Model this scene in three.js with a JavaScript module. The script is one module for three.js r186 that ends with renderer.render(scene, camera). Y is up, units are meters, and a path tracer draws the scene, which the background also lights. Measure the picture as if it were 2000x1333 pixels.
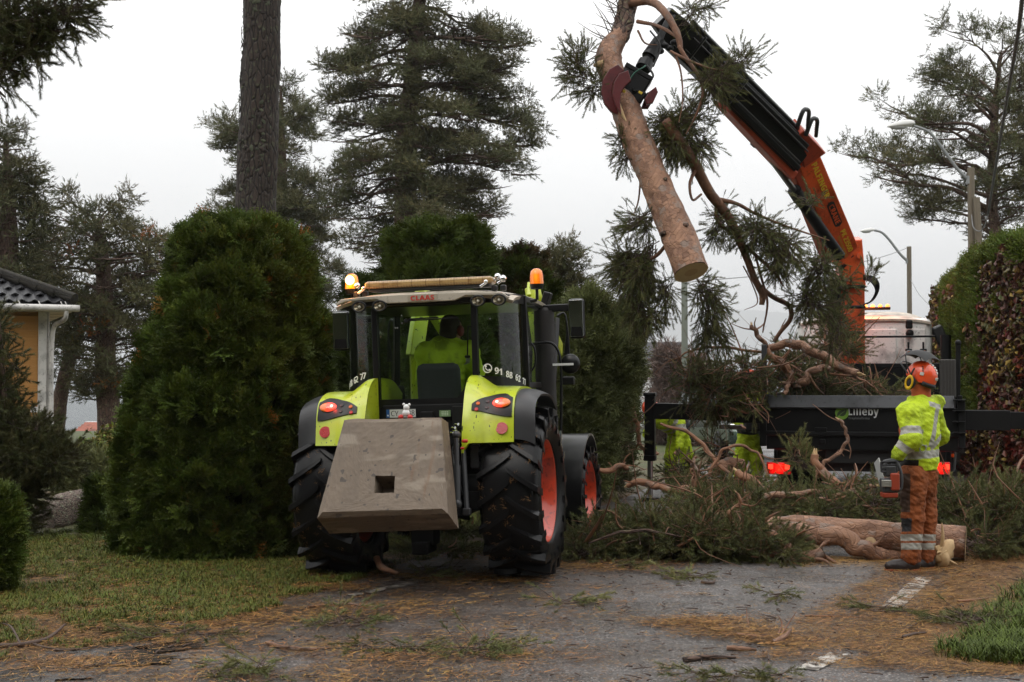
import * as THREE from 'three';
import { mergeGeometries, mergeVertices } from 'three/addons/utils/BufferGeometryUtils.js';
import { RoundedBoxGeometry } from 'three/addons/geometries/RoundedBoxGeometry.js';
import { MarchingCubes } from 'three/addons/objects/MarchingCubes.js';
import { ImprovedNoise } from 'three/addons/math/ImprovedNoise.js';

// ---------- camera, sky, light, exposure ----------
const scene = new THREE.Scene();
const F = 2600, CX = 1000, CY = 666.5, EYE = 1.72, TILT = Math.atan(69.5 / F);
const camera = new THREE.PerspectiveCamera(2 * Math.atan(666.5 / F) * 180 / Math.PI, 1024 / 682, 0.1, 12000);
camera.position.set(0, EYE, 0);
camera.rotation.x = TILT;
camera.focus = 12.5; camera.userData.fStop = 8;
const renderer = new THREE.WebGLRenderer({ antialias: true });
renderer.toneMapping = THREE.LinearToneMapping;
renderer.toneMappingExposure = 1.08;
renderer.shadowMap.enabled = true;
{ // overcast rainy sky: even white cloud, twice as bright at the zenith as at the horizon
  const soft = new ImprovedNoise(), W = 256, H = 128, data = new Float32Array(W * H * 4);
  for (let r = 0; r < H; r++) {
    const s = Math.sin(((r + 0.5) / H - 0.5) * Math.PI), L0 = s > 0 ? 1.04 * (1 + 1.1 * s) : 1.04 * Math.max(0.25, 1 + s * 2.5);
    for (let c = 0; c < W; c++) { const a = (c + 0.5) / W * 2 * Math.PI, k = Math.sqrt(1 - s * s), q = soft.noise(Math.cos(a) * k * 3, s * 9, Math.sin(a) * k * 3) + 0.5 * soft.noise(Math.cos(a) * k * 7, s * 20, Math.sin(a) * k * 7 + 5), L = L0 * (1 + 0.045 * q); data.set([L, L, L * 0.998, 1], (r * W + c) * 4); }
  }
  const sky = new THREE.DataTexture(data, W, H, THREE.RGBAFormat, THREE.FloatType);
  sky.mapping = THREE.EquirectangularReflectionMapping; sky.magFilter = THREE.LinearFilter; sky.needsUpdate = true;
  scene.background = sky; scene.environment = sky;
}
const sun = new THREE.DirectionalLight(0xfff6ea, 0.5);
sun.position.set(-18, 40, 12); sun.target.position.set(0, 0, -14);
sun.castShadow = true; sun.shadow.radius = 45; sun.shadow.mapSize.set(2048, 2048);
Object.assign(sun.shadow.camera, { left: -40, right: 40, top: 40, bottom: -40, near: 1, far: 120 });
sun.name = 'sun'; scene.add(sun, sun.target);
scene.fog = new THREE.FogExp2(0xe6e8ea, 0.00026);
// ---------- helpers ----------
const V = (x, y, z) => new THREE.Vector3(x, y, z);
const { clamp, lerp, smoothstep: sstep } = THREE.MathUtils;
const PI = Math.PI, TAU = PI * 2;
function rng(a) { return () => { a |= 0; a = a + 0x6D2B79F5 | 0; let t = Math.imul(a ^ a >>> 15, 1 | a); t = t + Math.imul(t ^ t >>> 7, 61 | t) ^ t; return ((t ^ t >>> 14) >>> 0) / 4294967296; }; }
const perlin = new ImprovedNoise();
const pn = (x, y = 0, z = 0) => perlin.noise(x, y, z);
const fbm = (x, y, z = 0, o = 4) => { let s = 0, a = 0.5; for (let i = 0; i < o; i++) { s += a * pn(x, y, z + i * 7.3); x *= 2; y *= 2; z *= 2; a *= 0.5; } return s; };
const ct = Math.cos(TILT), st = Math.sin(TILT);
function ray(px, py) { const u = (px - CX) / F, v = (CY - py) / F; return V(u, v * ct + st, -ct + v * st); }
function P(px, py, d) { const r = ray(px, py); const t = d / -r.z; return V(r.x * t, EYE + r.y * t, -d); }
function G(px, py, h = 0) { const r = ray(px, py); const t = (h - EYE) / r.y; return V(r.x * t, h, r.z * t); }
function onLocal(group, px, py, z) { // point where the pixel's ray meets the plane z = const of a group
  group.updateMatrixWorld(true);
  const inv = group.matrixWorld.clone().invert(), o = V(0, EYE, 0).applyMatrix4(inv), q = V(0, EYE, 0).add(ray(px, py)).applyMatrix4(inv).sub(o);
  return o.add(q.multiplyScalar((z - o.z) / q.z));
}
const used = new Map();
function numbered(n) { const k = used.get(n) ?? 0; used.set(n, k + 1); return k ? n + '_' + String(k).padStart(3, '0') : n; }
function tag(o, label, category, group, kind) { if (label) o.userData.label = label; if (category) o.userData.category = category; if (group) o.userData.group = group; if (kind) o.userData.kind = kind; return o; }
function thing(name, label, category, pos = [0, 0, 0], turn = 0, group) {
  const g = new THREE.Group(); g.name = numbered(name);
  if (pos.isVector3) g.position.copy(pos); else g.position.set(...pos);
  g.rotation.y = turn; scene.add(g); return tag(g, label, category, group);
}
function boxUV(g) { // uv in metres by the dominant axis of each normal
  const p = g.attributes.position, n = g.attributes.normal, uv = new Float32Array(p.count * 2);
  for (let i = 0; i < p.count; i++) {
    const ax = Math.abs(n.getX(i)), ay = Math.abs(n.getY(i)), az = Math.abs(n.getZ(i));
    let u, v; if (ax >= ay && ax >= az) { u = p.getZ(i); v = p.getY(i); } else if (ay >= az) { u = p.getX(i); v = p.getZ(i); } else { u = p.getX(i); v = p.getY(i); }
    uv[i * 2] = u; uv[i * 2 + 1] = v;
  }
  g.setAttribute('uv', new THREE.BufferAttribute(uv, 2)); return g;
}
const _m = new THREE.Matrix4(), _q = new THREE.Quaternion(), _e = new THREE.Euler();
class MB {
  constructor() { this.l = []; }
  add(g, m, keepUV) {
    g = g.index ? g.toNonIndexed() : g.clone();
    for (const k of Object.keys(g.attributes)) if (!['position', 'normal', 'uv'].includes(k)) g.deleteAttribute(k);
    if (!g.attributes.normal) g.computeVertexNormals();
    if (m) g.applyMatrix4(m);
    if (!keepUV || !g.attributes.uv) boxUV(g);
    this.l.push(g); return this;
  }
  put(g, x, y, z, rx = 0, ry = 0, rz = 0, keepUV) { return this.add(g, new THREE.Matrix4().compose(V(x, y, z), new THREE.Quaternion().setFromEuler(new THREE.Euler(rx, ry, rz)), V(1, 1, 1)), keepUV); }
  box(w, h, d, x, y, z, rx = 0, ry = 0, rz = 0, r = 0.012) {
    r = Math.min(r, w * 0.45, h * 0.45, d * 0.45);
    return this.put(r > 0.0015 ? new RoundedBoxGeometry(w, h, d, 1, r) : new THREE.BoxGeometry(w, h, d), x, y, z, rx, ry, rz);
  }
  cyl(a, b, r1, r2 = r1, seg = 12, open = false) {
    const d = b.clone().sub(a), L = d.length(), g = new THREE.CylinderGeometry(r2, r1, L, seg, 1, open);
    return this.add(g, new THREE.Matrix4().compose(a.clone().add(b).multiplyScalar(0.5), _q.setFromUnitVectors(V(0, 1, 0), d.normalize()).clone(), V(1, 1, 1)));
  }
  bar(a, b, w, h, r = 0.01, up = V(0, 1, 0)) { // box from a to b
    const d = b.clone().sub(a), L = d.length(); d.normalize();
    const x = d.clone().cross(up).normalize(), y = x.clone().cross(d);
    r = Math.min(r, w * 0.45, h * 0.45);
    return this.add(new RoundedBoxGeometry(w, h, L, 1, r), new THREE.Matrix4().makeBasis(x, y, d.negate()).setPosition(a.clone().add(b).multiplyScalar(0.5)));
  }
  tube(pts, r, seg = 8, n) { return this.add(limbGeo(pts, Array.isArray(r) ? r : [r, r], seg, n ?? pts.length * 4), null, true); }
  sphere(x, y, z, r, sx = 1, sy = 1, sz = 1, seg = 14) { return this.add(new THREE.SphereGeometry(r, seg, Math.ceil(seg * 0.7)), new THREE.Matrix4().compose(V(x, y, z), new THREE.Quaternion(), V(sx, sy, sz))); }
  prism(pts, z0, z1, bevel = 0) { // outline in xy extruded in z
    const s = new THREE.Shape(pts.map((p) => new THREE.Vector2(p[0], p[1])));
    const g = new THREE.ExtrudeGeometry(s, { depth: Math.abs(z1 - z0) - 2 * bevel, bevelEnabled: bevel > 0, bevelThickness: bevel, bevelSize: bevel, bevelOffset: -bevel, bevelSegments: 2, curveSegments: 8 });
    g.translate(0, 0, Math.min(z0, z1) + bevel); return this.add(g);
  }
  prismX(pts, x0, x1, bevel = 0) { // outline as [z, y] extruded along x
    const s = new THREE.Shape(pts.map((p) => new THREE.Vector2(-p[0], p[1])));
    const g = new THREE.ExtrudeGeometry(s, { depth: Math.abs(x1 - x0) - 2 * bevel, bevelEnabled: bevel > 0, bevelThickness: bevel, bevelSize: bevel, bevelOffset: -bevel, bevelSegments: 2, curveSegments: 8 });
    g.translate(0, 0, Math.min(x0, x1) + bevel); g.rotateY(PI / 2); return this.add(g);
  }
  build(name, mat, parent, shift) {
    const g = mergeGeometries(this.l); this.l = [];
    if (shift) g.translate(-shift.x, -shift.y, -shift.z);
    return mesh(name, g, mat, parent);
  }
}
function mesh(name, g, mat, parent) {
  const m = new THREE.Mesh(g, mat); m.name = parent ? name : numbered(name); m.castShadow = m.receiveShadow = true; (parent ?? scene).add(m); return m;
}
// tapered limb along a smooth curve; uv: u metres round, v metres along
function limbGeo(pts, radii, seg = 7, n = 12, jit = 0, seed = 0, cap = true) {
  const c = new THREE.CatmullRomCurve3(pts, false, 'centripetal'), pos = [], uv = [], idx = [], q = c.getPoints(n);
  let N = V(0, 0, 1), T0 = null, along = 0;
  for (let i = 0; i <= n; i++) {
    const T = c.getTangent(i / n).normalize();
    if (!T0) { N = Math.abs(T.y) < 0.9 ? V(0, 1, 0).cross(T).normalize() : V(1, 0, 0).cross(T).normalize(); }
    N.sub(T.clone().multiplyScalar(N.dot(T))).normalize(); T0 = T;
    const B = T.clone().cross(N), k = (i / n) * (radii.length - 1), a = Math.floor(Math.min(k, radii.length - 1.0001)), r0 = lerp(radii[a], radii[a + 1] ?? radii[a], k - a);
    if (i) along += q[i].distanceTo(q[i - 1]);
    for (let j = 0; j <= seg; j++) {
      const t = (j / seg) * TAU, jj = j % seg;
      const r = r0 * (1 + (jit ? jit * (pn(Math.cos(t) * 1.7 + seed, Math.sin(t) * 1.7, along * 3 / Math.max(0.3, r0 * 8)) + 0.5 * pn(jj * 0.9 + seed, along * 9, seed)) : 0));
      const p = q[i].clone().addScaledVector(N, Math.cos(t) * r).addScaledVector(B, Math.sin(t) * r);
      pos.push(p.x, p.y, p.z); uv.push((j / seg) * TAU * Math.max(0.04, radii[0]), along);
    }
  }
  const w = seg + 1;
  for (let i = 0; i < n; i++) for (let j = 0; j < seg; j++) { const a = i * w + j; idx.push(a, a + 1, a + w, a + 1, a + w + 1, a + w); }
  if (cap) for (const [i, f] of [[0, 1], [n, 0]]) {
    const k = pos.length / 3; pos.push(q[i].x, q[i].y, q[i].z); uv.push(0.5, 0.5);
    for (let j = 0; j < seg; j++) { const a = i * w + j; f ? idx.push(k, a + 1, a) : idx.push(k, a, a + 1); }
  }
  const g = new THREE.BufferGeometry();
  g.setAttribute('position', new THREE.Float32BufferAttribute(pos, 3)); g.setAttribute('uv', new THREE.Float32BufferAttribute(uv, 2)); g.setIndex(idx); g.computeVertexNormals();
  const nm = g.attributes.normal; // close the seam
  for (let i = 0; i <= n; i++) { const a = i * w, b = a + seg, s = V(nm.getX(a) + nm.getX(b), nm.getY(a) + nm.getY(b), nm.getZ(a) + nm.getZ(b)).normalize(); nm.setXYZ(a, s.x, s.y, s.z); nm.setXYZ(b, s.x, s.y, s.z); }
  return g;
}
// scattered copies: items {p, a (axis the local +Y points to), roll, s, c}
function scatter(name, geo, mat, items, parent, shift) {
  const im = new THREE.InstancedMesh(geo, mat, items.length), m = new THREE.Matrix4(), q = new THREE.Quaternion(), q2 = new THREE.Quaternion(), up = V(0, 1, 0);
  items.forEach((it, i) => {
    q.setFromUnitVectors(up, it.a ?? up); q2.setFromAxisAngle(up, it.roll ?? 0); q.multiply(q2);
    const p = shift ? it.p.clone().sub(shift) : it.p; const s = it.s ?? 1;
    m.compose(p, q, s.isVector3 ? s : V(s, s, s)); im.setMatrixAt(i, m);
    if (it.c) im.setColorAt(i, it.c);
  });
  im.name = parent ? name : numbered(name); if (parent) im.userData.kind = 'stuff'; im.castShadow = im.receiveShadow = true; (parent ?? scene).add(im); return im;
}
const col = (r, g, b) => new THREE.Color().setRGB(r, g, b);
// ---------- textures (values linear, tileable) ----------
function hash2(x, y, s) { let h = Math.imul(x, 374761393) ^ Math.imul(y, 668265263) ^ Math.imul(s, 2246822519); h = Math.imul(h ^ h >>> 13, 1274126177); return ((h ^ h >>> 16) >>> 0) / 4294967296; }
function vn(u, v, px, py, s) { // value noise with px by py cells per tile
  const x = u * px, y = v * py, ix = Math.floor(x), iy = Math.floor(y), fx = x - ix, fy = y - iy, a = fx * fx * (3 - 2 * fx), b = fy * fy * (3 - 2 * fy);
  const h = (i, j) => hash2(((i % px) + px) % px, ((j % py) + py) % py, s);
  return lerp(lerp(h(ix, iy), h(ix + 1, iy), a), lerp(h(ix, iy + 1), h(ix + 1, iy + 1), a), b);
}
function fn(u, v, px, py, o, s) { let t = 0, a = 0.5, k = 0; for (let i = 0; i < o; i++) { t += a * vn(u, v, px << i, py << i, s + i * 17); k += a; a *= 0.55; } return t / k; }
function cells(u, v, px, py, s) { // worley: [distance to nearest, to second, id]
  const x = u * px, y = v * py, ix = Math.floor(x), iy = Math.floor(y); let a = 9, b = 9, id = 0;
  for (let i = -1; i < 2; i++) for (let j = -1; j < 2; j++) {
    const cx = ix + i, cy = iy + j, wx = ((cx % px) + px) % px, wy = ((cy % py) + py) % py;
    const d = Math.hypot(cx + hash2(wx, wy, s) - x, cy + hash2(wx, wy, s + 1) - y);
    if (d < a) { b = a; a = d; id = hash2(wx, wy, s + 2); } else if (d < b) b = d;
  }
  return [a, b, id];
}
function tex(w, h, f, srgb, size = [1, 1]) {
  const d = new Uint8Array(w * h * 4), e = (x) => Math.round(255 * (srgb ? Math.pow(clamp(x, 0, 1), 1 / 2.2) : clamp(x, 0, 1)));
  for (let j = 0; j < h; j++) for (let i = 0; i < w; i++) { const c = f((i + 0.5) / w, (j + 0.5) / h), o = (j * w + i) * 4; if (Array.isArray(c)) { d[o] = e(c[0]); d[o + 1] = e(c[1]); d[o + 2] = e(c[2]); } else d[o] = d[o + 1] = d[o + 2] = e(c); d[o + 3] = 255; }
  const t = new THREE.DataTexture(d, w, h); t.wrapS = t.wrapT = THREE.RepeatWrapping; t.magFilter = THREE.LinearFilter; t.minFilter = THREE.LinearMipmapLinearFilter;
  if (srgb) t.colorSpace = THREE.SRGBColorSpace; t.repeat.set(1 / size[0], 1 / size[1]); t.needsUpdate = true; return t;
}
const mixc = (a, b, t) => [lerp(a[0], b[0], t), lerp(a[1], b[1], t), lerp(a[2], b[2], t)];
const std = (o) => new THREE.MeshStandardMaterial(o);
const phy = (o) => new THREE.MeshPhysicalMaterial(o);
const plain = (r, g, b, rough = 0.6, o = {}) => phy({ color: col(r, g, b), roughness: rough, ...o });
const leaf = (r, g, b, o = {}) => phy({ color: col(r, g, b), roughness: 0.62, specularIntensity: 0.5, side: THREE.DoubleSide, ...o });
// bark: orange flaking upper bark of the pines, and dark fissured bark
const flake = (u, v, s) => { const w = 0.10 * fn(u, v, 7, 7, 4, s + 40), [a, b, id] = cells(u + w, v + w * 1.6, 24, 11, s); return [b - a, id]; };
const T = {};
T.barkOrange = tex(512, 512, (u, v) => { const [e, id] = flake(u, v, 3), n = fn(u, v, 8, 5, 5, 9), big = fn(u, v, 2, 1, 4, 21); let c = mixc([0.12, 0.05, 0.026], [0.40, 0.215, 0.125], clamp(id * 0.4 + n * 1.1 - 0.28, 0, 1)); c = mixc(c, [0.13, 0.075, 0.055], sstep(0.12 - e, 0, 0.12) * 0.45 * sstep(fn(u, v, 5, 5, 3, 77), 0.35, 0.6)); c = mixc(c, [0.22, 0.17, 0.14], sstep(fn(u, v, 11, 6, 4, 88), 0.6, 0.72) * 0.7); return mixc(c, [0.05, 0.035, 0.028], sstep(big, 0.56, 0.68) * sstep(n, 0.3, 0.5) * 0.9); }, true, [0.8, 0.8]);
T.barkOrangeB = tex(512, 512, (u, v) => { const [e, id] = flake(u, v, 3); return 0.2 * sstep(e, 0, 0.2) + 0.25 * id + 0.55 * fn(u, v, 16, 11, 5, 5); }, false, [0.8, 0.8]);
T.barkDark = tex(512, 512, (u, v) => { const w = 0.04 * fn(u, v, 5, 5, 3, 70), [a, b, id] = cells(u + w, v + w, 11, 4, 31), e = b - a, n = fn(u, v, 10, 10, 5, 41), l = fn(u, v, 14, 14, 4, 57); let c = mixc([0.05, 0.036, 0.03], [0.105, 0.075, 0.062], id * 0.6 + n * 0.5); c = mixc(c, [0.015, 0.011, 0.01], sstep(0.16 - e, 0, 0.14)); return mixc(c, [0.15, 0.165, 0.11], sstep(l, 0.62, 0.72) * sstep(e, 0.05, 0.2) * 0.8); }, true, [0.7, 0.7]);
T.barkDarkB = tex(512, 512, (u, v) => { const w = 0.04 * fn(u, v, 5, 5, 3, 70), [a, b, id] = cells(u + w, v + w, 11, 4, 31); return 0.6 * sstep(b - a, 0, 0.3) + 0.2 * id + 0.2 * fn(u, v, 24, 24, 3, 5); }, false, [0.7, 0.7]);
T.rings = tex(512, 512, (u, v) => { const x = u - 0.5, y = v - 0.5, r = Math.hypot(x, y) + 0.012 * fn(u, v, 5, 5, 3, 8), k = 0.5 + 0.5 * Math.sin(r * 150 + 3 * fn(u, v, 3, 3, 2, 4)), a = Math.atan2(y, x), crack = sstep(Math.abs(Math.sin(a * 2.5 + 0.6)) * r, 0.0, 0.006); let c = mixc([0.66, 0.50, 0.30], [0.46, 0.31, 0.165], k * 0.6 + 0.3 * fn(u, v, 8, 30, 3, 2)); if (r < 0.2) c = mixc(c, [0.40, 0.23, 0.12], 0.5); return mixc([0.2, 0.12, 0.07], c, crack); }, true);
T.dirt = tex(512, 512, (u, v) => { const n = fn(u, v, 5, 5, 5, 3), m = fn(u, v, 40, 40, 3, 6); return 1 - 0.5 * sstep(n, 0.42, 0.75) - 0.3 * sstep(m, 0.64, 0.78); }, true, [1.3, 1.3]);
T.fine = tex(256, 256, (u, v) => fn(u, v, 40, 40, 3, 11), false, [0.25, 0.25]);
T.mid = tex(512, 512, (u, v) => fn(u, v, 6, 6, 6, 19), false, [1, 1]);
const M = {
  barkOrange: phy({ map: T.barkOrange, bumpMap: T.barkOrangeB, bumpScale: 0.025, roughness: 0.68 }),
  barkLimb: phy({ map: T.barkOrange, bumpMap: T.barkOrangeB, bumpScale: 0.006, roughness: 0.65, color: col(0.92, 0.8, 0.68) }),
  barkDark: phy({ map: T.barkDark, bumpMap: T.barkDarkB, bumpScale: 0.022, roughness: 0.8, color: col(0.42, 0.38, 0.34) }),
  barkFar: phy({ map: T.barkDark, bumpMap: T.barkDarkB, bumpScale: 0.02, roughness: 0.85, color: col(1.3, 1.05, 0.9) }),
  twig: plain(0.075, 0.045, 0.032, 0.7), twigPale: plain(0.2, 0.115, 0.07, 0.7),
  cut: phy({ map: T.rings, roughness: 0.75 }), splint: plain(0.55, 0.38, 0.2, 0.75),
  needle: leaf(0.095, 0.112, 0.04), needleFar: leaf(0.095, 0.11, 0.05), thuja: leaf(0.058, 0.096, 0.011), leafy: leaf(0.1, 0.12, 0.03),
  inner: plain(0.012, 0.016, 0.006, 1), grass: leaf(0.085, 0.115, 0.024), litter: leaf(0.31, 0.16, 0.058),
};
// ---------- foliage pieces ----------
function triGeo(tris) { const g = new THREE.BufferGeometry(); g.setAttribute('position', new THREE.Float32BufferAttribute(tris, 3)); g.computeVertexNormals(); g.setAttribute('uv', new THREE.Float32BufferAttribute(new Float32Array(tris.length / 3 * 2), 2)); return g; }
const rdir = (R) => { const z = R() * 2 - 1, a = R() * TAU, s = Math.sqrt(1 - z * z); return V(Math.cos(a) * s, z, Math.sin(a) * s); };
function blade(out, p, d, len, w, R) { const s = d.clone().cross(rdir(R)).normalize().multiplyScalar(w / 2), e = p.clone().addScaledVector(d, len); out.push(p.x - s.x, p.y - s.y, p.z - s.z, p.x + s.x, p.y + s.y, p.z + s.z, e.x, e.y, e.z); }
function sprig(seed, L = 0.22, n = 66, len = 0.062, w = 0.0055) { // one pine shoot with its needles, along +Y
  const R = rng(seed), out = [], side = rdir(R).setY(0).multiplyScalar(L * 0.16);
  const at = (t) => V(side.x * t * t, L * t, side.z * t * t);
  for (let i = 0; i < n; i++) { const t = 0.12 + 0.88 * Math.pow((i + R()) / n, 0.8), p = at(t), a = R() * TAU, up = lerp(0.45, 1.3, t) + R() * 0.3; blade(out, p, V(Math.cos(a), up, Math.sin(a)).normalize(), len * (0.7 + R() * 0.5), w, R); }
  for (let k = 0; k < 3; k++) { const a = (k / 3) * TAU, b = ((k + 1) / 3) * TAU, r = 0.004, e = at(1); out.push(Math.cos(a) * r, 0, Math.sin(a) * r, Math.cos(b) * r, 0, Math.sin(b) * r, e.x, e.y, e.z); }
  return triGeo(out);
}
function clump(seed, S = 0.36, twigs = 7, per = 11, len = 0.1, w = 0.014) { // several shoots: foliage of trees farther off
  const R = rng(seed), out = [];
  for (let k = 0; k < twigs; k++) {
    const d = V(R() * 2 - 1, 0.15 + R() * 0.75, R() * 2 - 1).normalize(), b = V(R() - 0.5, R() * 0.3, R() - 0.5).multiplyScalar(S * 0.7);
    for (let i = 0; i < per; i++) { const t = R(), p = b.clone().addScaledVector(d, S * 0.5 * t); blade(out, p, rdir(R).multiplyScalar(0.8).addScaledVector(d, 1.1).normalize(), len * (0.7 + 0.6 * R()), w, R); }
  }
  return triGeo(out);
}
function spray(seed, S = 0.17, lobes = 7, w = 0.02) { // flat scale-leaf fan of a thuja
  const R = rng(seed), out = [];
  for (let k = 0; k < lobes; k++) {
    const a = ((k + 0.5) / lobes - 0.5) * 2.3 + (R() - 0.5) * 0.2, L = S * (1 - 0.35 * Math.abs(a)) * (0.75 + R() * 0.4), d = V(Math.sin(a), Math.cos(a), (R() - 0.5) * 0.5).normalize(), b = V(0, S * 0.1 * R(), 0);
    blade(out, b, d, L, w, R);
    for (let j = 0; j < 5; j++) { const t = 0.3 + 0.16 * j, sgn = j % 2 ? 1 : -1, p = b.clone().addScaledVector(d, L * t), e = V(Math.sin(a + sgn * 0.75), Math.cos(a + sgn * 0.75), (R() - 0.5) * 0.6).normalize(), l2 = L * 0.42 * (1.1 - t); const s = V(e.y, -e.x, 0.25).multiplyScalar(w * 0.55), q = p.clone().addScaledVector(e, l2); out.push(p.x - s.x, p.y - s.y, p.z - s.z, p.x + s.x, p.y + s.y, p.z + s.z, q.x, q.y, q.z); }
  }
  return triGeo(out);
}
function leaves(seed, n = 9, S = 0.16, l = 0.075) { // broad leaves in a loose bunch
  const R = rng(seed), out = [];
  for (let i = 0; i < n; i++) {
    const c = rdir(R).multiplyScalar(S * Math.cbrt(R())), d = rdir(R).addScaledVector(V(0, -0.4, 0.4), 1).normalize(), s = d.clone().cross(rdir(R)).normalize(), k = l * (0.6 + R() * 0.6), nn = s.clone().cross(d).multiplyScalar(k * 0.12);
    const a = c, b = c.clone().addScaledVector(d, k), m1 = c.clone().addScaledVector(d, k * 0.45).addScaledVector(s, k * 0.34).add(nn), m2 = c.clone().addScaledVector(d, k * 0.45).addScaledVector(s, -k * 0.34).add(nn);
    for (const q of [a, m1, b, a, b, m2]) out.push(q.x, q.y, q.z);
  }
  return triGeo(out);
}
function tuft(seed, n = 11, h = 0.075, w = 0.006, spread = 0.05) {
  const R = rng(seed), out = [];
  for (let i = 0; i < n; i++) { const p = V((R() - 0.5) * 2 * spread, 0, (R() - 0.5) * 2 * spread), a = R() * TAU, l = h * (0.5 + R() * 0.8), d = V(Math.cos(a) * (0.3 + R() * 0.5), 1, Math.sin(a) * (0.3 + R() * 0.5)).normalize(), m = p.clone().addScaledVector(d, l * 0.6), e = m.clone().add(V(d.x * 1.6, d.y * 0.5, d.z * 1.6).normalize().multiplyScalar(l * 0.5)), s = V(-Math.sin(a), 0, Math.cos(a)).multiplyScalar(w / 2); for (const q of [p.clone().sub(s), p.clone().add(s), m.clone().add(s), p.clone().sub(s), m.clone().add(s), m.clone().sub(s), m.clone().sub(s), m.clone().add(s), e]) out.push(q.x, q.y, q.z); }
  return triGeo(out);
}
const GEO = { sprig: [sprig(1, 0.125, 84, 0.034, 0.0036), sprig(2, 0.15, 84, 0.040, 0.0042), sprig(3, 0.14, 50, 0.05, 0.005)], clump: [clump(4), clump(5), clump(6)], spray: [spray(7), spray(8, 0.2, 11)], leaves: [leaves(9), leaves(10)], tuft: [tuft(11), tuft(12, 13, 0.11)] };
// one foliage part per geometry variant would double the parts: pick one variant and vary turn, size and tint
const tint = (R, lo, hi, warm = 0) => { const k = lo + (hi - lo) * R(); return col(k * (1 + warm * R()), k, k * (1 - 0.3 * warm * R())); };
const profileAt = (prof, y) => { for (let i = 0; i < prof.length - 1; i++) if (y >= prof[i][0] && y <= prof[i + 1][0]) { const t = (y - prof[i][0]) / (prof[i + 1][0] - prof[i][0]); return [lerp(prof[i][1], prof[i + 1][1], t), lerp(prof[i][2], prof[i + 1][2], t)]; } return y < prof[0][0] ? prof[0].slice(1) : prof[prof.length - 1].slice(1); };
// closed sheet of a given thickness over a surface f(u, v)
function sheet(f, nu, nv, th) {
  const p = [], n = []; const e = 1e-3;
  for (let j = 0; j <= nv; j++) for (let i = 0; i <= nu; i++) { const u = i / nu, v = j / nv; p.push(f(u, v)); const a = f(Math.min(1, u + e), v).sub(f(Math.max(0, u - e), v)), b = f(u, Math.min(1, v + e)).sub(f(u, Math.max(0, v - e))); n.push(a.cross(b).normalize()); }
  const pos = [], idx = [], w = nu + 1, N = p.length;
  for (const q of p) pos.push(q.x, q.y, q.z);
  p.forEach((q, i) => { const k = q.clone().addScaledVector(n[i], -th); pos.push(k.x, k.y, k.z); });
  for (let j = 0; j < nv; j++) for (let i = 0; i < nu; i++) { const a = j * w + i; idx.push(a, a + 1, a + w, a + 1, a + w + 1, a + w, N + a, N + a + w, N + a + 1, N + a + 1, N + a + w, N + a + w + 1); }
  const rim = []; for (let i = 0; i < nu; i++) rim.push([i, i + 1]); for (let j = 0; j < nv; j++) rim.push([j * w + nu, (j + 1) * w + nu]); for (let i = nu; i > 0; i--) rim.push([nv * w + i, nv * w + i - 1]); for (let j = nv; j > 0; j--) rim.push([j * w, (j - 1) * w]);
  const pp = [], g = new THREE.BufferGeometry(); g.setAttribute('position', new THREE.Float32BufferAttribute(pos, 3)); g.setIndex(idx); g.computeVertexNormals();
  const g1 = g.toNonIndexed();
  for (const [a, b] of rim) for (const k of [a, N + a, b, b, N + a, N + b]) pp.push(pos[k * 3], pos[k * 3 + 1], pos[k * 3 + 2]);
  const g2 = new THREE.BufferGeometry(); g2.setAttribute('position', new THREE.Float32BufferAttribute(pp, 3)); g2.computeVertexNormals();
  return mergeGeometries([g1, g2]);
}
const skinOf = (f, nu, nv) => { const pos = [], idx = [], w = nu + 1; for (let j = 0; j <= nv; j++) for (let i = 0; i <= nu; i++) { const p = f(i / nu, j / nv); pos.push(p.x, p.y, p.z); } for (let j = 0; j < nv; j++) for (let i = 0; i < nu; i++) { const a = j * w + i; idx.push(a, a + 1, a + w, a + 1, a + w + 1, a + w); } const g = new THREE.BufferGeometry(); g.setAttribute('position', new THREE.Float32BufferAttribute(pos, 3)); g.setIndex(idx); g.computeVertexNormals(); return g; };
import { FontLoader } from 'three/addons/loaders/FontLoader.js';
import { TextGeometry } from 'three/addons/geometries/TextGeometry.js';
const FONT = await new FontLoader().loadAsync('fonts/droid/droid_sans_bold.typeface.json');
function textGeo(s, size, depth = 0.002, squeeze = 1) { const g = new TextGeometry(s, { font: FONT, size, depth, curveSegments: 4 }); g.computeBoundingBox(); const b = g.boundingBox; g.translate(-(b.min.x + b.max.x) / 2, -(b.min.y + b.max.y) / 2, 0); g.scale(squeeze, 1, 1); return g; }
function canvasTex(w, h, draw) { const c = document.createElement('canvas'); c.width = w; c.height = h; draw(c.getContext('2d'), w, h); const t = new THREE.CanvasTexture(c); t.colorSpace = THREE.SRGBColorSpace; return t; }
const lamp = (r, g, b, e) => phy({ color: col(r, g, b), emissive: col(r, g, b), emissiveIntensity: e, roughness: 0.3 });
function glow(p, color, i, radius = 1) { const l = new THREE.PointLight(color, i, 0, 2); l.position.copy(p); l.castShadow = true; l.shadow.radius = radius; l.name = 'lamp_light'; scene.add(l); return l; }
const bolts = (mb, pts, r = 0.012, axis = V(0, 0, 1)) => { for (const p of pts) mb.cyl(p, p.clone().addScaledVector(axis, 0.012), r, r, 6); };
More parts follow.
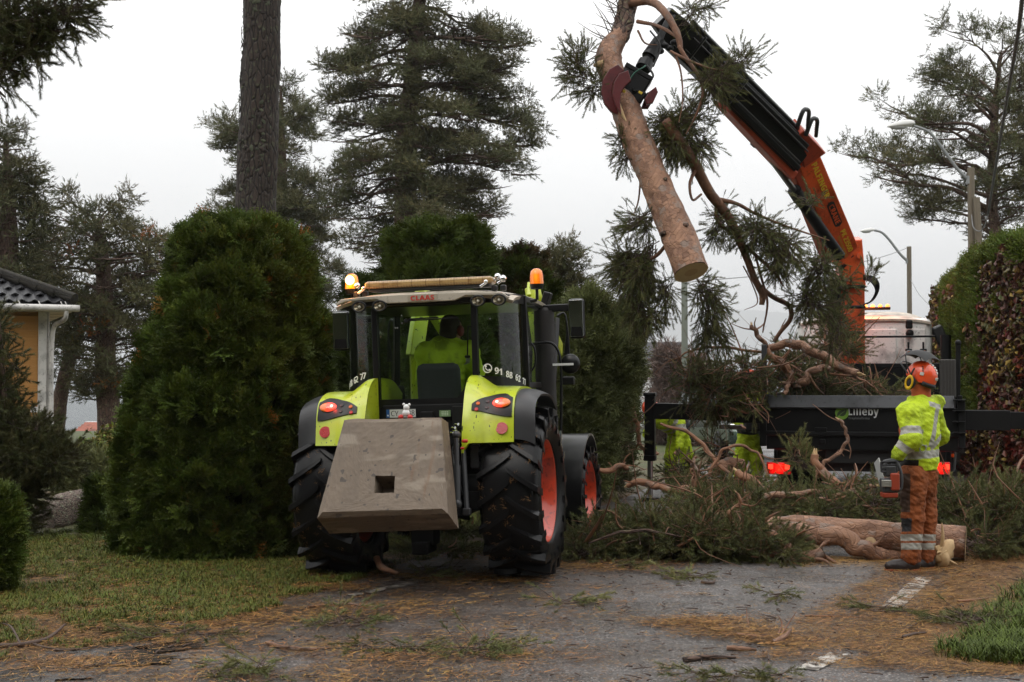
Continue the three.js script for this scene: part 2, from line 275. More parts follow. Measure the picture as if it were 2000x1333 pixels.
// ---------- ground, road, water, hills ----------
const roadL = [[-14, 5.2], [-9, 6.4], [-3.4, 7.7], [-2.35, 8.9], [-1.85, 10], [-1.55, 11], [-0.9, 12.6], [0.2, 15], [1.3, 18], [3.2, 24], [5.8, 32], [9, 42], [15, 60]];
const roadR = [[14, 5.0], [9, 6.9], [2.95, 7.75], [2.2, 8.15], [2.45, 8.6], [3.35, 10.5], [4.05, 12], [5.35, 15], [6.7, 18], [9.5, 24], [13.2, 32], [17.5, 42], [25, 60]];
const polyAt = (pl, d) => { for (let i = 0; i < pl.length - 1; i++) if (d >= pl[i][1] && d <= pl[i + 1][1]) return lerp(pl[i][0], pl[i + 1][0], (d - pl[i][1]) / (pl[i + 1][1] - pl[i][1])); return pl[d < pl[0][1] ? 0 : pl.length - 1][0]; };
const onRoad = (x, d) => d < 7.75 ? x > polyAt(roadL, d) : x > polyAt(roadL, d) && x < polyAt(roadR.slice(2), d);
function hgt(x, d) { // metres above the road
  const drop = -10 * sstep(d - (x > 4 ? 14 : 0) + (x < -8 ? 4 : 0), 42, 150);
  const side = x < polyAt(roadL, d) ? 0.05 * fbm(x * 0.7, d * 0.7, 3) + 0.02 : 0.03 * fbm(x, d, 5);
  return drop + side * sstep(Math.abs(x - polyAt(roadL, d)), 0.1, 0.8) * (onRoad(x, d) ? 0 : 1);
}
T.soil = tex(1024, 1024, (u, v) => { const n = fn(u, v, 8, 8, 6, 3), m = fn(u, v, 90, 90, 3, 7), l = fn(u, v, 60, 160, 2, 13); return mixc([0.55, 0.5, 0.45], [1.2, 1.1, 1.0], n * 0.5 + m * 0.35 + l * 0.3); }, true, [1.6, 1.6]);
T.soilB = tex(512, 512, (u, v) => 0.5 * fn(u, v, 12, 12, 5, 3) + 0.5 * fn(u, v, 70, 70, 3, 7), false, [1.6, 1.6]);
{
  const nx = 190, nd = 190, pos = [], c = [], idx = [], uv = [];
  for (let j = 0; j <= nd; j++) for (let i = 0; i <= nx; i++) {
    const x = -15 + 30 * i / nx, d = 4 + 26 * j / nd; const edge = Math.min(i, nx - i, j, nd - j) === 0;
    pos.push(x, edge ? -0.3 : hgt(x, d) - (onRoad(x, d) ? 0.03 : 0), -d); uv.push(x, d);
    const left = x < polyAt(roadL, d), eL = polyAt(roadL, d) - x, n = fbm(x * 0.8, d * 1.3, 1, 4), n2 = fbm(x * 3, d * 4, 8, 3);
    const grass = [0.05, 0.08, 0.016], soil = [0.06, 0.042, 0.026], orange = [0.19, 0.105, 0.045];
    let k;
    if (left) { const g = clamp(0.75 + n * 1.1 + n2 * 0.9 - (d > 12.6 ? 0.15 : 0) - sstep(0.7 - eL, 0, 0.7) * 0.45, 0, 1); k = mixc(mixc(soil, [0.15, 0.08, 0.03], clamp(0.5 + n2, 0, 1)), grass, g); }
    else { const e = x - polyAt(roadR.slice(2), d); k = mixc(orange, grass, clamp((e - 0.2 - 0.08 * (d - 8)) * 1.6 + n, 0, 1)); k = mixc(k, soil, clamp(n2 * 1.5 + 0.15, 0, 0.7)); }
    c.push(...k);
  }
  for (let j = 0; j < nd; j++) for (let i = 0; i < nx; i++) { const a = j * (nx + 1) + i; idx.push(a, a + 1, a + nx + 1, a + 1, a + nx + 2, a + nx + 1); }
  const g = new THREE.BufferGeometry(); g.setAttribute('position', new THREE.Float32BufferAttribute(pos, 3)); g.setAttribute('color', new THREE.Float32BufferAttribute(c, 3)); g.setAttribute('uv', new THREE.Float32BufferAttribute(uv, 2)); g.setIndex(idx); g.computeVertexNormals();
  const m = mesh('ground', g, phy({ map: T.soil, bumpMap: T.soilB, bumpScale: 0.03, roughness: 0.75, vertexColors: true })); tag(m, null, null, null, 'structure');
}
{ // the land farther off, falling to the fjord
  const pos = [], c = [], idx = [], uv = [], nu = 120, nr = 70;
  for (let j = 0; j <= nr; j++) for (let i = 0; i <= nu; i++) { const d = -60 + 330 * Math.pow(j / nr, 1.15), x = -260 + 520 * i / nu; const near = x > -15.2 && x < 15.2 && d > 3 && d < 30.5; pos.push(x, (d < 42 ? 0 : hgt(x, d)) - (near ? 0.4 : 0.02), -d); uv.push(x, d); const n = fbm(x * 0.1, d * 0.1, 2); c.push(0.06 + n * 0.03, 0.08 + n * 0.03, 0.03); }
  for (let j = 0; j < nr; j++) for (let i = 0; i < nu; i++) { const a = j * (nu + 1) + i; idx.push(a, a + 1, a + nu + 1, a + 1, a + nu + 2, a + nu + 1); }
  const g = new THREE.BufferGeometry(); g.setAttribute('position', new THREE.Float32BufferAttribute(pos, 3)); g.setAttribute('color', new THREE.Float32BufferAttribute(c, 3)); g.setAttribute('uv', new THREE.Float32BufferAttribute(uv, 2)); g.setIndex(idx); g.computeVertexNormals();
  tag(mesh('terrain', g, phy({ map: T.soil, roughness: 0.9, vertexColors: true })), null, null, null, 'structure');
}
{ // asphalt
  const pos = [], uv = [], idx = [], rc = []; const rows = [];
  for (let d = 3; d < 7.75; d += 0.5) rows.push([d, -14, 14]);
  for (let d = 7.751; d < 60; d += d < 20 ? 0.15 : 1) rows.push([d, polyAt(roadL, d) + 0.05 * pn(d * 2.3, 1) + 0.07 * pn(d * 7, 4), polyAt(roadR.slice(2), d) + 0.08 * pn(d * 2.1, 9) + 0.06 * pn(d * 8, 2)]);
  const n = 110; rows.forEach(([d, a, b]) => { for (let i = 0; i <= n; i++) { const x = lerp(a, b, i / n); pos.push(x, 0.004 + 0.012 * fbm(x * 0.5, d * 0.5, 4, 2), -d); uv.push(x, d); const k = clamp(0.25 + fbm(x * 0.9, d * 1.4, 6, 4) * 1.3 + 0.55 * sstep(1.0 - (x - 0.28 * (d - 8)), 0, 1.8), 0, 1); rc.push(lerp(1, 0.5, k), lerp(1, 0.42, k), lerp(1, 0.35, k)); } });
  for (let j = 0; j < rows.length - 1; j++) for (let i = 0; i < n; i++) { const k = j * (n + 1) + i; idx.push(k, k + 1, k + n + 1, k + 1, k + n + 2, k + n + 1); }
  const g = new THREE.BufferGeometry(); g.setAttribute('color', new THREE.Float32BufferAttribute(rc, 3)); g.setAttribute('position', new THREE.Float32BufferAttribute(pos, 3)); g.setAttribute('uv', new THREE.Float32BufferAttribute(uv, 2)); g.setIndex(idx); g.computeVertexNormals();
  const wet = (u, v) => sstep(fn(u, v, 5, 9, 5, 77), 0.40, 0.60);
  const map = tex(1024, 1024, (u, v) => { const [a, , id] = cells(u, v, 72, 72, 5), n = fn(u, v, 6, 6, 5, 2), b = vn(u, v, 200, 200, 9); let c = mixc([0.045, 0.042, 0.041], [0.34, 0.31, 0.295], clamp(id * id * id * 1.1 * sstep(0.55 - a, 0, 0.3) + b * 0.3 + n * 0.2 - 0.1, 0, 1)); return c; }, true, [1.3, 1.3]);
  const bump = tex(512, 512, (u, v) => { const [a] = cells(u, v, 55, 55, 5); return 0.7 * sstep(0.7 - a, 0, 0.5) + 0.3 * vn(u, v, 150, 150, 3); }, false, [0.65, 0.65]);
  const rough = tex(512, 512, (u, v) => lerp(0.5, 0.27, wet(u, v)) + 0.12 * (vn(u, v, 128, 128, 4) - 0.5), false, [6, 6]);
  tag(mesh('road', g, phy({ map, bumpMap: bump, bumpScale: 0.005, roughness: 1, roughnessMap: rough, vertexColors: true })), null, null, null, 'structure');
}
{ // worn edge-line dashes, each a flat sheet of paint
  const paint = phy({ color: col(0.5, 0.48, 0.45), roughness: 0.5, map: tex(256, 256, (u, v) => { const n = fn(u, v, 10, 10, 5, 3); return mixc([0.16, 0.14, 0.12], [1, 0.98, 0.95], sstep(n, 0.42, 0.60)); }, true, [0.5, 0.5]) });
  const faint = paint.clone(); faint.color = col(0.22, 0.2, 0.18); const dash = (a, b, w, pm = paint) => { const d = b.clone().sub(a), s = V(-d.z, 0, d.x).normalize().multiplyScalar(w / 2), m = 12, pos = [], uv = [], idx = []; for (let i = 0; i <= m; i++) for (let j = 0; j <= 4; j++) { const p = a.clone().lerp(b, i / m).addScaledVector(s, (j - 2) / 2 * (1 + 0.06 * pn(i * 1.7, a.x))); pos.push(p.x, 0.010 + 0.012 * fbm(p.x * 0.5, -p.z * 0.5, 4, 2), p.z); uv.push(p.x, p.z); } for (let i = 0; i < m; i++) for (let j = 0; j < 4; j++) { const k = i * 5 + j; idx.push(k, k + 5, k + 1, k + 1, k + 5, k + 6); } const g = new THREE.BufferGeometry(); g.setAttribute('position', new THREE.Float32BufferAttribute(pos, 3)); g.setAttribute('uv', new THREE.Float32BufferAttribute(uv, 2)); g.setIndex(idx); g.computeVertexNormals(); if (g.attributes.normal.getY(0) < 0) { g.setIndex([...idx].reverse()); g.computeVertexNormals(); } tag(mesh('road_marking', g, pm), null, null, null, 'structure'); };
  dash(G(1575, 1311), G(1642, 1279), 0.13); dash(G(1742, 1189), G(1808, 1130), 0.15); dash(G(1835, 1098), G(1872, 1066), 0.14); dash(G(684, 1166), G(806, 1141), 0.1, faint);
}
{ const g = new THREE.PlaneGeometry(16000, 11000, 1, 1); g.rotateX(-PI / 2); const m = mesh('sea', g, phy({ color: col(0.05, 0.07, 0.08), roughness: 0.32, bumpMap: T.mid, bumpScale: 0.5 })); m.position.set(0, -9, -4500); boxUV(g); tag(m, null, null, null, 'structure'); }
{ // low hills over the water, almost lost in the rain
  const hill = (px0, px1, d, top, seed) => { const pos = [], idx = [], n = 90; for (let i = 0; i <= n; i++) { const px = lerp(px0, px1, i / n), x = (px - CX) / F * d, h = EYE + (736 - (top(i / n) + 18 * fbm(i * 0.09, seed, 0, 4))) / F * d; for (let j = 0; j <= 6; j++) { const t = j / 6; pos.push(x, lerp(-30, h, Math.sin(t * PI / 2)) + (j && j < 6 ? 3 * fbm(i * 0.3, j, seed) * 4 : 0), -d - t * 500); } } for (let i = 0; i < n; i++) for (let j = 0; j < 6; j++) { const a = i * 7 + j; idx.push(a, a + 7, a + 1, a + 1, a + 7, a + 8); } const g = new THREE.BufferGeometry(); g.setAttribute('position', new THREE.Float32BufferAttribute(pos, 3)); g.setIndex(idx); g.computeVertexNormals(); boxUV(g); tag(mesh('hills', g, phy({ color: col(0.05, 0.07, 0.05), roughness: 1, side: THREE.DoubleSide })), null, null, null, 'structure'); };
  hill(1000, 1900, 8600, (t) => 700 - 105 * Math.pow(Math.sin(PI * t), 0.8), 3);
  hill(-900, 950, 8800, (t) => 715 - 22 * Math.sin(PI * t), 8);
}

{ // standing rain water
  const puddle = (cx, cy, w, seed, y) => { const c = G(cx, cy), pos = [0, y, 0], idx = [], n = 72, k = w / F * -c.z / 2; for (let i = 0; i < n; i++) { const a = i / n * TAU, r = k * (0.75 + 0.55 * pn(Math.cos(a) * 1.3 + seed, Math.sin(a) * 1.3, seed) + 0.3 * pn(Math.cos(a) * 5, Math.sin(a) * 5, seed)); pos.push(Math.cos(a) * r, y, Math.sin(a) * r * 0.7); idx.push(0, 1 + (i + 1) % n, 1 + i); } const g = new THREE.BufferGeometry(); g.setAttribute('position', new THREE.Float32BufferAttribute(pos, 3)); g.setIndex(idx); g.computeVertexNormals(); boxUV(g); const m = mesh('water', g, phy({ color: col(0.035, 0.03, 0.027), roughness: 0.22, specularIntensity: 1, ior: 1.5 })); m.position.set(c.x, 0, c.z); tag(m, null, null, null, 'structure'); };
  puddle(180, 1290, 330, 3, 0.017); puddle(60, 1325, 260, 7, 0.017); puddle(330, 1268, 160, 12, 0.017);
}
// ---------- trees far and near ----------
GEO.big = [clump(61, 0.55, 10, 15, 0.095, 0.018), clump(62, 0.5, 10, 15, 0.095, 0.018)];
function pine(o) {
  const R = rng(o.seed), d = o.d, tr = o.trunk, root = P(tr[0][0], tr[0][1], d), gy = o.ground ?? hgt(root.x, d) - 0.1;
  const t = thing(o.name ?? 'pine_tree', o.label, 'tree', [root.x, gy, -d], 0, o.group ?? 'pine trees round the gardens'), org = V(root.x, gy, -d);
  const pts = [V(root.x, gy, -d), ...tr.filter((p) => P(p[0], p[1], d).y > gy + 0.3).map((p) => P(p[0], p[1], d).add(V(0, 0, p[3] ?? 0)))], rad = [tr[0][2] * 1.25, ...tr.map((p) => p[2])];
  new MB().add(limbGeo(pts, rad, 12, 30, 0.12, o.seed), null, true).build('trunk', o.bark ?? M.barkFar, t, org);
  const curve = new THREE.CatmullRomCurve3(pts, false, 'centripetal'), samples = curve.getPoints(120);
  const tAt = (y) => { let b = samples[0]; for (const s of samples) if (Math.abs(s.y - y) < Math.abs(b.y - y)) b = s; return b; };
  const prof = o.prof, top = prof[0][0], bot = prof[prof.length - 1][0], wood = new MB(), items = [], tc = o.tint ?? [0.7, 1.25];
  const foliage = (p, a, s) => { if (o.holes && pn(p.x * o.holes + 9, p.y * o.holes * 1.6, p.z * o.holes) > (o.hole ?? 0.12)) return; const c = tint(R, tc[0], tc[1], 0.35); if (R() < (o.brown ?? 0)) c.setRGB(2.6 * (0.5 + R()), 1.0, 0.5); items.push({ p, a, roll: R() * TAU, s, c }); };
  for (let i = 0; i < o.n; i++) {
    const py = lerp(top, bot, Math.pow((i + R()) / o.n, o.bias ?? 0.85)), y0 = P(0, py, d).y, c = tAt(y0), cpx = CX + c.x / d * F, [l, r] = profileAt(prof, py), phi = i * 2.399 + R() * 0.5, cx = Math.cos(phi), lat = Math.max(0.1, (cx < 0 ? cpx - l : r - cpx)) / F * d, avg = Math.max(0.2, (r - l) / 2 / F * d);
    const rr = (lat * Math.abs(cx) + avg * 0.85 * (1 - Math.abs(cx))) * (0.62 + 0.38 * R());
    const E = V(c.x + cx * rr, y0 + (R() - 0.4) * 0.15 * rr, c.z + Math.sin(phi) * rr), dr = (o.droop ?? 0.1) * rr + (py < top + 0.25 * (bot - top) ? -0.45 * rr : 0), S = tAt(y0 + dr).clone();
    const m1 = S.clone().lerp(E, 0.35).add(V((R() - 0.5) * 0.14 * rr, 0.1 * rr * R(), (R() - 0.5) * 0.14 * rr)), m2 = S.clone().lerp(E, 0.7).add(V((R() - 0.5) * 0.14 * rr, (R() * 0.14 - 0.06) * rr, (R() - 0.5) * 0.14 * rr)), rl = Math.min(0.15, 0.016 * rr + 0.018) * (o.limb ?? 1);
    wood.add(limbGeo([S, m1, m2, E], [rl, rl * 0.7, rl * 0.4, 0.008], 5, 9, 0, 0, false), null, true);
    const lc = new THREE.CatmullRomCurve3([S, m1, m2, E]), ns = Math.ceil((o.subs ?? 2.4) * rr + 2);
    for (let k = 0; k < ns; k++) {
      const tt = lerp(o.bare ?? 0.3, 1, (k + R()) / ns), b = lc.getPoint(tt), dir = lc.getTangent(tt), sg = k % 2 ? 1 : -1, an = sg * (0.4 + R() * 0.8) * (tt > 0.93 ? 0.3 : 1), sd = V(dir.x * Math.cos(an) - dir.z * Math.sin(an), dir.y * 0.4 + 0.2 * R() - (o.hang ?? 0) * R(), dir.x * Math.sin(an) + dir.z * Math.cos(an)).normalize(), L = (0.34 * rr * (1.15 - 0.6 * tt) + 0.3) * (0.6 + 0.7 * R()), e = b.clone().addScaledVector(sd, L), mid = b.clone().lerp(e, 0.5).add(V(0, -0.05 * L, 0));
      wood.add(limbGeo([b, mid, e], [rl * 0.3 + 0.006, rl * 0.2 + 0.005, 0.005], 4, 4, 0, 0, false), null, true);
      const m = Math.max(2, Math.round((o.dens ?? 7) * 0.64 * L));
      for (let q = 0; q < m; q++) { const f = 0.25 + 0.8 * R(), p = b.clone().lerp(e, f).add(V((R() - 0.5) * 0.55 * L, (R() - 0.3) * (o.pad ?? 0.28) * L + 0.03, (R() - 0.5) * 0.55 * L)); foliage(p, V(R() - 0.5 + sd.x * 0.7, (o.lift ?? 0.7) + R() * 0.5, R() - 0.5 + sd.z * 0.7).normalize(), (o.cs ?? 1) * (0.7 + 0.6 * R())); }
    }
  }
  wood.build('limb', o.limbMat ?? M.barkFar, t, org);
  scatter('crown', o.geo ?? GEO.big[o.seed % 2], o.needles ?? M.needleFar, items, t, org);
  return t;
}
pine({ seed: 11, d: 45, label: 'tall broad Scots pine with reddish crooked limbs standing behind the clipped thujas', trunk: [[790, 760, 0.44], [792, 440, 0.4], [795, 250, 0.33], [815, 60, 0.24], [825, -120, 0.14], [830, -290, 0.05]], prof: [[-300, 810, 860], [-150, 730, 935], [0, 690, 975], [60, 690, 990], [105, 612, 1010], [180, 620, 1035], [225, 640, 1015], [270, 650, 1062], [330, 640, 1050], [380, 650, 1010], [420, 645, 1030], [470, 660, 1015], [520, 720, 960]], n: 112, dens: 11, cs: 1.2, limb: 1.5, holes: 0.55, droop: 0.12, tint: [0.55, 1.05], lift: 0.5 });
pine({ seed: 12, d: 58, label: 'dense grey-green pine tapering to a point, half hidden by the dark bare trunk', trunk: [[545, 760, 0.4], [548, 500, 0.32], [550, 300, 0.2], [548, 170, 0.04]], prof: [[162, 540, 556], [190, 520, 580], [235, 425, 600], [290, 418, 590], [330, 440, 600], [370, 440, 630], [410, 430, 665], [460, 470, 650], [520, 450, 660], [600, 470, 670], [680, 480, 680]], n: 85, dens: 11, cs: 1.35, droop: 0.22, holes: 0.5, tint: [0.6, 1.05] });
pine({ seed: 13, d: 34, label: 'wide spreading pine with brown broken branches between the yellow house and the big clipped thuja', trunk: [[216, 862, 0.27], [206, 700, 0.25], [205, 620, 0.22], [200, 520, 0.17], [190, 430, 0.08]], prof: [[378, 130, 260], [400, 105, 275], [430, 90, 240], [460, 60, 330], [520, 55, 345], [580, 70, 320], [640, 110, 310], [690, 120, 290], [740, 130, 290], [780, 170, 260]], n: 62, dens: 12, cs: 0.95, pad: 0.5, droop: -0.2, bare: 0.35, holes: 0.7, brown: 0.035, limb: 1.25, tint: [0.6, 1.1], lift: 0.6 });
pine({ seed: 14, d: 36, label: 'leaning dark pine at the corner of the yellow house, left of the wide pine', trunk: [[105, 850, 0.2], [120, 760, 0.17], [150, 650, 0.13], [170, 560, 0.06]], prof: [[540, 120, 230], [600, 110, 240], [660, 95, 230], [720, 95, 220], [760, 100, 180]], n: 30, dens: 8, cs: 0.9, holes: 0.8, tint: [0.5, 0.95] });
pine({ seed: 15, d: 31, label: 'tall pine cut by the left edge of the photo, rising above the tiled roof', trunk: [[12, 900, 0.3], [12, 620, 0.26], [15, 400, 0.14], [10, 265, 0.03]], prof: [[255, -10, 24], [290, -60, 52], [340, -90, 72], [400, -110, 80], [440, -120, 82], [480, -120, 70], [540, -100, 60], [620, -90, 60]], n: 52, dens: 12, cs: 0.95, holes: 0.6, tint: [0.5, 0.95] });
pine({ seed: 16, d: 38, label: 'wind-swept pine with a curved reddish trunk above the creeper hedge on the right', trunk: [[1956, 560, 0.19], [1950, 480, 0.17], [1938, 400, 0.15], [1940, 300, 0.13], [1945, 200, 0.1], [1955, 110, 0.04]], prof: [[55, 1925, 1990], [80, 1870, 2030], [110, 1800, 2050], [150, 1785, 2060], [200, 1785, 2060], [240, 1690, 2060], [280, 1690, 2050], [320, 1720, 2060], [350, 1705, 2050], [400, 1760, 2040], [450, 1800, 1960]], n: 50, dens: 12, cs: 0.95, pad: 0.55, droop: -0.3, bare: 0.45, holes: 0.85, limb: 1.3, tint: [0.6, 1.1], lift: 0.55 });
pine({ seed: 18, d: 24, name: 'conifer', label: 'slender conifer tip poking up between the reddish thuja and the junipers', trunk: [[1100, 800, 0.08], [1098, 600, 0.05], [1095, 498, 0.01]], prof: [[492, 1090, 1098], [520, 1082, 1108], [560, 1076, 1114], [620, 1066, 1126], [720, 1055, 1140]], n: 46, dens: 20, cs: 0.55, droop: -0.5, tint: [0.7, 1.1] });
{ // thick dark trunk behind the clipped thuja: its crown is above the frame
  const d = 16, t = thing('pine_tree', 'thick dark pine trunk with flaking lichened bark rising behind the big clipped thuja', 'tree', [P(500, 900, d).x, 0, -d], 0, 'pine trees round the gardens'), org = t.position.clone();
  new MB().add(limbGeo([V(org.x, -0.1, -d), P(500, 700, d), P(500, 430, d), P(506, 200, d), P(512, 0, d), P(515, -500, d), P(522, -900, d)], [0.3, 0.255, 0.24, 0.232, 0.226, 0.2, 0.13], 40, 160, 0.1, 4), null, true).build('trunk', M.barkDark, t, org);
  const R = rng(31), it = [], w = new MB(); // lichen scales on the bark, and the crown overhead
  for (let i = 0; i < 26; i++) { const a = i * 2.399, y = 7.3 + 4.2 * R(), L = 1.2 + R() * 2.2, s = V(org.x + 0.1, y, -d), e = V(org.x + Math.cos(a) * L, y + 0.5 + R() * 0.8, -d + Math.sin(a) * L); w.add(limbGeo([s, s.clone().lerp(e, 0.5).add(V(0, 0.2, 0)), e], [0.06, 0.04, 0.01], 5, 6, 0, 0, false), null, true); for (let k = 0; k < 26; k++) { const p = s.clone().lerp(e, 0.35 + 0.7 * R()).add(V((R() - 0.5) * 0.9, (R() - 0.3) * 0.5, (R() - 0.5) * 0.9)); it.push({ p, a: V(R() - 0.5, 0.8, R() - 0.5).normalize(), roll: R() * TAU, s: 1 + R() * 0.6, c: tint(R, 0.6, 1.1) }); } }
  w.build('limb', M.barkFar, t, org); scatter('crown', GEO.clump[0], M.needleFar, it, t, org);
  const fl = []; for (let i = 0; i < 2200; i++) { const y = 1.5 + R() * 6, a = R() * TAU; if (fbm(Math.cos(a) * 2, y * 2.5, Math.sin(a) * 2) < -0.02) continue; const r = 0.236 - 0.003 * (y - 2), px = lerp(500, 512, (y - 3.5) / 3) ; const c = P(px, 0, d).x; fl.push({ p: V(c + Math.cos(a) * r, y, -d + Math.sin(a) * r), a: V(Math.cos(a), 0.5 * (R() - 0.5), Math.sin(a)).normalize(), roll: R() * TAU, s: 0.45 + R() * 0.8, c: R() < 0.45 ? col(0.06, 0.066, 0.042).multiplyScalar(0.5 + R()) : col(0.03, 0.022, 0.018).multiplyScalar(0.6 + R()) }); }
  const fg = []; { const q = rng(5); for (let k = 0; k < 7; k++) { const a = (k / 7) * TAU, b = ((k + 1) / 7) * TAU, ra = 0.022 * (0.7 + 0.5 * hash2(k, 1, 2)), rb = 0.022 * (0.7 + 0.5 * hash2((k + 1) % 7, 1, 2)); fg.push(0, 0.012, 0, Math.cos(b) * rb, 0.004, Math.sin(b) * rb * 1.6, Math.cos(a) * ra, 0.004, Math.sin(a) * ra * 1.6); } }
  tag(scatter('bark_flakes', triGeo(fg), phy({ color: 0xffffff, roughness: 0.85, side: THREE.DoubleSide }), fl, t, org), null, null, null, 'stuff');
}
// clipped thujas, junipers and shrubs: sprays over a lumpy body
function shrub(o) {
  const R = rng(o.seed), d = o.d, pr = o.prof, top = pr[0][0], bot = pr[pr.length - 1][0], mid = profileAt(pr, bot), bx = ((mid[0] + mid[1]) / 2 - CX) / F * d, by = o.ground ?? Math.min(P(0, bot, d).y, 0.02), org = V(bx, by, -d), kz = o.kz ?? 1, S = o.S ?? 1, lf = o.lf ?? 2, la = o.la ?? 0.12;
  const t = thing(o.name, o.label, o.cat ?? 'shrub', org, 0, o.group ?? { clipped_thuja: 'clipped thujas', juniper: 'junipers behind the tractor', garden_shrub: 'garden shrubs beside the house' }[o.name]), items = [], ga = o.geo ?? GEO.spray[o.seed % 2];
  const bill = (x, y, z) => 0.75 - 2.6 * Math.abs(pn(x, y, z)); const lump = (x, y, z) => 0.8 * pn(x * lf * 0.8 + o.seed, y * lf * 0.6, z * lf * 0.8) + 0.55 * bill(x * lf * 1.5, y * lf * 1.1 + o.seed, z * lf * 1.5) + 0.32 * bill(x * lf * 3.6, y * lf * 2.8 + o.seed, z * lf * 3.6);
  const surf = (py, phi) => { const [l, r] = profileAt(pr, py), h = (r - l) / 2 / F * d, cx = ((l + r) / 2 - CX) / F * d, y = P(0, py, d).y, x = cx + Math.cos(phi) * h, z = -d + Math.sin(phi) * h * kz, k = lump(x, y, z) - 0.25 - 0.11 * S / la; const q = Math.min(1, 0.35 + h * 1.5); return V(x + Math.cos(phi) * k * la * q, y + k * la * 0.5, z + Math.sin(phi) * k * la * q); };
  const H = (bot - top) / F * d, wide = Math.max(...pr.map((p) => p[2] - p[1])) / F * d;
  const per = o.per ?? 9;
  for (let i = 0; i < o.n / per; i++) {
    let py = lerp(top, bot, R()); const [l, r] = profileAt(pr, py); if (R() > 0.12 + (r - l) / F * d / wide) { i -= 0.5; if (R() < 0.5) continue; }
    const phi = R() * TAU; if (Math.sin(phi) < -0.35 && R() < 0.6) continue;
    const p = surf(py, phi), e = 6, up = surf(Math.max(top, py - e), phi).sub(surf(Math.min(bot, py + e), phi)), sd = surf(py, phi + 0.05).sub(surf(py, phi - 0.05)), nrm = up.cross(sd).normalize(); if (nrm.dot(V(Math.cos(phi), 0.3, Math.sin(phi))) < 0) nrm.negate();
    p.addScaledVector(nrm, -Math.pow(R(), 1.4) * (o.deep ?? 0.2) + 0.02);
    const a0 = nrm.clone().multiplyScalar(o.out ?? 0.75).add(V((R() - 0.5) * 0.8, (o.up ?? 0.45) + (R() - 0.5) * 0.5, (R() - 0.5) * 0.8)).normalize(), k0 = 0.75 + 0.5 * R(), ssp = (o.sp ?? 0.075) * S;
    for (let q = 0; q < per; q++) {
      const c = o.color ? o.color(R, p) : tint(R, 0.75, 1.2, 0.35); c.multiplyScalar(k0); if (R() < (o.brown ?? 0)) c.setRGB(3.2 * (0.6 + R()), 1.1, 1.5);
      const j = rdir(R); items.push({ p: p.clone().addScaledVector(j, ssp * R()), a: a0.clone().addScaledVector(j, 0.62).normalize(), roll: R() * TAU, s: S * (0.6 + 0.6 * R()), c });
    }
  }
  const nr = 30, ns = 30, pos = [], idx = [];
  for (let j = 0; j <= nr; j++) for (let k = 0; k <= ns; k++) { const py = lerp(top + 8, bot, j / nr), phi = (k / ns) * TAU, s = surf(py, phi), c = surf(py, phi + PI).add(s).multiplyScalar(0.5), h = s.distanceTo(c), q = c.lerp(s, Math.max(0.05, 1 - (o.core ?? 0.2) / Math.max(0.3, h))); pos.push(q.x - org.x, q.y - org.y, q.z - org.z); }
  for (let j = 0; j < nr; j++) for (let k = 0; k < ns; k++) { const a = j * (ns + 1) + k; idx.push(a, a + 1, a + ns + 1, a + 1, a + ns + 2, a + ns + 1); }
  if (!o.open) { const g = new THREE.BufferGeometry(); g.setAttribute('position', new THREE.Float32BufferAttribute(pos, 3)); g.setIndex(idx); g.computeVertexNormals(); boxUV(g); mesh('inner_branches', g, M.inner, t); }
  scatter('foliage', ga, o.mat ?? M.thuja, items, t, org);
  new MB().add(limbGeo([V(0, -0.1, 0), V(0.02, H * 0.3, 0), V(0, H * 0.6, 0)], [0.05, 0.04, 0.015].map((x) => x * (1 + wide * 0.5)), 7, 6), null, true).build('stem', M.barkFar, t);
  return t;
}
const clip = { name: 'clipped_thuja', cat: 'shrub' };
shrub({ ...clip, seed: 21, d: 13.1, label: 'huge dome-shaped clipped thuja on the lawn left of the tractor', n: 27000, S: 0.82, la: 0.17, lf: 1.8, deep: 0.13, core: 0.2, brown: 0.012, prof: [[428, 430, 480], [440, 385, 545], [465, 352, 575], [500, 335, 592], [560, 312, 612], [640, 290, 628], [720, 270, 632], [800, 248, 632], [880, 235, 625], [950, 225, 618], [1010, 222, 612], [1060, 228, 605], [1100, 262, 590]] });
shrub({ ...clip, seed: 22, d: 15.8, label: 'narrow dark clipped thuja between the big dome thuja and the tractor cab', n: 8000, la: 0.14, prof: [[540, 690, 730], [560, 672, 750], [620, 655, 770], [720, 640, 790], [900, 630, 800], [1010, 630, 800]], S: 0.9, color: (R) => tint(R, 0.4, 0.9, 0.2) });
shrub({ ...clip, seed: 23, d: 18.5, label: 'broad clipped thuja with two rounded tops behind the tractor roof', n: 12000, la: 0.18, S: 1.15, prof: [[438, 790, 880], [450, 772, 935], [470, 760, 955], [510, 745, 962], [545, 715, 962], [600, 700, 965], [700, 690, 970], [960, 680, 980]] });
shrub({ ...clip, seed: 24, d: 19.5, label: 'lower clipped thuja with reddish-brown patches right of the twin-topped thuja', n: 8000, la: 0.14, S: 1.15, prof: [[487, 985, 1050], [500, 965, 1072], [540, 955, 1086], [600, 950, 1092], [700, 945, 1098], [950, 945, 1100]], color: (R, p) => fbm(p.x * 1.3, p.y * 1.3, p.z) > 0.04 ? col(1.3 * (0.5 + R() * 0.6), 0.45, 1.2) : tint(R, 0.55, 1.2, 0.4) });
GEO.juni = spray(71, 0.24, 6, 0.02);
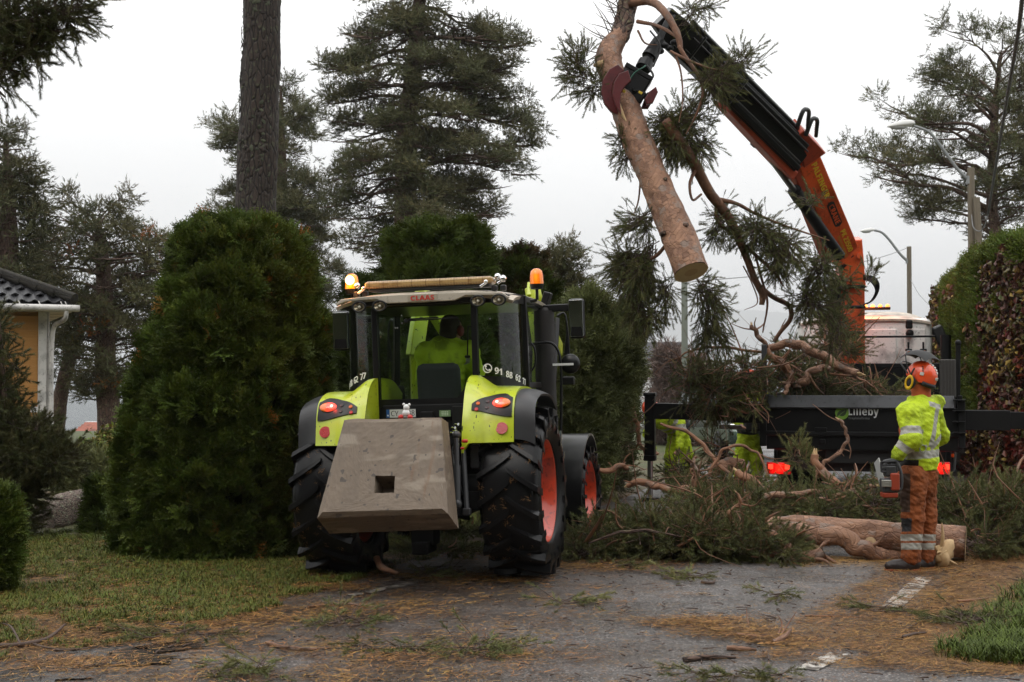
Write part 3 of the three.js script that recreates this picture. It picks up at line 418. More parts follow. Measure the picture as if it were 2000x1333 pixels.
shrub({ name: 'juniper', seed: 25, d: 17.2, label: 'loose blue-green juniper with drooping sprays behind the tractor mirror', n: 9000, la: 0.22, lf: 1.7, out: 0.6, up: 0.35, deep: 0.3, core: 0.4, geo: GEO.juni, mat: M.needle, prof: [[572, 1140, 1160], [600, 1105, 1195], [640, 1085, 1225], [690, 1075, 1240], [760, 1065, 1232], [840, 1080, 1212], [900, 1090, 1195], [960, 1110, 1185]], color: (R) => tint(R, 0.9, 1.7, 0.1) });
shrub({ name: 'juniper', seed: 26, d: 20.5, label: 'tall pointed juniper standing behind the loose drooping one', n: 5000, la: 0.3, lf: 1.4, deep: 0.35, core: 0.45, geo: GEO.juni, mat: M.needle, prof: [[596, 1218, 1226], [640, 1195, 1245], [700, 1170, 1262], [800, 1160, 1250], [930, 1160, 1225]], color: (R) => tint(R, 0.8, 1.4, 0.1) });
shrub({ ...clip, name: 'clipped_thuja', seed: 27, d: 10.6, label: 'small upright thuja cut by the left edge of the photo, nearest the camera', n: 6000, la: 0.09, lf: 3, S: 0.75, prof: [[962, -30, 8], [985, -50, 24], [1040, -60, 33], [1100, -60, 34], [1150, -55, 22], [1170, -40, 12]] });
shrub({ name: 'young_thuja', seed: 28, d: 14.6, label: 'loose young thuja bush left of the big dome, in front of the fallen grey trunk', n: 2600, la: 0.14, lf: 2.6, S: 0.9, deep: 0.25, core: 0.3, prof: [[932, 190, 216], [955, 176, 240], [1000, 164, 250], [1045, 172, 246], [1065, 190, 235]], color: (R) => tint(R, 0.8, 1.5, 0.3) });
shrub({ name: 'garden_shrub', seed: 29, d: 22, label: 'yellow-green leafy shrub below the wide pine, right of the house', n: 4200, la: 0.3, lf: 1.5, S: 1.2, deep: 0.4, geo: GEO.leaves[0], mat: M.leafy, prof: [[858, 180, 250], [872, 150, 272], [900, 130, 290], [960, 120, 300]], color: (R) => col(0.8 + R() * 0.9, 0.7 + R() * 0.7, 0.7) });
shrub({ name: 'garden_shrub', seed: 30, d: 18, label: 'dull green low shrub behind the fallen grey trunk', n: 2600, la: 0.22, lf: 2, S: 1.0, deep: 0.3, geo: GEO.clump[1], mat: M.needle, prof: [[905, 160, 220], [925, 140, 250], [980, 130, 260]], color: (R) => tint(R, 0.8, 1.5, 0.2) });
shrub({ name: 'bare_shrub', seed: 33, d: 34, label: 'bare brown-grey shrub beside the thin grey lamp post', n: 2600, la: 0.4, lf: 1.2, S: 1.5, deep: 0.6, open: true, geo: GEO.clump[2], mat: plain(0.16, 0.125, 0.11, 0.9, { side: THREE.DoubleSide }), prof: [[690, 1300, 1332], [720, 1285, 1362], [760, 1278, 1375], [850, 1278, 1385]], color: (R) => tint(R, 0.6, 1.3, 0.2) });
// creeper-covered hedge along the right roadside
{
  const seed = 41, R = rng(seed), d0 = 20, org = P(1930, 960, d0).setY(0), t = thing('creeper_hedge', 'tall hedge overgrown with red and brown creeper along the right roadside', 'hedge', org), items = [], items2 = [];
  // a curved face: (px, top py, depth) from the far end towards the camera
  const rib = [[1818, 610, 30], [1826, 566, 28], [1850, 545, 26], [1880, 515, 23.5], [1915, 492, 21], [1950, 486, 19.8], [1985, 492, 18.9], [2040, 470, 18.2], [2150, 430, 17.6]];
  const at = (s) => { const k = clamp(s, 0, 0.9999) * (rib.length - 1), i = Math.floor(k), f = k - i, a = rib[i], b = rib[i + 1]; const d = lerp(a[2], b[2], f); return [P(lerp(a[0], b[0], f), lerp(a[1], b[1], f), d), d]; };
  const pt = (s, v, k) => { const [p, d] = at(s), y = p.y * v, b = at(Math.min(0.999, s + 0.02))[0].sub(at(Math.max(0, s - 0.02))[0]).setY(0).normalize(), n = V(-b.z, 0, b.x); if (n.dot(V(-p.x, 0, -p.z)) < 0) n.negate(); const bulge = 0.28 * fbm(s * 14, v * 4, 3, 3) + 0.12 * pn(s * 50, v * 14, 8) - 0.16 * Math.pow(v, 6); return [V(p.x, y, p.z).addScaledVector(n, bulge + k), n]; };
  const crimson = (s, v) => { const a = fbm(s * 7, v * 3, 5, 3), b = fbm(s * 9, v * 4, 15, 3); const px = lerp(1818, 2150, s); return { a, b, px }; };
  for (let i = 0; i < 15000; i++) {
    const s = R(), v = Math.pow(R(), 0.8), [p, n] = pt(s, v, -0.2 * R() * R()), px = CX + p.x / -p.z * F, q = fbm(s * 10, v * 4, 5, 3), w = fbm(s * 13, v * 6, 25, 3);
    const green = (px > 1852 && px < 1928 && q > -0.22 && v > 0.28) || (v > 0.93 && px > 1845 && q > -0.1) || q > 0.3;
    if (green) items2.push({ p, a: V(n.x * 0.7 + (R() - 0.5) * 0.6, 0.5 + R() * 0.4, n.z * 0.7 + (R() - 0.5) * 0.6).normalize(), roll: R() * TAU, s: 1.2 + R() * 0.6, c: tint(R, 0.8, 1.5, 0.5) });
    else { const red = v < 0.5 ? (w > 0.0 ? 1 : 0) : w > 0.25 ? 1 : 0; const c = red ? col(0.10 + R() * 0.10, 0.016 + R() * 0.03, 0.018) : R() < 0.42 ? col(0.07 + 0.08 * R(), 0.085, 0.025) : col(0.065 + 0.05 * R(), 0.038, 0.028); if (R() < 0.07) c.setRGB(0.3, 0.2, 0.04); items.push({ p, a: n.clone().add(rdir(R).multiplyScalar(0.7)).normalize(), roll: R() * TAU, s: 0.75 + R() * 0.6, c }); }
  }
  for (let i = 0; i < 1500; i++) { const s = R(), [p] = pt(s, 0.98 + R() * 0.05, -0.5 * R()); items2.push({ p, a: V((R() - 0.5) * 0.5, 1, (R() - 0.5) * 0.5).normalize(), roll: R() * TAU, s: 1 + R() * 0.8, c: tint(R, 0.9, 1.7, 0.4) }); }
  const pos = [], idx = []; for (let i = 0; i <= 60; i++) for (let j = 0; j <= 24; j++) { const [p, n] = pt(i / 60, Math.min(1, j / 18), -0.24); if (j > 18) p.addScaledVector(n, -(j - 18) * 0.25); p.sub(org); pos.push(p.x, p.y, p.z); }
  for (let i = 0; i < 60; i++) for (let j = 0; j < 24; j++) { const a = i * 25 + j; idx.push(a, a + 25, a + 1, a + 1, a + 25, a + 26); }
  const g = new THREE.BufferGeometry(); g.setAttribute('position', new THREE.Float32BufferAttribute(pos, 3)); g.setIndex(idx); g.computeVertexNormals(); boxUV(g);
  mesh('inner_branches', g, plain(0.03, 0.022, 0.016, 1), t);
  scatter('creeper', leaves(44, 12, 0.17, 0.095), leaf(1, 1, 1, { roughness: 0.4 }), items, t, org);
  scatter('foliage', GEO.spray[0], M.thuja, items2, t, org);
  const w = new MB(); for (let i = 0; i < 26; i++) { const s = R(), a = pt(s, 0.02, -0.02)[0], b = pt(s + 0.02 * (R() - 0.5), 0.35 + 0.4 * R(), 0.02)[0]; w.add(limbGeo([a, a.clone().lerp(b, 0.5).add(V((R() - 0.5) * 0.2, 0, 0)), b], [0.02, 0.015, 0.008], 4, 6), null, true); } w.build('stem', M.barkFar, t, org);
  // grey rock face showing through below
  const rk = new MB(); for (let i = 0; i < 5; i++) { const gq = new THREE.IcosahedronGeometry(0.5, 3), pp = gq.attributes.position; for (let k = 0; k < pp.count; k++) { const x = pp.getX(k), y = pp.getY(k), z = pp.getZ(k), f = 1 + 0.5 * fbm(x * 2 + i * 5, y * 2, z * 2); pp.setXYZ(k, x * f * 0.8, y * f * 1.2, z * f * 0.8); } gq.computeVertexNormals(); const [q] = pt(0.27 + i * 0.03, 0.1 + 0.1 * (i % 3), 0.02); rk.put(gq, q.x, q.y, q.z, 0, i, 0); }
  const rock = tag(rk.build('rock_face', phy({ color: col(0.17, 0.16, 0.15), map: T.dirt, bumpMap: T.mid, bumpScale: 0.06, roughness: 0.85 })), null, null, null, 'structure');
}

{ // unseen foliage bank behind the camera, placed to darken camera-facing sides and reflections
  const R = rng(900), it = [], w = new MB();
  for (let i = 0; i < 6800; i++) { const a = PI * (0.02 + 0.96 * R()), r = 8 + 6 * R(), h = (12.5 + 3 * fbm(Math.cos(a) * 5, Math.sin(a) * 5, 2)) * Math.pow(R(), 0.8); it.push({ p: V(Math.cos(a) * r * 1.5, h, Math.sin(a) * r + 1), a: V(R() - 0.5, 0.7, R() - 0.5).normalize(), roll: R() * TAU, s: 2.2 + R() * 1.6, c: tint(R, 0.5, 1.1, 0.3) }); }
  tag(scatter('unseen_woodland', GEO.big[0], M.needleFar, it), 'unseen bank of foliage behind the camera, placed to darken surfaces facing it', null, null, 'stuff');
}
// ---------- houses, poles, wires ----------
{ // yellow boarded house at the left, d about 24: corner at px 88
  const d = 24, k = F / d, X = (px) => (px - CX) / k, Y = (py) => EYE + (736 - py) / k;
  const h = thing('house', 'yellow clapboard house with white corner board and black pantile roof at the left edge', 'house', [X(88), 0, -d], 24 * PI / 180), ox = X(88), oz = -d;
  const map = tex(512, 128, (u, v) => { const n = fn(u, v, 3, 20, 4, 6), g = fn(u, v, 8, 60, 3, 9); return mixc([0.40, 0.185, 0.04], [0.53, 0.27, 0.075], n * 0.7 + g * 0.4 - 0.05); }, true, [2.4, 0.6]);
  const mat = phy({ map, roughness: 0.65, bumpMap: T.fine, bumpScale: 0.002 }), eave = Y(608), pitch = 0.128;
  for (let i = 0, y = eave - 0.1; y > -0.3; i++, y -= pitch) new MB().box(4.6, pitch + 0.012, 0.022, -2.36, y - pitch / 2, 0.012, 0.09, 0, 0, 0.003).build('board', mat, h); // toe of each board proud of the next
  for (let i = 0, y = eave - 0.1; y > -0.3; i++, y -= pitch * 2) new MB().box(0.022, pitch * 2 - 0.008, 6, 0.012, y - pitch, -3.1).build('board', mat, h);
  const wall = new MB(); wall.box(4.6, eave + 0.3, 6, -2.34, (eave - 0.3) / 2, -3.02); wall.build('wall', plain(0.3, 0.16, 0.05, 0.8), h);
  const wm = phy({ color: col(0.62, 0.6, 0.57), roughness: 0.5, map: T.dirt });
  const cb = new MB(); cb.box(0.15, eave + 0.3, 0.04, -0.055, (eave - 0.3) / 2, 0.045); cb.box(0.04, eave + 0.3, 0.15, 0.045, (eave - 0.3) / 2, -0.06); cb.build('corner_board', wm, h);
  const so = new MB(); so.box(5.2, 0.03, 7.1, -2.15, eave + 0.0, -3.02); so.box(5.2, 0.1, 0.02, -2.15, eave + 0.05, 0.5); so.box(0.02, 0.1, 7.1, 0.45, eave + 0.05, -3.02); so.build('soffit', wm, h);
  // hip roof of pantiles
  const y0 = eave + 0.13, ex = 0.42, ez = 0.5, slope = 0.42, tl = 0.33, tw = 0.215, tileM = [0, 1, 2].map((i) => phy({ color: col(0.018 + i * 0.006, 0.018 + i * 0.006, 0.021 + i * 0.006), roughness: 0.42, bumpMap: T.mid, bumpScale: 0.004 }));
  const tg = (() => { const f = (u, v) => V((u - 0.5) * (tw + 0.02), 0.024 * Math.cos(u * TAU) * 1 + 0.012, (0.5 - v) * (tl + 0.04)); return sheet((u, v) => f(u, v), 8, 1, 0.014); })();
  const R = rng(4), rot = Math.atan(slope);
  for (let r = 0; r < 9; r++) { const run = r * tl * Math.cos(rot), z = ez - run - 0.16, y = y0 + run * slope + 0.07; for (let x = ex - run * 1.0 - 0.06; x > -4.4; x -= tw) { const t = new THREE.Mesh(tg, tileM[Math.floor(R() * 3)]); t.name = 'roof_tile'; t.position.set(x - 0.05, y + 0.008 * R(), z); t.rotation.set(rot - 0.07, 0, 0); t.castShadow = true; h.add(t); if (X(88) + x < X(-30)) break; } }
  const rf = new MB(), a = V(ex, y0, ez), b = V(-4.8, y0, ez), c2 = V(ex, y0, -6.5), ap = V(-2.6, y0 + 3.02 * slope, -2.52), ap2 = V(-4.8, y0 + 3.02 * slope, -2.52); const tr = []; for (const q of [a, ap, b, b, ap, ap2, c2, ap, a, c2, ap2, ap]) tr.push(q.x, q.y - 0.02, q.z); rf.add(triGeo(tr)); rf.build('roof_underlay', tileM[0], h);
  for (let i = 0; i < 11; i++) { const p0 = a.clone().lerp(ap, i / 11).add(V(0.02, 0.07, 0.02)), p1 = a.clone().lerp(ap, (i + 1.15) / 11).add(V(0.02, 0.09, 0.02)); const g = new MB(); g.cyl(p0, p1, 0.105, 0.09, 12); g.build('ridge_tile', phy({ color: i < 6 ? col(0.13, 0.12, 0.045) : col(0.06, 0.058, 0.05), roughness: 0.85, map: T.barkDark, bumpMap: T.mid, bumpScale: 0.03 }), h); }
  const gt = new MB(); gt.tube([V(-4.8, y0 - 0.1, ez + 0.1), V(ex + 0.1, y0 - 0.1, ez + 0.1)], [0.062, 0.062], 10, 2); gt.build('gutter', wm, h);
  for (const px of [36, 72, 112, 120]) { const x = X(px) - ox; new MB().bar(V(x - 0.02, y0 + 0.02, ez + 0.06), V(x + 0.02, y0 - 0.1, ez + 0.16), 0.02, 0.012).build('gutter_bracket', wm, h); }
  const dp = new MB(); dp.tube([V(0.3, y0 - 0.14, ez + 0.1), V(0.28, y0 - 0.28, ez + 0.05), V(0.14, y0 - 0.4, 0.16), V(0.11, y0 - 0.55, 0.1), V(0.11, -0.2, 0.1)], [0.042, 0.042], 10, 40); dp.build('downpipe', wm, h);
  const np = new THREE.PlaneGeometry(0.13, 0.1); np.translate(X(68) - ox, Y(800), 0.05); mesh('house_number', np, phy({ roughness: 0.4, map: canvasTex(128, 100, (x, w, q) => { x.fillStyle = '#ddd'; x.fillRect(0, 0, w, q); x.fillStyle = '#111'; x.font = 'bold 78px sans-serif'; x.fillText('28', 20, 78); }) }), h);
  const fd = new MB(); fd.box(4.7, 0.5, 6.1, -2.36, -0.2, -3.02); fd.build('foundation', plain(0.2, 0.19, 0.18, 0.9), h);
}
function simpleHouse(label, px0, px1, pyEave, pyRidge, d, wallC, roofC, gable) {
  const k = F / d, x0 = (px0 - CX) / k, x1 = (px1 - CX) / k, ye = EYE + (736 - pyEave) / k, yr = EYE + (736 - pyRidge) / k, g = hgt((x0 + x1) / 2, d) - 0.5, h = thing('house', label, 'house', [(x0 + x1) / 2, g, -d]), w = x1 - x0, D = gable ? 7 : 8;
  const b = new MB(); b.box(w, ye - g, D, 0, (ye - g) / 2, -D / 2); if (gable) b.prism([[-w / 2, ye - g], [w / 2, ye - g], [0, yr - g - 0.1]], 0, -D); b.build('wall', phy({ color: col(...wallC), roughness: 0.7, map: T.dirt }), h);
  const roofM = phy({ color: col(...roofC), roughness: 0.6, map: T.dirt });
  const n = Math.ceil(8), pitch = (yr - ye), courses = 9; // overlapping courses of tiles
  for (let i = 0; i < courses; i++) { const t0 = i / courses, t1 = (i + 1.25) / courses; if (gable) for (const s of [-1, 1]) new MB().bar(V(s * lerp(w / 2 + 0.3, 0, (t0 + t1) / 2), ye - g + pitch * (t0 + t1) / 2 + 0.08 - 0.05, 0.3), V(s * lerp(w / 2 + 0.3, 0, (t0 + t1) / 2), ye - g + pitch * (t0 + t1) / 2 + 0.03, -D - 0.3), (w / 2) / courses * 1.2, 0.08).build('roof_course', roofM, h); else new MB().box(w + 0.6, 0.07, (D / 2) / courses * 1.35, 0, ye - g + pitch * (t0 + t1) / 2 + 0.04, 0.35 - (D / 2) * (t0 + t1) / 2, 0.55).build('roof_course', roofM, h); }
  const tm = plain(0.7, 0.7, 0.7, 0.5); if (gable) for (const s of [-1, 1]) new MB().bar(V(s * (w / 2 + 0.32), ye - g - 0.02, 0.34), V(0, yr - g + 0.1, 0.34), 0.06, 0.22).build('trim', tm, h); else { new MB().box(w + 0.6, 0.16, 0.05, 0, ye - g - 0.02, 0.5).build('trim', tm, h); new MB().box(w + 0.6, 0.2, 0.3, 0, yr - g + 0.1, -D / 2).build('ridge', tm, h); }
  const wn = new MB(); for (const x of [-w / 4, w / 4]) { const f = new MB().box(0.9, 1.1, 0.06, x, ye - g - 1.4, 0.02).build('window', plain(0.7, 0.7, 0.7, 0.5), h); new MB().box(0.74, 0.94, 0.02, x, ye - g - 1.4, 0.06).build('pane', plain(0.03, 0.035, 0.04, 0.1), f); }
  return h;
}
simpleHouse('house with a red tiled roof down by the fjord, seen under the wide pine', 128, 262, 872, 838, 62, [0.7, 0.68, 0.66], [0.30, 0.085, 0.05], false);
simpleHouse('distant white house with a dark tiled roof and white gable trim beyond the junipers', 1180, 1342, 745, 672, 52, [0.6, 0.6, 0.6], [0.035, 0.035, 0.042], false);
{ // far white gable beside it
  simpleHouse('small white gabled house half hidden behind the bare shrub', 1262, 1332, 790, 700, 44, [0.66, 0.66, 0.65], [0.16, 0.16, 0.17], true);
  simpleHouse('house with an orange-red roof glimpsed between the narrow thuja and the big dome thuja', 622, 700, 660, 618, 60, [0.6, 0.6, 0.58], [0.35, 0.1, 0.05], true);
}
// utility poles, lamps and cables
function pole(label, px, pyTop, d, r, lean = 0, mat = 'wood') { const p = P(px, pyTop, d), g = hgt(p.x, d) - 0.3, t = thing('utility_pole', label, 'pole', [p.x - lean, g, -d], 0, 'poles along the road'); const m = mat === 'wood' ? phy({ map: T.barkFarWood, bumpMap: T.barkFarB, bumpScale: 0.006, roughness: 0.85 }) : plain(0.16, 0.18, 0.15, 0.6); new MB().add(limbGeo([V(0, 0, 0), V(lean * 0.5, (p.y - g) / 2, 0), V(lean, p.y - g, 0)], [r * 1.15, r], 14, 8), null, true).build('post', m, t); return [t, p]; }
T.barkFarWood = tex(128, 512, (u, v) => { const n = fn(u, v, 24, 3, 4, 5), b = fn(u, v, 3, 2, 3, 8); return mixc([0.085, 0.07, 0.05], [0.2, 0.165, 0.115], n * 0.8 + b * 0.3 - 0.05); }, true, [0.4, 2]);
T.barkFarB = tex(128, 256, (u, v) => fn(u, v, 30, 3, 3, 5), false, [0.4, 2]);
function streetLamp(label, pts, head, d, r, parentPole) {
  const a = P(...pts[0], d), t = thing('street_lamp', label, 'street lamp', a, 0, 'street lamps along the road'), q = pts.map((p) => P(p[0], p[1], d).sub(a));
  const arm = new MB(); arm.tube(q, [r * 1.25, r], 8, 24); arm.box(0.12, 0.2, 0.12, q[0].x, q[0].y, q[0].z); arm.build('arm', plain(0.22, 0.23, 0.23, 0.5), t);
  const h0 = P(head[0], head[1], d).sub(a), h1 = P(head[2], head[3], d).sub(a), c = h0.clone().add(h1).multiplyScalar(0.5), Lh = h0.distanceTo(h1), g = new THREE.SphereGeometry(0.5, 20, 14); g.scale(Lh, Lh * 0.36, Lh * 0.36); const ps = g.attributes.position; for (let i = 0; i < ps.count; i++) { const f = ps.getX(i) / Lh; ps.setY(i, ps.getY(i) * (0.85 + 0.5 * f) * (ps.getY(i) < 0 ? 0.6 : 1)); } g.computeVertexNormals();
  new MB().put(g, c.x, c.y, c.z, 0, 0, Math.atan2(h1.y - h0.y, h1.x - h0.x)).build('lamp_head', plain(0.62, 0.62, 0.6, 0.45), t);
  const l = new THREE.SphereGeometry(0.5, 14, 8); l.scale(Lh * 0.6, Lh * 0.16, Lh * 0.26); new MB().put(l, c.x - Lh * 0.1, c.y - Lh * 0.09, c.z, 0, 0, 0).build('lens', plain(0.35, 0.36, 0.35, 0.25), t);
}
pole('stout brown wooden pole in front of the wind-swept pine, carrying the bigger street lamp', 1897, 328, 33, 0.085);
pole('leaning wooden brace pole beside the stout brown pole', 1908, 386, 32.8, 0.08, -0.28);
streetLamp('larger street lamp with a white oval head on a curved arm, nearest the creeper hedge', [[1893, 352], [1872, 332], [1840, 288], [1815, 258], [1786, 246]], [1733, 248, 1788, 240], 33, 0.035);
pole('wooden pole beyond the truck cab carrying the smaller street lamp', 1776, 482, 52, 0.09);
streetLamp('smaller street lamp with a white head on a curved arm beyond the truck cab', [[1773, 510], [1760, 498], [1735, 466], [1722, 454], [1708, 450]], [1680, 452, 1710, 449], 52, 0.045);
pole('thin grey-green metal post standing behind the hanging log', 1337, 548, 33, 0.075, 0, 'metal');
{ // twisted overhead cable and thinner wires
  const cable = (name, label, pts, r, twist) => { const o = pts[0], mb = new MB(), n = 120, c = new THREE.CatmullRomCurve3(pts); if (twist) for (const s of [0, 1, 2]) { const q = []; for (let i = 0; i <= 260; i++) { const p = c.getPoint(i / 260), a = i * 0.62 + s * TAU / 3; q.push(p.add(V(Math.cos(a) * r, 0, Math.sin(a) * r))); } mb.add(limbGeo(q, [r * 0.9, r * 0.9], 5, 300), null, true); } else mb.add(limbGeo(pts, [r, r], 5, 60), null, true); const m = mb.build(name, twist ? plain(0.03, 0.03, 0.032, 0.5) : plain(0.2, 0.2, 0.2, 0.5)); tag(m, label, 'cable'); };
  cable('overhead_cable', 'thick twisted black cable hanging down from the top right corner to the stout pole', [P(2003, -60, 14), P(1990, 60, 17), P(1968, 190, 21), P(1945, 330, 27), P(1930, 420, 32)], 0.016, true);
  cable('overhead_cable', 'thin pale wire looping below the twisted cable at the stout pole', [P(1898, 420, 32.9), P(1903, 446, 32.7), P(1914, 452, 32.6), P(1924, 440, 32.4), P(1930, 420, 32.2)], 0.014);
  cable('overhead_cable', 'thin wire running left from the smaller lamp pole behind the crane', [P(1774, 484, 52), P(1730, 500, 50), P(1650, 520, 48), P(1340, 552, 33)], 0.012);
  cable('overhead_cable', 'thin wire drooping right from the smaller lamp pole towards the hedge', [P(1778, 545, 52), P(1800, 580, 48), P(1840, 600, 42), P(1960, 520, 34)], 0.012);
}
// ---------- the tractor ----------
T.speck = tex(512, 512, (u, v) => { const s = fn(u, v, 46, 30, 2, 91), g = fn(u, v, 4, 4, 5, 15); const k = sstep(s, 0.8, 0.86); return mixc(mixc([1, 1, 1], [0.72, 0.7, 0.62], sstep(g, 0.5, 0.85)), [0.06, 0.07, 0.03], k); }, true, [0.9, 0.9]);
const MT = {
  lime: phy({ color: col(0.50, 0.60, 0.018), roughness: 0.38, clearcoat: 0.7, clearcoatRoughness: 0.18, map: T.speck }),
  black: plain(0.008, 0.008, 0.0085, 0.3, { specularIntensity: 0.7 }), matt: plain(0.007, 0.007, 0.007, 0.75, { specularIntensity: 0.5 }), grey: plain(0.035, 0.036, 0.038, 0.4),
  rubber: phy({ color: col(0.009, 0.009, 0.0095), roughness: 0.27, specularIntensity: 0.4 }),
  rim: phy({ color: col(0.60, 0.055, 0.015), roughness: 0.35, clearcoat: 0.6, map: T.dirt }),
  cream: phy({ color: col(0.46, 0.41, 0.33), roughness: 0.5, map: T.dirt }), chrome: plain(0.75, 0.75, 0.75, 0.12, { metalness: 1 }), steel: plain(0.3, 0.3, 0.3, 0.35, { metalness: 1 }),
  glass: phy({ color: col(0.74, 0.83, 0.77), roughness: 0.03, transmission: 1, thickness: 0, side: THREE.DoubleSide }), lens: phy({ color: col(0.95, 0.93, 0.85), roughness: 0.1, transmission: 1, thickness: 0 }),
  white: plain(0.75, 0.75, 0.73, 0.5), red: plain(0.5, 0.02, 0.015, 0.35), orange: plain(0.65, 0.14, 0.01, 0.3), seat: plain(0.035, 0.035, 0.038, 0.85),
};
const tractor = thing('tractor', 'small lime-green tractor with orange wheels and closed cab, carrying the concrete block', 'tractor', [-0.67, 0, -11.69], -12 * PI / 180);
tractor.rotation.z = 0.03;
const L = (px, py, z) => onLocal(tractor, px, py, z);
function tyreGeo(R, w, rim, lugs, lugH) {
  const mb = new MB(), h = w / 2, sh = h * 0.35;
  const prof = [[rim, -h * 0.72], [rim + 0.02, -h * 0.85], [lerp(rim, R, 0.45), -h * 1.0], [R - lugH - 0.06, -h * 0.96], [R - lugH - 0.015, -h * 0.8], [R - lugH, -h * 0.4], [R - lugH + 0.006, 0]];
  const full = [...prof, ...prof.slice(0, -1).reverse().map(([r, x]) => [r, -x])];
  const g = new THREE.LatheGeometry(new THREE.SplineCurve(full.map(([r, x]) => new THREE.Vector2(r, x))).getPoints(40), 64); g.rotateZ(-PI / 2); mb.add(g);
  for (let k = 0; k < lugs; k++) for (const sg of [-1, 1]) {
    const th0 = (k + (sg > 0 ? 0.5 : 0)) / lugs * TAU, pos = [], idx = [], n = 7;
    for (let i = 0; i <= n; i++) {
      const s = i / n, x = lerp(-0.03 * w, h * 1.02, Math.min(1, s * 1.12)), drop = s > 0.85 ? (s - 0.85) * 0.75 : 0, th = th0 - Math.pow(s, 0.85) * 0.30 * w / R * 1.35, wd = (0.045 + 0.02 * s) / R * (R / 0.72), r1 = R - drop - 0.012 * (s * s), r0 = R - lugH - 0.03 - drop * 1.1;
      for (const [dt, r] of [[-wd * 0.62, r0], [-wd * 0.38, r1], [wd * 0.38, r1], [wd * 0.62, r0]]) pos.push(sg * x, Math.sin(th + dt) * r, Math.cos(th + dt) * r);
    }
    for (let i = 0; i < n; i++) for (let j = 0; j < 3; j++) { const a = i * 4 + j; sg > 0 ? idx.push(a, a + 4, a + 1, a + 1, a + 4, a + 5) : idx.push(a, a + 1, a + 4, a + 1, a + 5, a + 4); }
    for (const e of [0, n]) idx.push(e * 4, e * 4 + 1, e * 4 + 2, e * 4, e * 4 + 2, e * 4 + 3);
    const lg = new THREE.BufferGeometry(); lg.setAttribute('position', new THREE.Float32BufferAttribute(pos, 3)); lg.setIndex(idx); const q = lg.toNonIndexed(); q.computeVertexNormals(); mb.add(q);
  }
  return mb;
}
function rimGeo(rim, w, out) { const mb = new MB(), h = w / 2; const g = new THREE.LatheGeometry([[0.01, h * 0.1], [0.1, h * 0.1], [0.12, h * -0.05], [rim * 0.62, h * -0.05], [rim * 0.7, h * 0.05], [rim * 0.82, h * 0.1], [rim * 0.86, h * 0.45], [rim * 0.95, h * 0.6], [rim * 0.97, h * 0.76], [rim * 1.03, h * 0.8], [rim * 1.04, h * 0.74], [rim * 1.0, h * 0.6], [rim * 1.0, -h * 0.7], [rim * 0.9, -h * 0.7]].map(([r, x]) => new THREE.Vector2(r, x)), 48); g.rotateZ(-PI / 2); if (out < 0) g.rotateY(PI); mb.add(g); for (let k = 0; k < 8; k++) { const a = k / 8 * TAU; mb.cyl(V(out * h * -0.04, Math.sin(a) * 0.16, Math.cos(a) * 0.16), V(out * h * 0.06, Math.sin(a) * 0.16, Math.cos(a) * 0.16), 0.016, 0.016, 6); } return mb; }
{
  const rt = tyreGeo(0.725, 0.52, 0.435, 19, 0.042), ft = tyreGeo(0.5, 0.38, 0.325, 17, 0.03);
  const rg = mergeGeometries(rt.l), fg = mergeGeometries(ft.l);
  for (const [x, z, big] of [[0.815, 0, 1], [-0.815, 0, 1], [0.86, -2.42, 0], [-0.82, -2.42, 0]]) {
    const w = new THREE.Group(); w.name = 'wheel'; w.position.set(x, big ? 0.71 : 0.485, z); if (!big) w.rotation.y = -0.06; tractor.add(w);
    const ty = mesh('tyre', big ? rg : fg, MT.rubber, w); ty.rotation.x = x + z; rimGeo(big ? 0.435 : 0.325, big ? 0.52 : 0.38, Math.sign(x)).build('rim', MT.rim, w);
  }
}
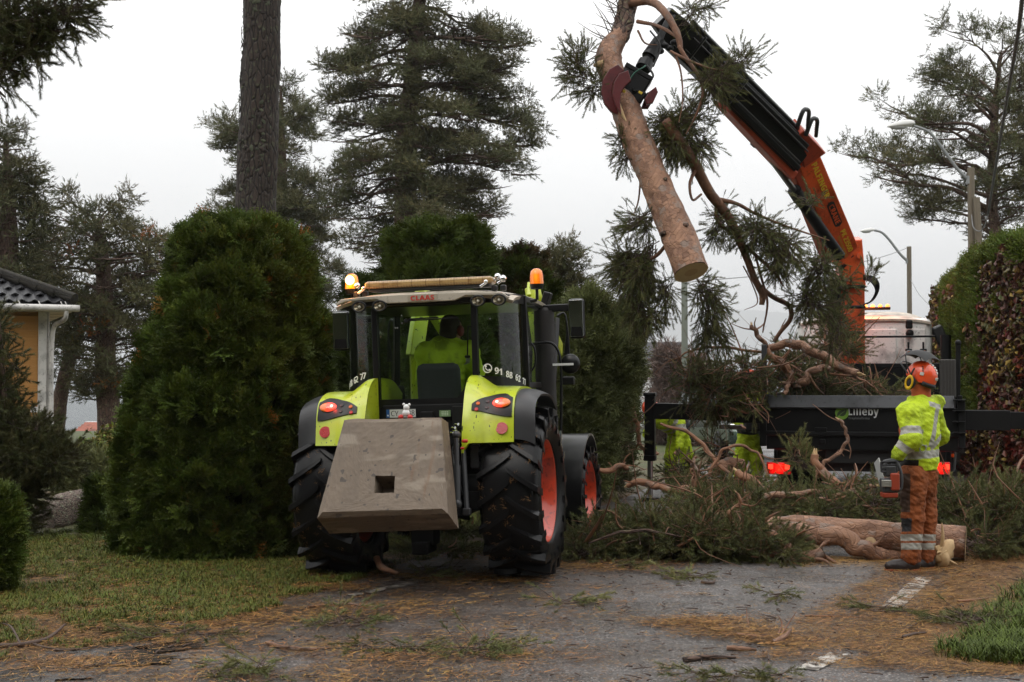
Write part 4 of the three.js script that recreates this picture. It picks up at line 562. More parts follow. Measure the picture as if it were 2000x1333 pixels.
// fenders: lime shell with a black rubber lip
const fprof = new THREE.SplineCurve([[0.66, 1.16], [0.63, 1.26], [0.57, 1.42], [0.47, 1.535], [0.28, 1.60], [0.0, 1.61], [-0.3, 1.58], [-0.56, 1.47]].map((p) => new THREE.Vector2(...p)));
for (const s of [-1, 1]) {
  const surf = (x, v) => { const p = fprof.getPoint(v), k = sstep(0.66 - x, 0, 0.2); return V(s * x, p.y + 0.11 * k * sstep(v, 0.25, 0.6) - 0.1 * sstep(0.5 - x, 0, 0.1) * sstep(0.2 - v, 0, 0.2), p.x - 0.03 * k * (1 - sstep(v, 0.3, 0.6)) - 0.10 * sstep(x, 0.6, 1.0) * sstep(0.5 - v, 0, 0.5)); };
  const a = (u, v) => surf(lerp(0.425, 0.86, u), v), b = (u, v) => surf(lerp(0.862, 1.03, u), lerp(0.07, 1, v)).add(V(0, -0.018 - 0.05 * u * u, -0.01));
  const fl = (f) => s > 0 ? f : (u, v) => f(1 - u, v);
  const fm = new MB().add(sheet(fl(a), 14, 24, 0.018));
  // inner wall down to the tip beside the window
  const wall = []; for (let i = 0; i <= 16; i++) { const p = surf(0.425, i / 16); wall.push([p.z, p.y]); } wall.push([-0.5, 1.3], [0.2, 1.22], [0.5, 1.12]); fm.prismX(wall, s * 0.425, s * 0.445);
  const fender = fm.build('fender', MT.lime, tractor);
  new MB().add(sheet(fl(b), 6, 24, 0.02)).build('fender_lip', MT.grey, tractor);
  // lights panel, set proud of the rear face
  const onF = (x, v, out) => { const p = surf(x, v), q = fprof.getTangent(v), n = V(0, -q.x, q.y).multiplyScalar(1); n.set(0, q.x === 0 ? 1 : -q.x, 0); const nn = V(0, -q.x, 0); const nz = q.y, ny = -q.x; return p.addScaledVector(V(0, ny, nz).normalize(), out); };
  const panel = (u, v) => { const x = lerp(0.50, 0.845, u), lo = lerp(0.285, 0.235, sstep(u, 0, 1)), hi = lerp(0.33, 0.45, Math.sin(Math.min(1, u * 1.25) * PI / 2)) - 0.05 * sstep(u, 0.8, 1); return onF(x, lerp(lo, hi, v), 0.012); };
  new MB().add(sheet(fl(panel), 14, 6, 0.014)).build('lamp_panel', MT.black, tractor);
  const put = (x, v, o, f) => { const p = onF(x, v, o), q = fprof.getTangent(v), n = V(0, -q.x, q.y).normalize(); const m = new THREE.Matrix4().makeBasis(V(1, 0, 0), V(0, n.z, -n.y), n).setPosition(p); return f(m, p, n); };
  put(0.755, 0.345, 0.016, (m, p, n) => {
    const dome = (x0, x1) => { const g = new THREE.SphereGeometry(1, 16, 10, 0, TAU, 0, PI / 2); g.rotateX(PI / 2); g.scale(0.078, 0.048, 0.02); const q = g.toNonIndexed(), ps = q.attributes.position, keep = []; for (let i = 0; i < ps.count; i += 3) { const cx = (ps.getX(i) + ps.getX(i + 1) + ps.getX(i + 2)) / 3; if (cx >= x0 && cx < x1) for (let k = 0; k < 3; k++) keep.push(ps.getX(i + k), ps.getY(i + k), ps.getZ(i + k)); } const r = new THREE.BufferGeometry(); r.setAttribute('position', new THREE.Float32BufferAttribute(keep, 3)); r.computeVertexNormals(); return r; };
    const inn = s > 0 ? [-1, 0.012] : [-0.012, 1], o = s > 0 ? [0.012, 1] : [-1, -0.012];
    new MB().add(dome(...inn), m).build('tail_lamp', phy({ color: col(0.6, 0.02, 0.01), emissive: col(1, 0.1, 0.05), emissiveIntensity: 0.9, roughness: 0.15, clearcoat: 1 }), tractor);
    new MB().add(dome(...o), m).build('turn_lamp', phy({ color: col(0.65, 0.16, 0.02), emissive: col(1, 0.25, 0.02), emissiveIntensity: 0.12, roughness: 0.15, clearcoat: 1 }), tractor);
    const w = p.clone().addScaledVector(n, 0.06).add(V(-s * 0.03, 0, 0)); tractor.updateMatrixWorld(true); glow(w.applyMatrix4(tractor.matrixWorld), 0xff3018, 0.05);
    const hot = new THREE.SphereGeometry(0.014, 10, 8); hot.scale(1, 1, 0.4); new MB().add(hot, m.clone().multiply(new THREE.Matrix4().makeTranslation(-s * 0.035, 0, 0.018))).build('lamp_bulb', lamp(1, 0.55, 0.4, 2.2), tractor);
  });
  put(0.765, 0.155, 0.004, (m) => { const g = new THREE.CylinderGeometry(0.05, 0.052, 0.014, 24); g.rotateX(PI / 2); new MB().add(g, m).build('reflector', phy({ color: col(0.42, 0.012, 0.015), roughness: 0.25, clearcoat: 1, bumpMap: T.fine, bumpScale: 0.004 }), tractor); });
  for (const [x, v, c] of [[0.555, 0.335, MT.orange], [0.545, 0.29, MT.red], [0.635, 0.36, MT.grey], [0.635, 0.305, MT.grey]]) put(x, v, 0.014, (m) => { const g = new THREE.TorusGeometry(0.012, 0.005, 6, 12); const mm = new MB().add(g, m); const k = new THREE.CylinderGeometry(0.008, 0.008, 0.008, 8); k.rotateX(PI / 2); mm.add(k, m); mm.build('button', c, tractor); });
}
// cab
{
  const gz = 0.15, out = [[-0.47, 2.42], [0.47, 2.42], [0.47, 1.66], [0.31, 1.47], [-0.46, 1.47]], inn = [[-0.425, 2.335], [0.425, 2.335], [0.425, 1.70], [0.285, 1.53], [-0.415, 1.53]];
  const s = new THREE.Shape(out.map((p) => new THREE.Vector2(...p))); s.holes.push(new THREE.Path(inn.map((p) => new THREE.Vector2(...p))));
  const fr = new MB().add(new THREE.ExtrudeGeometry(s, { depth: 0.05, bevelEnabled: true, bevelSize: 0.006, bevelThickness: 0.006, bevelSegments: 2 }), new THREE.Matrix4().makeTranslation(0, 0, gz - 0.04));
  fr.build('window_frame', MT.black, tractor);
  const pane = (pts, z, name) => { const g = new THREE.ShapeGeometry(new THREE.Shape(pts.map((p) => new THREE.Vector2(...p)))); g.translate(0, 0, z); return mesh(name, g, MT.glass, tractor); };
  pane(inn.map(([x, y]) => [x * 1.01, y]), gz + 0.004, 'rear_window');
  // curved quarter glass on both sides, then the doors and the windscreen
  const qx = (t) => [0.47 + 0.33 * Math.sin(t * PI / 2), 0.14 - 0.42 * (1 - Math.cos(t * PI / 2))];
  for (const k of [-1, 1]) {
    const q = (u, v) => { const t = k > 0 ? u : 1 - u, [x, z] = qx(t); return V(k * x, lerp(1.70 - 0.04 * t, 2.37, v), z); };
    new MB().add(skinOf(q, 12, 2)).build('quarter_window', MT.glass, tractor);
    const band = (u, v) => { const t = k > 0 ? u : 1 - u, [x, z] = qx(t); return V(k * (x + 0.004), lerp(1.63 - 0.02 * t, 1.715 - 0.04 * t, v), z + 0.004); };
    const bb = new MB().add(sheet(band, 12, 2, 0.012)), top = (u, v) => { const t = k > 0 ? u : 1 - u, [x, z] = qx(t); return V(k * (x + 0.004), lerp(2.34, 2.42, v), z + 0.004); };
    bb.add(sheet(top, 12, 2, 0.012)); bb.bar(V(k * 0.805, 1.3, -0.31), V(k * 0.79, 2.42, -0.31), 0.05, 0.06); bb.bar(V(k * 0.79, 0.95, -1.5), V(k * 0.72, 2.4, -1.42), 0.06, 0.06); bb.bar(V(k * 0.805, 1.62, -0.3), V(k * 0.79, 1.62, -1.0), 0.03, 0.05); bb.bar(V(k * 0.8, 1.28, -0.5), V(k * 0.79, 0.95, -1.45), 0.04, 0.05); bb.bar(V(k * 0.79, 2.39, -0.3), V(k * 0.73, 2.39, -1.45), 0.05, 0.06);
    bb.build('cab_pillar', MT.black, tractor);
    const dg = (u, v) => V(k * lerp(0.795, 0.76, k > 0 ? u : 1 - u), lerp(1.3, 2.38, v), lerp(-0.34, -1.42, k > 0 ? u : 1 - u)); new MB().add(skinOf(dg, 2, 2)).build('door_window', MT.glass, tractor);
    const hd = new MB(); hd.tube([V(k * 0.83, 1.75, -0.42), V(k * 0.86, 1.8, -0.42), V(k * 0.86, 1.95, -0.42), V(k * 0.83, 2.0, -0.42)], 0.009, 6); hd.build('door_handle', MT.black, tractor);
  }
  const ws = new THREE.PlaneGeometry(1.4, 1.35); ws.translate(0, 1.72, -1.5); mesh('windscreen', ws, MT.glass, tractor);
  // cab floor, rear wall, dash
  const b = new MB(); b.box(0.94, 0.36, 0.08, 0, 1.30, 0.12); b.box(0.78, 0.12, 0.06, 0, 1.42, 0.15); b.box(1.5, 0.06, 1.1, 0, 1.08, -0.95); b.box(0.98, 0.06, 0.5, 0, 1.28, -0.2); b.box(0.16, 0.2, 0.07, 0.33, 1.36, 0.2); b.box(0.12, 0.1, 0.05, 0.02, 1.37, 0.19); b.box(0.06, 0.4, 0.7, -0.47, 1.45, -0.35); b.box(0.06, 0.4, 0.7, 0.47, 1.45, -0.35); b.build('rear_panel', MT.matt, tractor);
  const dsh = new MB(); dsh.box(0.5, 0.5, 0.3, 0, 1.3, -1.3); dsh.box(0.36, 0.12, 0.2, 0, 1.62, -1.22, -0.5); dsh.build('dashboard', MT.matt, tractor);
  const stw = new MB(); const tg = new THREE.TorusGeometry(0.19, 0.015, 8, 28); tg.rotateX(PI / 2 - 0.6); tg.translate(0, 1.72, -1.02); stw.add(tg); stw.cyl(V(0, 1.72, -1.02), V(0, 1.5, -1.2), 0.03); stw.build('steering_wheel', MT.matt, tractor);
  const cs = L(862, 740, -0.28); const se = new MB(); se.box(0.40, 0.44, 0.13, cs.x, 1.62, -0.2, 0.12, 0, 0, 0.1); se.box(0.46, 0.14, 0.46, cs.x, 1.46, -0.5, 0, 0, 0, 0.05); se.box(0.3, 0.2, 0.3, cs.x, 1.3, -0.5); se.build('seat', MT.seat, tractor);
  // roof
  const cap = (u, v) => { const x = lerp(-0.80, 0.80, u), e = Math.pow(Math.abs(x) / 0.80, 4), zz = lerp(0.24, -1.62, v), f = Math.pow(Math.abs(v * 2 - 1), 6); return V(x, 2.475 - 0.075 * e - 0.05 * f + 0.02 * (1 - Math.abs(v * 2 - 1)), zz + 0.08 * e * (v < 0.5 ? -1 : 1) * (Math.abs(v * 2 - 1))); };
  new MB().add(sheet((u, v) => cap(u, v), 24, 20, 0.03)).build('roof', MT.cream, tractor);
  const fa = [[-0.775, 2.375], [-0.72, 2.418], [-0.5, 2.432], [0, 2.438], [0.5, 2.432], [0.72, 2.418], [0.785, 2.37], [0.76, 2.36], [0.68, 2.395], [0.40, 2.405], [0.30, 2.365], [0, 2.362], [-0.30, 2.365], [-0.40, 2.405], [-0.68, 2.395], [-0.76, 2.365]];
  new MB().prism(fa, 0.2, 0.245, 0.006).build('roof_fascia', MT.cream, tractor);
  const un = new MB(); un.box(1.5, 0.075, 1.7, 0, 2.375, -0.68); un.box(1.05, 0.05, 0.06, 0, 2.37, 0.17); un.build('roof_lining', MT.black, tractor);
  const g = textGeo('CLAAS', 0.04, 0.004, 1.3), bad = new MB(); bad.box(0.265, 0.056, 0.004, 0.02, 2.40, 0.248, 0, 0, 0, 0.001); bad.build('badge', plain(0.36, 0.32, 0.24, 0.6), tractor); new MB().put(g, 0.02, 2.40, 0.25).build('lettering', plain(0.55, 0.03, 0.02, 0.5), tractor);
  // light bar, work lamps, beacons
  const lb = new MB(); lb.box(1.16, 0.065, 0.2, 0.02, 2.545, -0.02, 0, 0, 0, 0.025); lb.build('light_bar', phy({ color: col(0.5, 0.34, 0.14), roughness: 0.35, map: tex(512, 64, (u, v) => { const k = (u * 9) % 1, e = (u * 46) % 1; let c = [1, 0.95, 0.9]; if (k < 0.05) c = [0.35, 0.25, 0.15]; if (v > 0.25 && v < 0.6 && e < 0.55) c = mixc(c, [0.45, 0.32, 0.2], 0.6); return mixc(c, [0.55, 0.4, 0.25], 0.7 * sstep(fn(u, v, 20, 4, 4, 3), 0.5, 0.8)); }, true, [1.16, 0.2]), transmission: 0.15, clearcoat: 0.5 }), tractor);
  const lf = new MB(); lf.box(1.1, 0.03, 0.14, 0.02, 2.5, -0.02); for (const x of [-0.66, -0.58, 0.6, 0.68]) lf.box(0.05, 0.05, 0.06, x, 2.475, -0.02); lf.build('lamp_rail', MT.grey, tractor);
  for (const [x, y, z, r] of [[-0.66, 2.55, -0.02, 0.032], [-0.585, 2.52, 0.02, 0.02], [0.63, 2.575, -0.02, 0.03], [0.69, 2.55, 0.04, 0.032], [0.55, 2.525, 0.1, 0.02]]) { const d = new MB().sphere(x, y, z, r); d.cyl(V(x, y - 0.01, z), V(x - 0.05, y - 0.04, z), 0.012); d.build('roof_lamp', MT.chrome, tractor); }
  for (const [px, py] of [[701, 600], [741, 598], [933, 588], [974, 586]]) {
    const p = L(px, py, 0.25), o = new MB(), gg = new THREE.TorusGeometry(0.052, 0.009, 8, 24); gg.scale(1.12, 0.84, 1.2); o.put(gg, p.x, p.y, p.z); const hs = new THREE.SphereGeometry(0.056, 18, 10, 0, TAU, 0, PI / 2); hs.rotateX(-PI / 2); hs.scale(1.05, 0.8, 0.8); o.put(hs, p.x, p.y, p.z); const hl = o.build('work_lamp', MT.black, tractor);
    const rf = new THREE.LatheGeometry([[0.0, -0.03], [0.02, -0.028], [0.048, 0]].map((a) => new THREE.Vector2(...a)), 20); rf.rotateX(PI / 2); rf.scale(1.05, 0.8, 1); new MB().put(rf, p.x, p.y, p.z - 0.002).build('lamp_reflector', plain(0.55, 0.5, 0.42, 0.2, { metalness: 0.9 }), hl);
    new MB().sphere(p.x, p.y, p.z - 0.012, 0.013).build('lamp_bulb', MT.white, hl); const ln = new THREE.CircleGeometry(0.05, 22); ln.scale(1.08, 0.82, 1); ln.translate(p.x, p.y, p.z + 0.004); mesh('lens', ln, MT.lens, hl);
  }
  for (const [px, py, z, lit] of [[687, 552, -0.05, 1], [1048, 542, -0.25, 0]]) {
    const p = L(px, py, z), gg = new THREE.LatheGeometry([[0.062, -0.065], [0.058, 0.02], [0.05, 0.055], [0.028, 0.075], [0, 0.08]].map((a) => new THREE.Vector2(...a)), 24), be = new MB();
    be.put(gg, p.x, p.y, p.z).build('beacon', phy({ color: col(0.9, 0.28, 0.01), emissive: col(1, 0.36, 0.02), emissiveIntensity: lit ? 0.85 : 0.22, roughness: 0.12, clearcoat: 1, transmission: 0.35, thickness: 0 }), tractor);
    const st = new MB(); st.cyl(p.clone().add(V(0, -0.105, 0)), p.clone().add(V(0, -0.06, 0)), 0.055, 0.064, 18); st.cyl(p.clone().add(V(0, -0.2, 0)), p.clone().add(V(0, -0.1, 0)), 0.014); st.bar(p.clone().add(V(0, -0.2, 0)), V(p.x * 0.93, 2.36, p.z), 0.03, 0.03); st.build('beacon_stand', MT.black, tractor);
    const bulb = new MB(); lit ? bulb.sphere(p.x, p.y + 0.015, p.z + 0.02, 0.043, 1, 1, 0.9) : bulb.sphere(p.x, p.y, p.z, 0.02); bulb.build('beacon_bulb', lit ? lamp(1, 0.78, 0.42, 2.4) : lamp(1, 0.5, 0.08, 0.7), tractor); if (lit) { bulb; tractor.children[tractor.children.length - 1].position.z = 0.035; }
    tractor.updateMatrixWorld(true); glow(p.clone().add(V(0, 0.02, 0.12)).applyMatrix4(tractor.matrixWorld), 0xff9a30, lit ? 0.5 : 0.04, 3);
  }
  // wiper, window knobs, inner handle frame
  const wp = new MB(), w0 = L(793, 627, 0.175), w1 = L(896, 621, 0.175); wp.bar(w0, w1, 0.014, 0.012); wp.bar(w0.clone().add(V(0.02, 0.012, 0)), w1.clone().add(V(-0.18, 0.012, 0)), 0.016, 0.012); wp.cyl(w0.clone().add(V(0, 0, -0.03)), w0.clone().add(V(0, 0, 0.01)), 0.018); wp.build('wiper', MT.matt, tractor);
  const kn = new MB(); for (const [px, py] of [[784, 617], [785, 632], [772, 641], [776, 641], [957, 623]]) { const p = L(px, py, 0.165); kn.sphere(p.x, p.y, p.z, 0.008, 1, 1, 1, 8); } kn.build('window_knob', MT.steel, tractor);
  const ih = new MB(), a = L(914, 637, 0.12), c = L(913, 697, 0.12); ih.bar(a, c, 0.012, 0.012); ih.box(0.05, 0.024, 0.03, c.x, c.y, c.z); const e = L(926, 640, 0.12), f = L(925, 728, 0.12); ih.bar(e, f, 0.01, 0.01); ih.bar(f, f.clone().add(V(0.06, 0, 0)), 0.012, 0.012); ih.bar(a, e, 0.01, 0.01); ih.build('window_handle', MT.matt, tractor);
  // telephone number on the quarter windows
  const num = (str, t0, t1, y, k, size, dy) => { const mb = new MB(); [...str].forEach((ch, i) => { if (ch === ' ') return; const t = lerp(t0, t1, i / (str.length - 1)), [x, z] = qx(t), [x2, z2] = qx(t + 0.01), ang = -Math.atan2(z2 - z, x2 - x); mb.put(textGeo(ch, size, 0.002), k * (x + 0.006), y + dy * i, z + 0.012, 0, k * ang, 0); }); return mb; };
  num('91 88 62 77', 0.30, 0.93, 1.753, 1, 0.056, -0.0105).build('lettering', MT.white, tractor);
  num('77 26 88 19', 0.16, 0.75, 1.745, -1, 0.056, -0.0095).build('lettering', MT.white, tractor);
  const [ix, iz] = qx(0.16), ic = new MB(); ic.put(new THREE.TorusGeometry(0.036, 0.0045, 6, 26), ix, 1.775, iz + 0.012, 0, 0.15, 0); ic.tube([V(ix - 0.016, 1.797, iz + 0.014), V(ix - 0.015, 1.775, iz + 0.014), V(ix + 0.004, 1.758, iz + 0.014), V(ix + 0.022, 1.757, iz + 0.012)], [0.0055, 0.004, 0.004, 0.0055], 6); ic.sphere(ix - 0.014, 1.794, iz + 0.014, 0.009, 1, 1.2, 0.4, 8); ic.sphere(ix + 0.018, 1.76, iz + 0.013, 0.009, 1.2, 1, 0.4, 8); ic.build('telephone_symbol', MT.white, tractor);
  // number plate, permit sticker
  const p = L(783, 808, 0.2); const plate = new THREE.PlaneGeometry(0.27, 0.075), pt = canvasTex(512, 144, (x, w, h) => { x.fillStyle = '#c9c9c6'; x.fillRect(0, 0, w, h); x.fillStyle = '#1d4f8f'; x.fillRect(0, 0, 62, h); x.fillStyle = '#fff'; x.font = 'bold 40px sans-serif'; x.fillText('N', 16, 118); x.fillStyle = '#111'; x.font = '118px sans-serif'; x.fillText('CY', 80, 114); x.fillText('038', 300, 114); x.strokeStyle = '#222'; x.lineWidth = 5; x.strokeRect(3, 3, w - 6, h - 6); });
  new MB().box(0.28, 0.085, 0.012, p.x, p.y, p.z - 0.008).build('plate_holder', MT.matt, tractor); plate.translate(p.x, p.y, p.z); mesh('number_plate', plate, phy({ map: pt, roughness: 0.45 }), tractor);
  const pp = L(869, 808, 0.2), stk = new THREE.PlaneGeometry(0.1, 0.055); stk.translate(pp.x, pp.y, pp.z); mesh('sticker', stk, phy({ roughness: 0.5, map: canvasTex(128, 72, (x, w, h) => { x.fillStyle = '#6f8a5e'; x.fillRect(0, 0, w, h); x.fillStyle = '#d9e4d0'; for (let i = 0; i < 4; i++) for (let j = 0; j < 3; j++) x.fillRect(26 + i * 21, 14 + j * 17, 11, 9); }) }), tractor);
  const or = L(925, 822, 0.3); new MB().box(0.04, 0.025, 0.02, or.x, or.y, or.z).build('marker', MT.orange, tractor);
  // mirrors
  const mr = (x0, x1, y0, y1, z, ax, az, ay) => { const m = new MB(), cx = (x0 + x1) / 2, cy = (y0 + y1) / 2; m.box(Math.abs(x1 - x0), y1 - y0, 0.07, cx, cy, z, 0, 0, 0, 0.03); m.bar(V(ax, ay, az), V(cx, ay, z - 0.02), 0.05, 0.07); const o = m.build('mirror', MT.black, tractor); const gl = new RoundedBoxGeometry(Math.abs(x1 - x0) - 0.026, y1 - y0 - 0.03, 0.006, 2, 0.003); gl.rotateX(0.05); gl.translate(cx, cy, z + 0.036); mesh('mirror_glass', gl, plain(0.5, 0.52, 0.52, 0.08, { metalness: 1 }), o); };
  mr(1.05, 1.205, 2.05, 2.43, -1.2, 0.79, -1.3, 2.35); mr(-1.17, -1.0, 2.0, 2.38, -0.8, -0.79, -1.0, 2.3);
  // stack, hand rail and round lamp on the right
  const ex = L(1065, 700, -1.3); const exm = new MB(); exm.cyl(V(ex.x, 1.0, -1.3), V(ex.x, 2.33, -1.3), 0.098, 0.098, 22); exm.cyl(V(ex.x, 2.33, -1.3), V(ex.x, 2.36, -1.3), 0.07, 0.06, 18); for (const y of [1.3, 1.9, 2.2]) exm.cyl(V(ex.x, y, -1.3), V(ex.x, y + 0.03, -1.3), 0.103, 0.103, 22); exm.build('exhaust_stack', plain(0.022, 0.019, 0.018, 0.6), tractor);
  const hr = new MB(), h0 = L(1022, 676, -1.15), h1 = L(1080, 670, -1.15), h2 = L(1094, 690, -1.15), h3 = L(1096, 850, -1.15); hr.tube([h0, h1.clone().add(V(-0.02, 0, 0)), h1.clone().lerp(h2, 0.6), h2.clone().add(V(0, -0.08, 0)), h3], 0.013, 8, 40); hr.build('hand_rail', MT.black, tractor);
  const rl = L(1114, 711, -1.2), rm = new MB(); rm.sphere(rl.x, rl.y, rl.z, 0.095, 1, 1, 0.55, 20); rm.box(0.11, 0.08, 0.08, rl.x - 0.02, rl.y - 0.16, rl.z); rm.bar(rl, V(ex.x + 0.08, rl.y, -1.3), 0.03, 0.03); rm.build('side_lamp', MT.black, tractor); new MB().box(0.2, 0.022, 0.01, rl.x - 0.06, rl.y - 0.005, rl.z + 0.06, 0, 0, 0, 0.002).build('lamp_strip', MT.white, tractor);
}
{ // chassis, hood, loader, hitch
  const b = new MB(); b.box(0.62, 0.44, 1.0, 0, 0.72, -0.1); b.cyl(V(-0.62, 0.71, 0), V(0.62, 0.71, 0), 0.15, 0.15, 16); b.box(0.5, 0.42, 1.9, 0, 0.72, -1.5); b.cyl(V(-0.68, 0.485, -2.42), V(0.68, 0.485, -2.42), 0.09, 0.09, 12); b.box(0.5, 0.3, 0.3, 0, 0.55, -2.42); b.box(0.4, 0.5, 0.3, -0.05, 1.0, 0.05); b.box(0.36, 0.3, 0.5, 0.58, 0.7, -0.9); b.box(0.36, 0.3, 0.5, -0.58, 0.7, -0.9); for (const k of [-1, 1]) b.prismX([[-0.05, 1.1], [-0.5, 1.3], [-0.5, 1.0], [-0.1, 0.9]], k * 0.45, k * 0.55); b.build('chassis', MT.matt, tractor);
  const h = new MB(); h.box(0.66, 0.42, 1.75, 0, 1.42, -2.45, 0.04, 0, 0, 0.1); h.build('hood', MT.lime, tractor); const gr = new MB(); gr.box(0.6, 0.36, 1.7, 0, 1.08, -2.45); gr.build('engine', MT.matt, tractor);
  for (const k of [-1, 1]) { // front fender: curved black shell
    const f = (u, v) => { const a = lerp(-0.35, 2.4, v), r = 0.60; return V(k * lerp(0.66, 1.02 + 0.02 * Math.sin(a), k > 0 ? u : 1 - u), 0.5 + r * Math.sin(a) + (u - 0.5) * 0, -2.42 + r * Math.cos(a)); };
    new MB().add(sheet(f, 8, 22, 0.02)).build('front_fender', MT.black, tractor);
    const la = new MB(), top = k > 0 ? L(1040, 560, -1.9) : L(1040, 560, -1.9).multiply(V(-1, 1, 1)); la.bar(V(k * 0.62, 1.0, -1.75), V(k * 0.66, 2.05, -1.85), 0.12, 0.16); la.bar(V(k * 0.66, 1.95, -1.8), top, 0.1, 0.16); la.bar(top.clone().add(V(0, -0.02, 0.05)), V(top.x, 2.0, -3.3), 0.1, 0.15); la.build('loader_arm', MT.lime, tractor);
    const cy = new MB(); cy.cyl(V(k * 0.72, 1.3, -1.9), V(k * 0.74, 2.3, -2.3), 0.035); if (k > 0) { const q = L(1066, 590, -1.8); cy.box(0.07, 0.2, 0.16, q.x, q.y, q.z, 0, 0, -0.3); } for (let i = 0; i < 3; i++) cy.tube([V(k * 0.84, 2.3, -1.75 - i * 0.03), V(k * 0.9, 2.33, -1.8), V(k * 0.93, 2.2, -1.8), V(k * (0.9 + 0.02 * i), 1.9, -1.8)], 0.011, 6, 14); cy.build('loader_hose', MT.black, tractor);
  }
  const hi = new MB(); // three-point hitch
  for (const k of [-1, 1]) { hi.bar(V(k * 0.34, 0.52, 0.15), V(k * 0.38, 0.66, 1.0), 0.05, 0.09); hi.bar(V(k * 0.32, 1.2, 0.15), V(k * 0.36, 1.24, 0.55), 0.06, 0.08); hi.cyl(V(k * 0.36, 1.22, 0.53), V(k * 0.37, 0.62, 0.72), 0.022); }
  hi.bar(V(0, 1.12, 0.2), V(-0.05, 1.2, 1.0), 0.05, 0.05); hi.box(0.2, 0.22, 0.2, 0.02, 0.4, 0.35); hi.box(0.14, 0.1, 0.3, 0.02, 0.28, 0.4); hi.box(0.2, 0.16, 0.04, 0.5, 0.66, 0.36); hi.build('hitch', MT.matt, tractor);
  const rod = new MB(), r0 = L(892, 850, 0.7), r1 = L(893, 985, 0.85); rod.cyl(r0, r1, 0.02); rod.cyl(r0.clone().lerp(r1, 0.45), r1, 0.03); rod.sphere(r0.x, r0.y, r0.z, 0.035); rod.sphere(r1.x, r1.y, r1.z, 0.04); const r2 = L(905, 880, 0.6), r3 = L(912, 1000, 0.75); rod.cyl(r2, r3, 0.022); rod.box(0.07, 0.06, 0.05, r3.x, r3.y, r3.z); const r4 = L(928, 880, 0.5); rod.box(0.08, 0.2, 0.05, r4.x, r4.y - 0.05, r4.z); rod.build('lift_rod', MT.grey, tractor);
  const rk = new MB(), k0 = L(908, 862, 0.7); rk.box(0.05, 0.03, 0.04, k0.x, k0.y, k0.z); const k1 = L(903, 876, 0.7); rk.box(0.03, 0.02, 0.04, k1.x, k1.y, k1.z); const k2 = L(952, 986, 0.42); rk.cyl(k2, k2.clone().add(V(0, 0, 0.02)), 0.03, 0.03, 16); rk.build('hitch_knob', MT.red, tractor);
  const ho = new MB(), R = rng(8); for (let i = 0; i < 7; i++) { const a = V(-0.3 + 0.1 * i, 1.15 + 0.05 * R(), 0.2), e = V(0.2 + 0.04 * i, 0.75 - 0.1 * R(), 0.6 + 0.2 * R()); ho.tube([a, a.clone().add(V(0.02, -0.05, 0.3)), e.clone().add(V(0, 0.1, 0.1)), e], 0.013, 6, 18); } for (const [px, py] of [[882, 838], [888, 832], [880, 850]]) { const c = L(px, py, 0.5); ho.cyl(c, c.clone().add(V(0.05, 0.01, 0.05)), 0.014); } ho.build('hydraulic_hose', MT.black, tractor);
  const cp = new MB(); for (const [px, py] of [[884, 836], [886, 842], [890, 829], [881, 846]]) { const c = L(px, py, 0.55); cp.cyl(c, c.clone().add(V(0.03, 0, 0.03)), 0.012, 0.012, 8); } cp.build('hose_coupling', MT.chrome, tractor);
}
